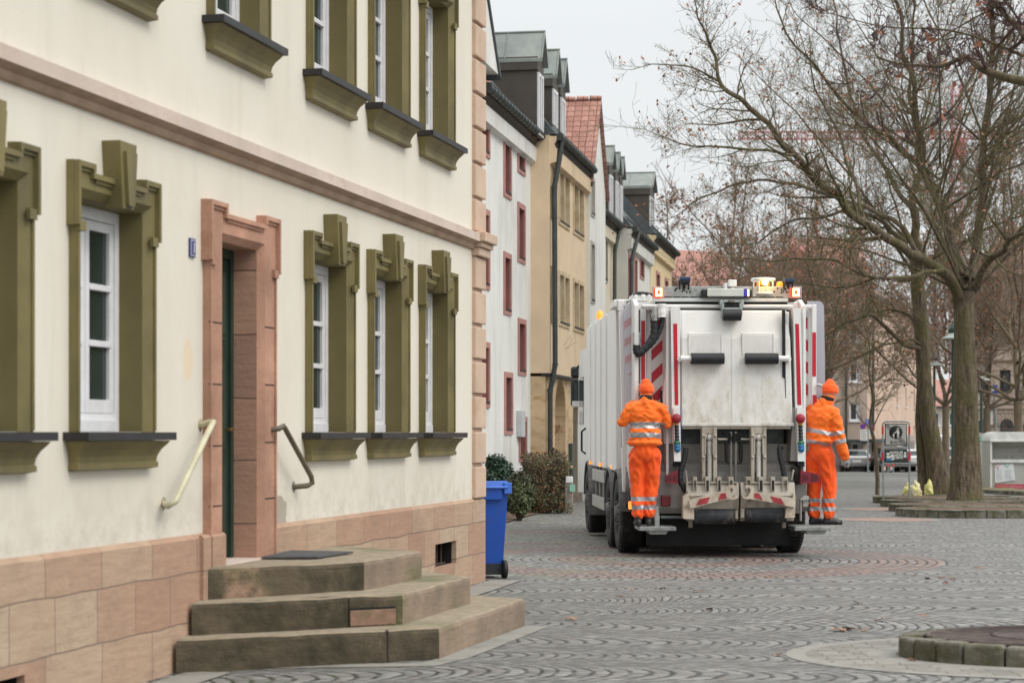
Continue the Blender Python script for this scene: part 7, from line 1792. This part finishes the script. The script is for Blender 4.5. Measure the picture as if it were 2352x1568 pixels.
mb = MB(); mb.prism([(-.1, 0, z_-.08), (-.1, 0, a.z), (a.x+.05, 0, a.z), (b.x-.25, 0, a.z-.04), (b.x-.05, 0, b.z), (b.x+.02, 0, b.z-.25), (b.x+.02, 0, z_-.08)], (0, 1.2, 0)); mb.build('container_body', mat('container_grey_green', (.40, .42, .38), .5, .1, 3, dirt=(.28, .31, .28), dscale=4), rt, .03)
p_, q_ = F.y(*zK(255, 435), -.01), F.y(*zK(490, 515), -.01); mb = MB(); mb.box((p_.x, -.012, q_.z), (q_.x, -.001, p_.z)); lb_ = mb.build('teal_label', mat('teal_label', (.01, .34, .22), .4, .05), rt, .02)
mb = MB()
for k in range(9): x_ = p_.x+.08+k*.05; mb.box((x_, -.015, p_.z-.09), (x_+.03, -.0125, p_.z-.06))
mb.build('lettering', M_signwh, lb_)
mb = MB(); mb.box((a.x, -.012, z_-.08), (b.x, -.001, z_)); mb.build('red_strip', MC['strip_red'], rt)
ZS = 72; F = Frame(((2271-CX)*ZS/FPX, ZS), 0, g(ZS)+.08); rt = fempty('litter_bin', F, 'dark green litter bin overflowing with a dark red bag between the two containers', 'bin')
mb = MB(); zt2 = F.y(*zK(480, 880), 0).z; mb.box((-.28, 0, 0), (.28, .5, zt2-.05)); mb.build('bin_body', mat('dirty_green_bin', (.07, .09, .075), .6, .3, 20), rt, .02); mb = MB(); mb.box((-.3, -.02, zt2-.05), (.3, .52, zt2+.02)); mb.build('rim', mat('green_rim', (.10, .30, .18), .4), rt, .01)
mb = MB(); mb.sphere((0, .25, zt2+.15), (.26, .22, .2)); mb.build('rubbish_bag', mat('dark_red_bag', (.10, .012, .02), .4), rt)
# ================================================================== YELLOW SACKS
def sack(px0, px1, ytop, ybot, Z, label, m, seed, tilt=0):
    c = AT((px0+px1)/2, ybot, Z); w_ = (px1-px0)/FPX*Z/2; h = (ybot-ytop)/FPX*Z
    sh = [('e', (0, 0, h*.40), (w_*.95, w_*.85, h*.42), 0, 0), ('e', (w_*.15, 0, h*.62), (w_*.6, w_*.6, h*.32), 0, 0), ('c', [(0, 0, h*.8), (w_*.05, 0, h*.97)], [w_*.22, w_*.13])]
    o = blob('rubbish_sack', sh, m, None, .02, 3, fold=lambda p: noise.noise(p*9+Vector((seed, 0, 0)))*.035+noise.noise(p*24)*.012, pick=(lambda q: 1 if noise.noise(q*11+Vector((seed, 3, 0))) > .12 else (2 if noise.noise(q*13+Vector((0, seed, 9))) > .2 else 0)) if len(m) > 1 else None)
    o.location = (c.x, Z, g(Z)); tag(o, label, 'rubbish sack', 'yellow recycling sacks by the tree')
M_ys = mat('yellow_film', (.62, .60, .22), .3, .12, 6); M_pk = mat('mixed_packaging', (.60, .58, .50), .4, .3, 30, dirt=(.42, .25, .18), dscale=16); M_pk2 = mat('pinkish_packaging', (.50, .36, .30), .5, .3, 30)
sack(2084, 2119, 1098, 1146, 52.8, 'translucent recycling sack with mixed packaging showing through', [M_ys, M_pk, M_pk2], 3)
sack(2072, 2097, 1100, 1143, 53.8, 'yellow sack half hidden behind the mixed packaging sack', [M_ys], 5)
sack(2122, 2144, 1094, 1146, 53.2, 'plain pale yellow sack leaning on the thick leaning trunk', [M_ys], 9)
# ================================================================== VEHICLES
def vehicle(px, Z, body, label, W=1.78, L=4.2, H=1.45, van=False, rz=0, name='parked_car'):
    x = (px-CX)*Z/FPX; rt = empty(name, (x, Z, g(Z)), rz, label, 'van' if van else 'car', 'vehicles parked across the square')
    hw = W/2
    if van: prof = [(0, .35), (0, 1.0), (.06, H-.12), (.2, H), (L-1.3, H), (L-.75, 1.25), (L-.1, .95), (L, .4)]
    else: prof = [(0, .35), (0, .85), (.10, .95), (.55, H-.06), (.85, H), (2.3, H), (3.0, .98), (L-.15, .82), (L, .4)]
    mb = MB(); n = len(prof)
    def ring(x_, ins): return [(x_*(1-(ins if z > .95 else 0)*(z-.95)/(H-.95)*.16), y, z) for y, z in prof]
    Lr = ring(-hw, 1); Rr_ = ring(hw, 1)
    mb.add(Lr+Rr_, [(i, i+1, n+i+1, n+i) for i in range(n-1)]+[(n-1, 0, n, 2*n-1)]+[tuple(range(n-1, -1, -1)), tuple(range(n, 2*n))]); mb.build('body', body, rt, .04, 3)
    mb = MB(); k0, k1 = (1.08, H-.22) if van else (.98, H-.10); f = lambda z: (.03*(z-1)/(H-1.1) if van else .10+(z-.95)/(H-1.01)*.45)
    mb.quad((-hw*.78, f(k0)-.02, k0), (hw*.78, f(k0)-.02, k0), (hw*.72, f(k1)-.02, k1), (-hw*.72, f(k1)-.02, k1)); mb.build('rear_window', M_glass, rt)
    for s_ in (-1, 1):
        mb = MB(); kk = lambda z: s_*(hw*(1-(z-.95)/(H-.95)*.16)+.004); mb.quad((kk(1.0), .7 if not van else 2.6, 1.0), (kk(1.0), 2.7 if not van else 3.4, 1.0), (kk(H-.15), 2.2 if not van else 3.1, H-.15), (kk(H-.15), .85 if not van else 2.6, H-.15)); mb.build('side_window', M_glass, rt)
        mb = MB(); mb.box((s_*(hw-.20), -.02, .68), (s_*(hw-.02), .05, .86 if not van else 1.2)); mb.build('tail_light', M_dred if False else mat('car_tail_light', (.45, .02, .02), .3), rt, .01)
        for yy in (.8, L-.85): mb = MB(); mb.lathe((s_*(hw-.18), yy, .31), (s_, 0, 0), [(0, 0), (.31, 0), (.32, .03), (.32, .17), (.29, .19), (.18, .17), (0, .18)], 20); mb.build('wheel', M_rub, rt)
    mb = MB(); mb.box((-.26, -.03, .58 if not van else .72), (.26, -.005, .69 if not van else .83)); mb.build('number_plate', M_signwh, rt)
    mb = MB(); mb.box((-hw*.98, -.05, .32), (hw*.98, .08, .50)); mb.build('bumper', M_fend, rt, .02)
    return rt
cw = mat('car_white', (.66, .67, .67), .25, .03, 2, coat=.5); cs = mat('car_silver', (.40, .40, .40), .3, .03, 2, metal=.4, coat=.5); ck = mat('car_black', (.012, .014, .018), .2, .1, 2, coat=.6); cr = mat('car_dark_red', (.20, .012, .02), .3, .1, 2, coat=.5)
vehicle(2135, 122, cw, 'white van seen from behind to the right of the zone sign frame', W=1.95, L=4.9, H=2.25, van=True, name='parked_van')
vehicle(2192, 108, cs, 'silver hatchback half hidden behind the big split trunk'); vehicle(2057, 117, ck, 'black car seen through the legs of the zone sign frame')
vehicle(2094, 120, cw, 'low white car between the zone sign frame and the white van', H=1.35); vehicle(1968, 119.5, cs, 'grey car standing in front of the dark ground floor opening', H=1.35, W=1.7)
vehicle(2228, 116, cr, 'dark red car glimpsed beside the big plane trunk', H=1.4)
for i, px in enumerate((2040.6, 2051.6)):
    Z = 114; c = AT(px, 1084, Z); mb = MB(); mb.lathe((0, 0, 0), (0, 0, 1), [(.05, -.1), (.05, .36), (.05, .361)], 10, 0); mb.lathe((0, 0, 0), (0, 0, 1), [(.055, .361), (.055, .50), (0, .52)], 10, 1)
    o = mb.build('bollard', [M_mast, M_signred]); o.location = (c.x, Z, g(Z)); tag(o, ('left', 'right')[i]+' one of two grey bollards with red tops below the zone sign', 'bollard', 'red topped bollards')
# ================================================================== BUILDINGS ACROSS THE SQUARE
M_bei = mat('grey_beige_render', (.44, .35, .29), .9, .08, .5, dirt=(.33, .26, .22), dscale=.8); M_sal = mat('salmon_render', (.60, .44, .34), .9, .06, .5, dirt=(.48, .35, .27), dscale=.7)
M_froof = mat('far_tile_roof', (.36, .19, .155), .9, .15, 2, bmp=.01, bscale=9)
def block(name, p0, p1, h, depth, m, label, wins, roofh=3.5, wm=M_white, winm=None, base=-.6, roofm=None, extra=None):
    """a house whose front runs from p0 to p1 (x, y); wins = (u0, u1, z0, z1)"""
    a = Vector(p0); b = Vector(p1); d = b-a; L = d.length; F = Frame(p0, math.atan2(d.y, d.x), g(min(p0[1], p1[1])))
    rt = fempty(name, F, label, 'building'); mb = MB(); holes = [(u0, u1, z0, z1) for u0, u1, z0, z1 in wins]
    wall_grid(mb, 0, L, base, h, holes); mb.quad((0, depth, base), (0, 0, base), (0, 0, h), (0, depth, h)); mb.quad((L, 0, base), (L, depth, base), (L, depth, h), (L, 0, h)); mb.quad((L, depth, base), (0, depth, base), (0, depth, h), (L, depth, h))
    mb.build('wall', m, rt)
    for u0, u1, z0, z1 in wins:
        mb = MB(); w_ = .10
        for q in ((u0, z0, u0+w_, z1), (u1-w_, z0, u1, z1), (u0+w_, z0, u1-w_, z0+w_), (u0+w_, z1-w_, u1-w_, z1), ((u0+u1)/2+.10, z0+w_, (u0+u1)/2+.2, z1-w_)): mb.box((q[0], .10, q[1]), (q[2], .18, q[3]))
        mb.box((u0-.06, -.08, z0-.08), (u1+.06, .10, z0-.002)); 
        for (A, B, C_, D_) in (((u0, z0), (u0, z1), 0, 0), ((u1, z1), (u1, z0), 0, 0), ((u0, z1), (u1, z1), 0, 0)): mb.quad((A[0], 0, A[1]), (B[0], 0, B[1]), (B[0], .2, B[1]), (A[0], .2, A[1]), mi=1)
        o = mb.build('window', [wm, m], rt); mb = MB(); mb.quad((u0, .19, z0), (u1, .19, z0), (u1, .19, z1), (u0, .19, z1)); mb.build('pane', M_pglass, o)
    mb = MB(); o_ = .3; dd = depth/2
    mb.add([(-o_, -o_, h), (L+o_, -o_, h), (L+o_, depth+o_, h), (-o_, depth+o_, h), (-o_, dd, h+roofh), (L+o_, dd, h+roofh)], [(0, 1, 5, 4), (2, 3, 4, 5), (3, 0, 4), (1, 2, 5), (3, 2, 1, 0)]); mb.build('roof', roofm or M_froof, rt)
    mb = MB(); mb.box((-o_, -o_-.1, h-.18), (L+o_, -o_+.02, h+.02)); mb.build('gutter', M_copdk, rt); return rt, F, L
def WX(px, Z): return ((px-CX)*Z/FPX, Z)
Zb = 121.0; sB = FPX/Zb
p0, p1 = WX(1850, Zb), WX(1992, Zb); gz0 = g(Zb)
def bz(py, Z=Zb): return CAMH-(py-HY)*Z/FPX-g(Z)
wins = []
for x0, x1 in ((1951, 1976), (1898, 1921)):
    for ya, yb in ((745, 787), (834, 877), (925, 966), (655, 697)):
        wins.append(((x0-1850)/sB, (x1-1850)/sB, bz(yb), bz(ya)))
wins.append(((1955-1850)/sB, (1980-1850)/sB, .05, 1.75))
rt, F, L = block('beige_building', p0, p1, bz(650), 10, M_bei, 'tall grey beige building with white framed windows right of the truck', [w_ for w_ in wins], 3.2)
mb = MB(); mb.box((1.6, -.7, bz(1016)), (L, .0, bz(1009))); mb.build('canopy', mat('dark_green_canopy', (.03, .045, .042), .6), rt)
mb = MB(); mb.tube([((1943-1850)/sB, -.12, 0), ((1943-1850)/sB, -.12, bz(650))], .07, 8); mb.build('downpipe', M_copdk, rt)
p0 = WX(1992, Zb+.3); p1 = WX(2112, 150)
LL = (Vector(p1)-Vector(p0)).length
wins = [(LL*f, LL*f+1.0, z, z+1.35) for f in (.50, .68, .86) for z in (1.5, 4.2, 6.9)]+[(LL*.02+.3, LL*.02+2.0, .0, 1.75), (LL*.3, LL*.3+1.6, 0, 1.75)]
rt, F, L = block('salmon_building', p0, p1, 10.9, 9, M_sal, 'salmon rendered building receding behind the slender young tree', wins, 3.0)
mb = MB(); mb.box((.2, -.5, bz(1016)), (L*.5, .0, bz(1008))); mb.build('canopy', MC['dark_green_canopy'], rt)
mb = MB(); mb.tube([((2023-1992)/sB*2.0, -.15, 0), ((2023-1992)/sB*2.0, -.15, 10.9)], .08, 8); mb.build('downpipe', M_copdk, rt)
# red roofed houses behind
p0, p1 = WX(2070, 168), WX(2150, 172)
block('red_roofed_house', p0, p1, 11.0, 9, mat('pale_pink_render', (.60, .46, .38), .9, .06, .5), 'red roofed house in the gap beyond the salmon building', [(.4+i*1.6, 1.2+i*1.6, z, z+1.3) for i in range(2) for z in (6.5, 9)], 3.6)
p0, p1 = WX(2130, 185), WX(2260, 185)
block('far_cream_house', p0, p1, 5.2, 9, mat('far_cream', (.64, .58, .50), .9, .06, .5), 'low cream house far behind between the plane trunks', [(.6+i*1.4, 1.3+i*1.4, z, z+1.2) for i in range(4) for z in (1.2, 3.4)], 2.6)
# classical sandstone building on the right
Zc = 98.0; p0, p1 = WX(2226, Zc), WX(2460, Zc-3); sC = FPX/Zc
M_cls = ashlar_mat('banded_sandstone', (.46, .36, .285), (.50, .40, .32), (.53, .43, .35), 1.3, .62, mortar=(.20, .14, .11), ms=.030)
def cz(py): return CAMH-(py-HY)*Zc/FPX-g(Zc)
ux = lambda px: (px-2226)/sC
wins = [(ux(2298.6), ux(2325.5), cz(898), cz(852)), (ux(2245), ux(2272), cz(898), cz(852)), (ux(2352), ux(2379), cz(898), cz(852))]+[(ux(x), ux(x+27), cz(790), cz(735)) for x in (2245, 2298.6, 2352)]
rt, F, L = block('sandstone_building', p0, p1, cz(640), 12, M_cls, 'banded sandstone building with an arched cellar window at the right edge', wins, 3.0, wm=mat('dark_window_frame', (.05, .045, .04), .6))
for px in (2317, 2262, 2372):
    mb = MB(); r_ = (2333-2300.5)/2/sC; c = ux(px); zb_ = cz(992)-.6; sp = cz(962.8)-r_
    pts = [(c-r_, -.02, zb_)]+[(c-r_*math.cos(math.pi*i/14), -.02, sp+r_*math.sin(math.pi*i/14)) for i in range(15)]+[(c+r_, -.02, zb_)]; mb.prism(pts, (0, .015, 0)); o = mb.build('arched_window', M_glass, rt)
    mb = MB(); mb.tube([(c-r_, -.05, cz(987)), (c+r_, -.05, cz(987))], .03, 6)
    for k in range(5): an = math.pi*(k+1)/6; mb.tube([(c, -.05, cz(987)), (c-r_*math.cos(an), -.05, sp+r_*math.sin(an))], .018, 5)
    mb.build('bars', mat('reddish_bars', (.16, .09, .08), .6), o)
    mb = MB(); n = 9
    for k in range(n):
        a0, a1 = math.pi*k/n+.02, math.pi*(k+1)/n-.02; R1 = r_+.42
        P = [(c-r_*math.cos(a0), 0, sp+r_*math.sin(a0)), (c-r_*math.cos(a1), 0, sp+r_*math.sin(a1)), (c-R1*math.cos(a1), 0, sp+R1*math.sin(a1)), (c-R1*math.cos(a0), 0, sp+R1*math.sin(a0))]; mb.prism(P, (0, -.05, 0))
    mb.build('arch_stones', M_cls, o)
mb = MB(); 
for py in (940, 928, 830): mb.box((0, -.12, cz(py)), (L, .0, cz(py)+.16))
mb.build('string_course', M_cls, rt)
# building with pinkish tiled roof closing the street
p0, p1 = WX(1470, 128), WX(1745, 132)
block('street_end_building', p0, p1, 9.6, 10, mat('pinkish_render', (.52, .40, .34), .9, .06, .5), 'pinkish building with a tall tiled roof closing the street behind the trees', [(.8+i*1.7, 1.7+i*1.7, z, z+1.4) for i in range(4) for z in (1.5, 4.2, 6.9)], 5.2)
p0, p1 = WX(1745, 150), WX(1905, 146)
block('far_ochre_building', p0, p1, 8.4, 10, mat('dull_ochre', (.50, .42, .33), .9, .06, .5), 'dull ochre building hidden behind the truck and the trees', [(.8+i*1.7, 1.7+i*1.7, z, z+1.4) for i in range(3) for z in (1.5, 4.2)], 3.5)
# ================================================================== CRANE
M_cr = mat('hazed_crane_red', (.58, .16, .17), .6, .1); Zr = 220.0; sR = FPX/Zr  # red paled so the colour carries the distance haze
c = AT(2196, 1000, Zr); rt = empty('tower_crane', (c.x, Zr, g(Zr)), 0, 'red lattice tower crane far behind the trees on the right', 'crane'); H0 = CAMH+(HY-322)/sR-g(Zr); HT = CAMH+(HY-195)/sR-g(Zr)
def lattice(mb, A, B, w_, n, r_):
    A = Vector(A); B = Vector(B); d = (B-A).normalized(); u = d.orthogonal().normalized(); v = d.cross(u)
    if abs(d.z) > .9: u, v = Vector((1, 0, 0)), Vector((0, 1, 0))
    else: u, v = Vector((0, 0, 1)), Vector((0, 1, 0))
    cs_ = [(-1, -1), (1, -1), (1, 1), (-1, 1)]
    for a_, b_ in cs_: mb.tube([A+u*a_*w_+v*b_*w_, B+u*a_*w_+v*b_*w_], r_*1.1, 4)
    for i in range(n):
        p = A.lerp(B, i/n); q = A.lerp(B, (i+1)/n)
        for k in range(4):
            c0, c1 = cs_[k], cs_[(k+1) % 4]; mb.tube([p+u*c0[0]*w_+v*c0[1]*w_, q+u*c1[0]*w_+v*c1[1]*w_], r_*.6, 3); mb.tube([p+u*c0[0]*w_+v*c0[1]*w_, p+u*c1[0]*w_+v*c1[1]*w_], r_, 3)
mb = MB(); lattice(mb, (0, 0, 0), (0, 0, H0), .6, 24, .06); mb.build('mast', M_cr, rt)
mb = MB(); lattice(mb, (0, 0, H0), (0, 0, HT), .45, 5, .06); mb.build('tower_head', M_cr, rt)
mb = MB(); lattice(mb, (-24, 0, H0+.5), (0, 0, H0+.5), .38, 26, .05); mb.build('jib', M_cr, rt)
mb = MB(); lattice(mb, (0, 0, H0+.5), (11, 0, H0+.5), .38, 12, .05); mb.box((9, -.6, H0-1.6), (11, .6, H0+.1)); mb.build('counter_jib', M_cr, rt)
mb = MB(); mb.tube([(0, 0, HT), (-22, 0, H0+.9)], .05, 4); mb.tube([(0, 0, HT), (10, 0, H0+.9)], .05, 4); mb.build('stay', M_cr, rt)
mb = MB(); mb.box((-.4, -1.2, H0-2.2), (.8, .2, H0-.2)); mb.build('cab', M_cr, rt, .05)
# ================================================================== FALLEN LEAVES
M_fl = mat('fallen_leaf', (.42, .22, .12), .75, .3, 20, dirt=(.28, .12, .06), dscale=14); M_fl2 = mat('fallen_leaf_dark', (.16, .065, .035), .75, .3, 20)
def leafmesh(seed, sz):
    r = random.Random(seed); mb = MB(); n = 15; vs = [(0, 0, .012)]
    lobes = [1, .55, .9, .5, .75, .45, .6, .35, .6, .45, .75, .5, .9, .55, 1][:n]
    for k in range(n):
        a = -2.5+5.0*k/(n-1); rr_ = sz*(1-.18*abs(k-7)/7)*(.62 if k % 2 else 1.0)*r.uniform(.9, 1.1)
        vs.append((rr_*math.sin(a), rr_*math.cos(a), .008+.35*rr_*r.uniform(.1, .7)*(abs(math.sin(a*1.5)))))
    mb.add(vs, [(0, k+1, k) for k in range(1, n)]); mb.tube([(0, 0, .012), (0, -sz*.6, .02), (.01, -sz*1.1, .015)], .003, 4); return mb
z8 = zf(2000, 2000, 1.12214)
LV = [(1520, 588, .085, 0, 'large curled pale leaf, left of a pair on the cobbles'), (1567, 582, .09, 0, 'large curled pale leaf, right of a pair on the cobbles'), (1705, 541, .07, 0, 'pale brown leaf lying right of the large leaf pair'),
      (320, 536, .07, 0, 'pale leaf on the cobbles right of the steps'), (880, 412, .06, 0, 'pale leaf in the middle of the paving'), (730, 401, .05, 0, 'small leaf left of the pale middle leaf'), (540, 438, .045, 1, 'small dark leaf above the bottom step'),
      (1205, 347, .05, 0, 'pale leaf at the rim of the red rosette'), (940, 494, .05, 1, 'dark leaf below the pale middle leaf'), (2155, 307, .055, 0, 'pale leaf beyond the right tip of the rosette'), (1855, 341, .04, 1, 'small dark leaf under the rosette tip'),
      (1920, 356, .05, 1, 'leftmost dark leaf of the little heap by the rosette tip'), (1980, 353, .06, 1, 'middle dark leaf of the little heap by the rosette tip'), (2028, 356, .055, 1, 'rightmost dark leaf of the little heap by the rosette tip'), (1600, 465, .05, 1, 'thin dark leaf standing on its edge on the cobbles'),
      (1900, 612, .045, 0, 'pale leaf on the kerb of the nearest tree island'), (2000, 375, .05, 1, 'flat dark leaf in front of the little heap'), (585, 405, .035, 0, 'tiny pale leaf left of the small leaf'), (1640, 588, .05, 0, 'flat brown leaf between the leaf pair and the tree island'),
      (1250, 700, .045, 1, 'dark leaf near the pale ring of the nearest island'), (1848, 722, .04, 1, 'dark leaf at the foot of the nearest granite kerb')]
for i, (x, y, sz, mi, lab) in enumerate(LV):
    p = UG(*z8(x, y)); o = leafmesh(i, sz).build('fallen_leaf', [M_fl, M_fl2][mi]); o.location = (p.x, p.y, g(p.y)+(.16 if 'on the kerb' in lab else .004)); o.rotation_euler = (R(10*(i % 3)), R(8), i*1.9); tag(o, lab, 'leaf', 'fallen leaves on the paving')
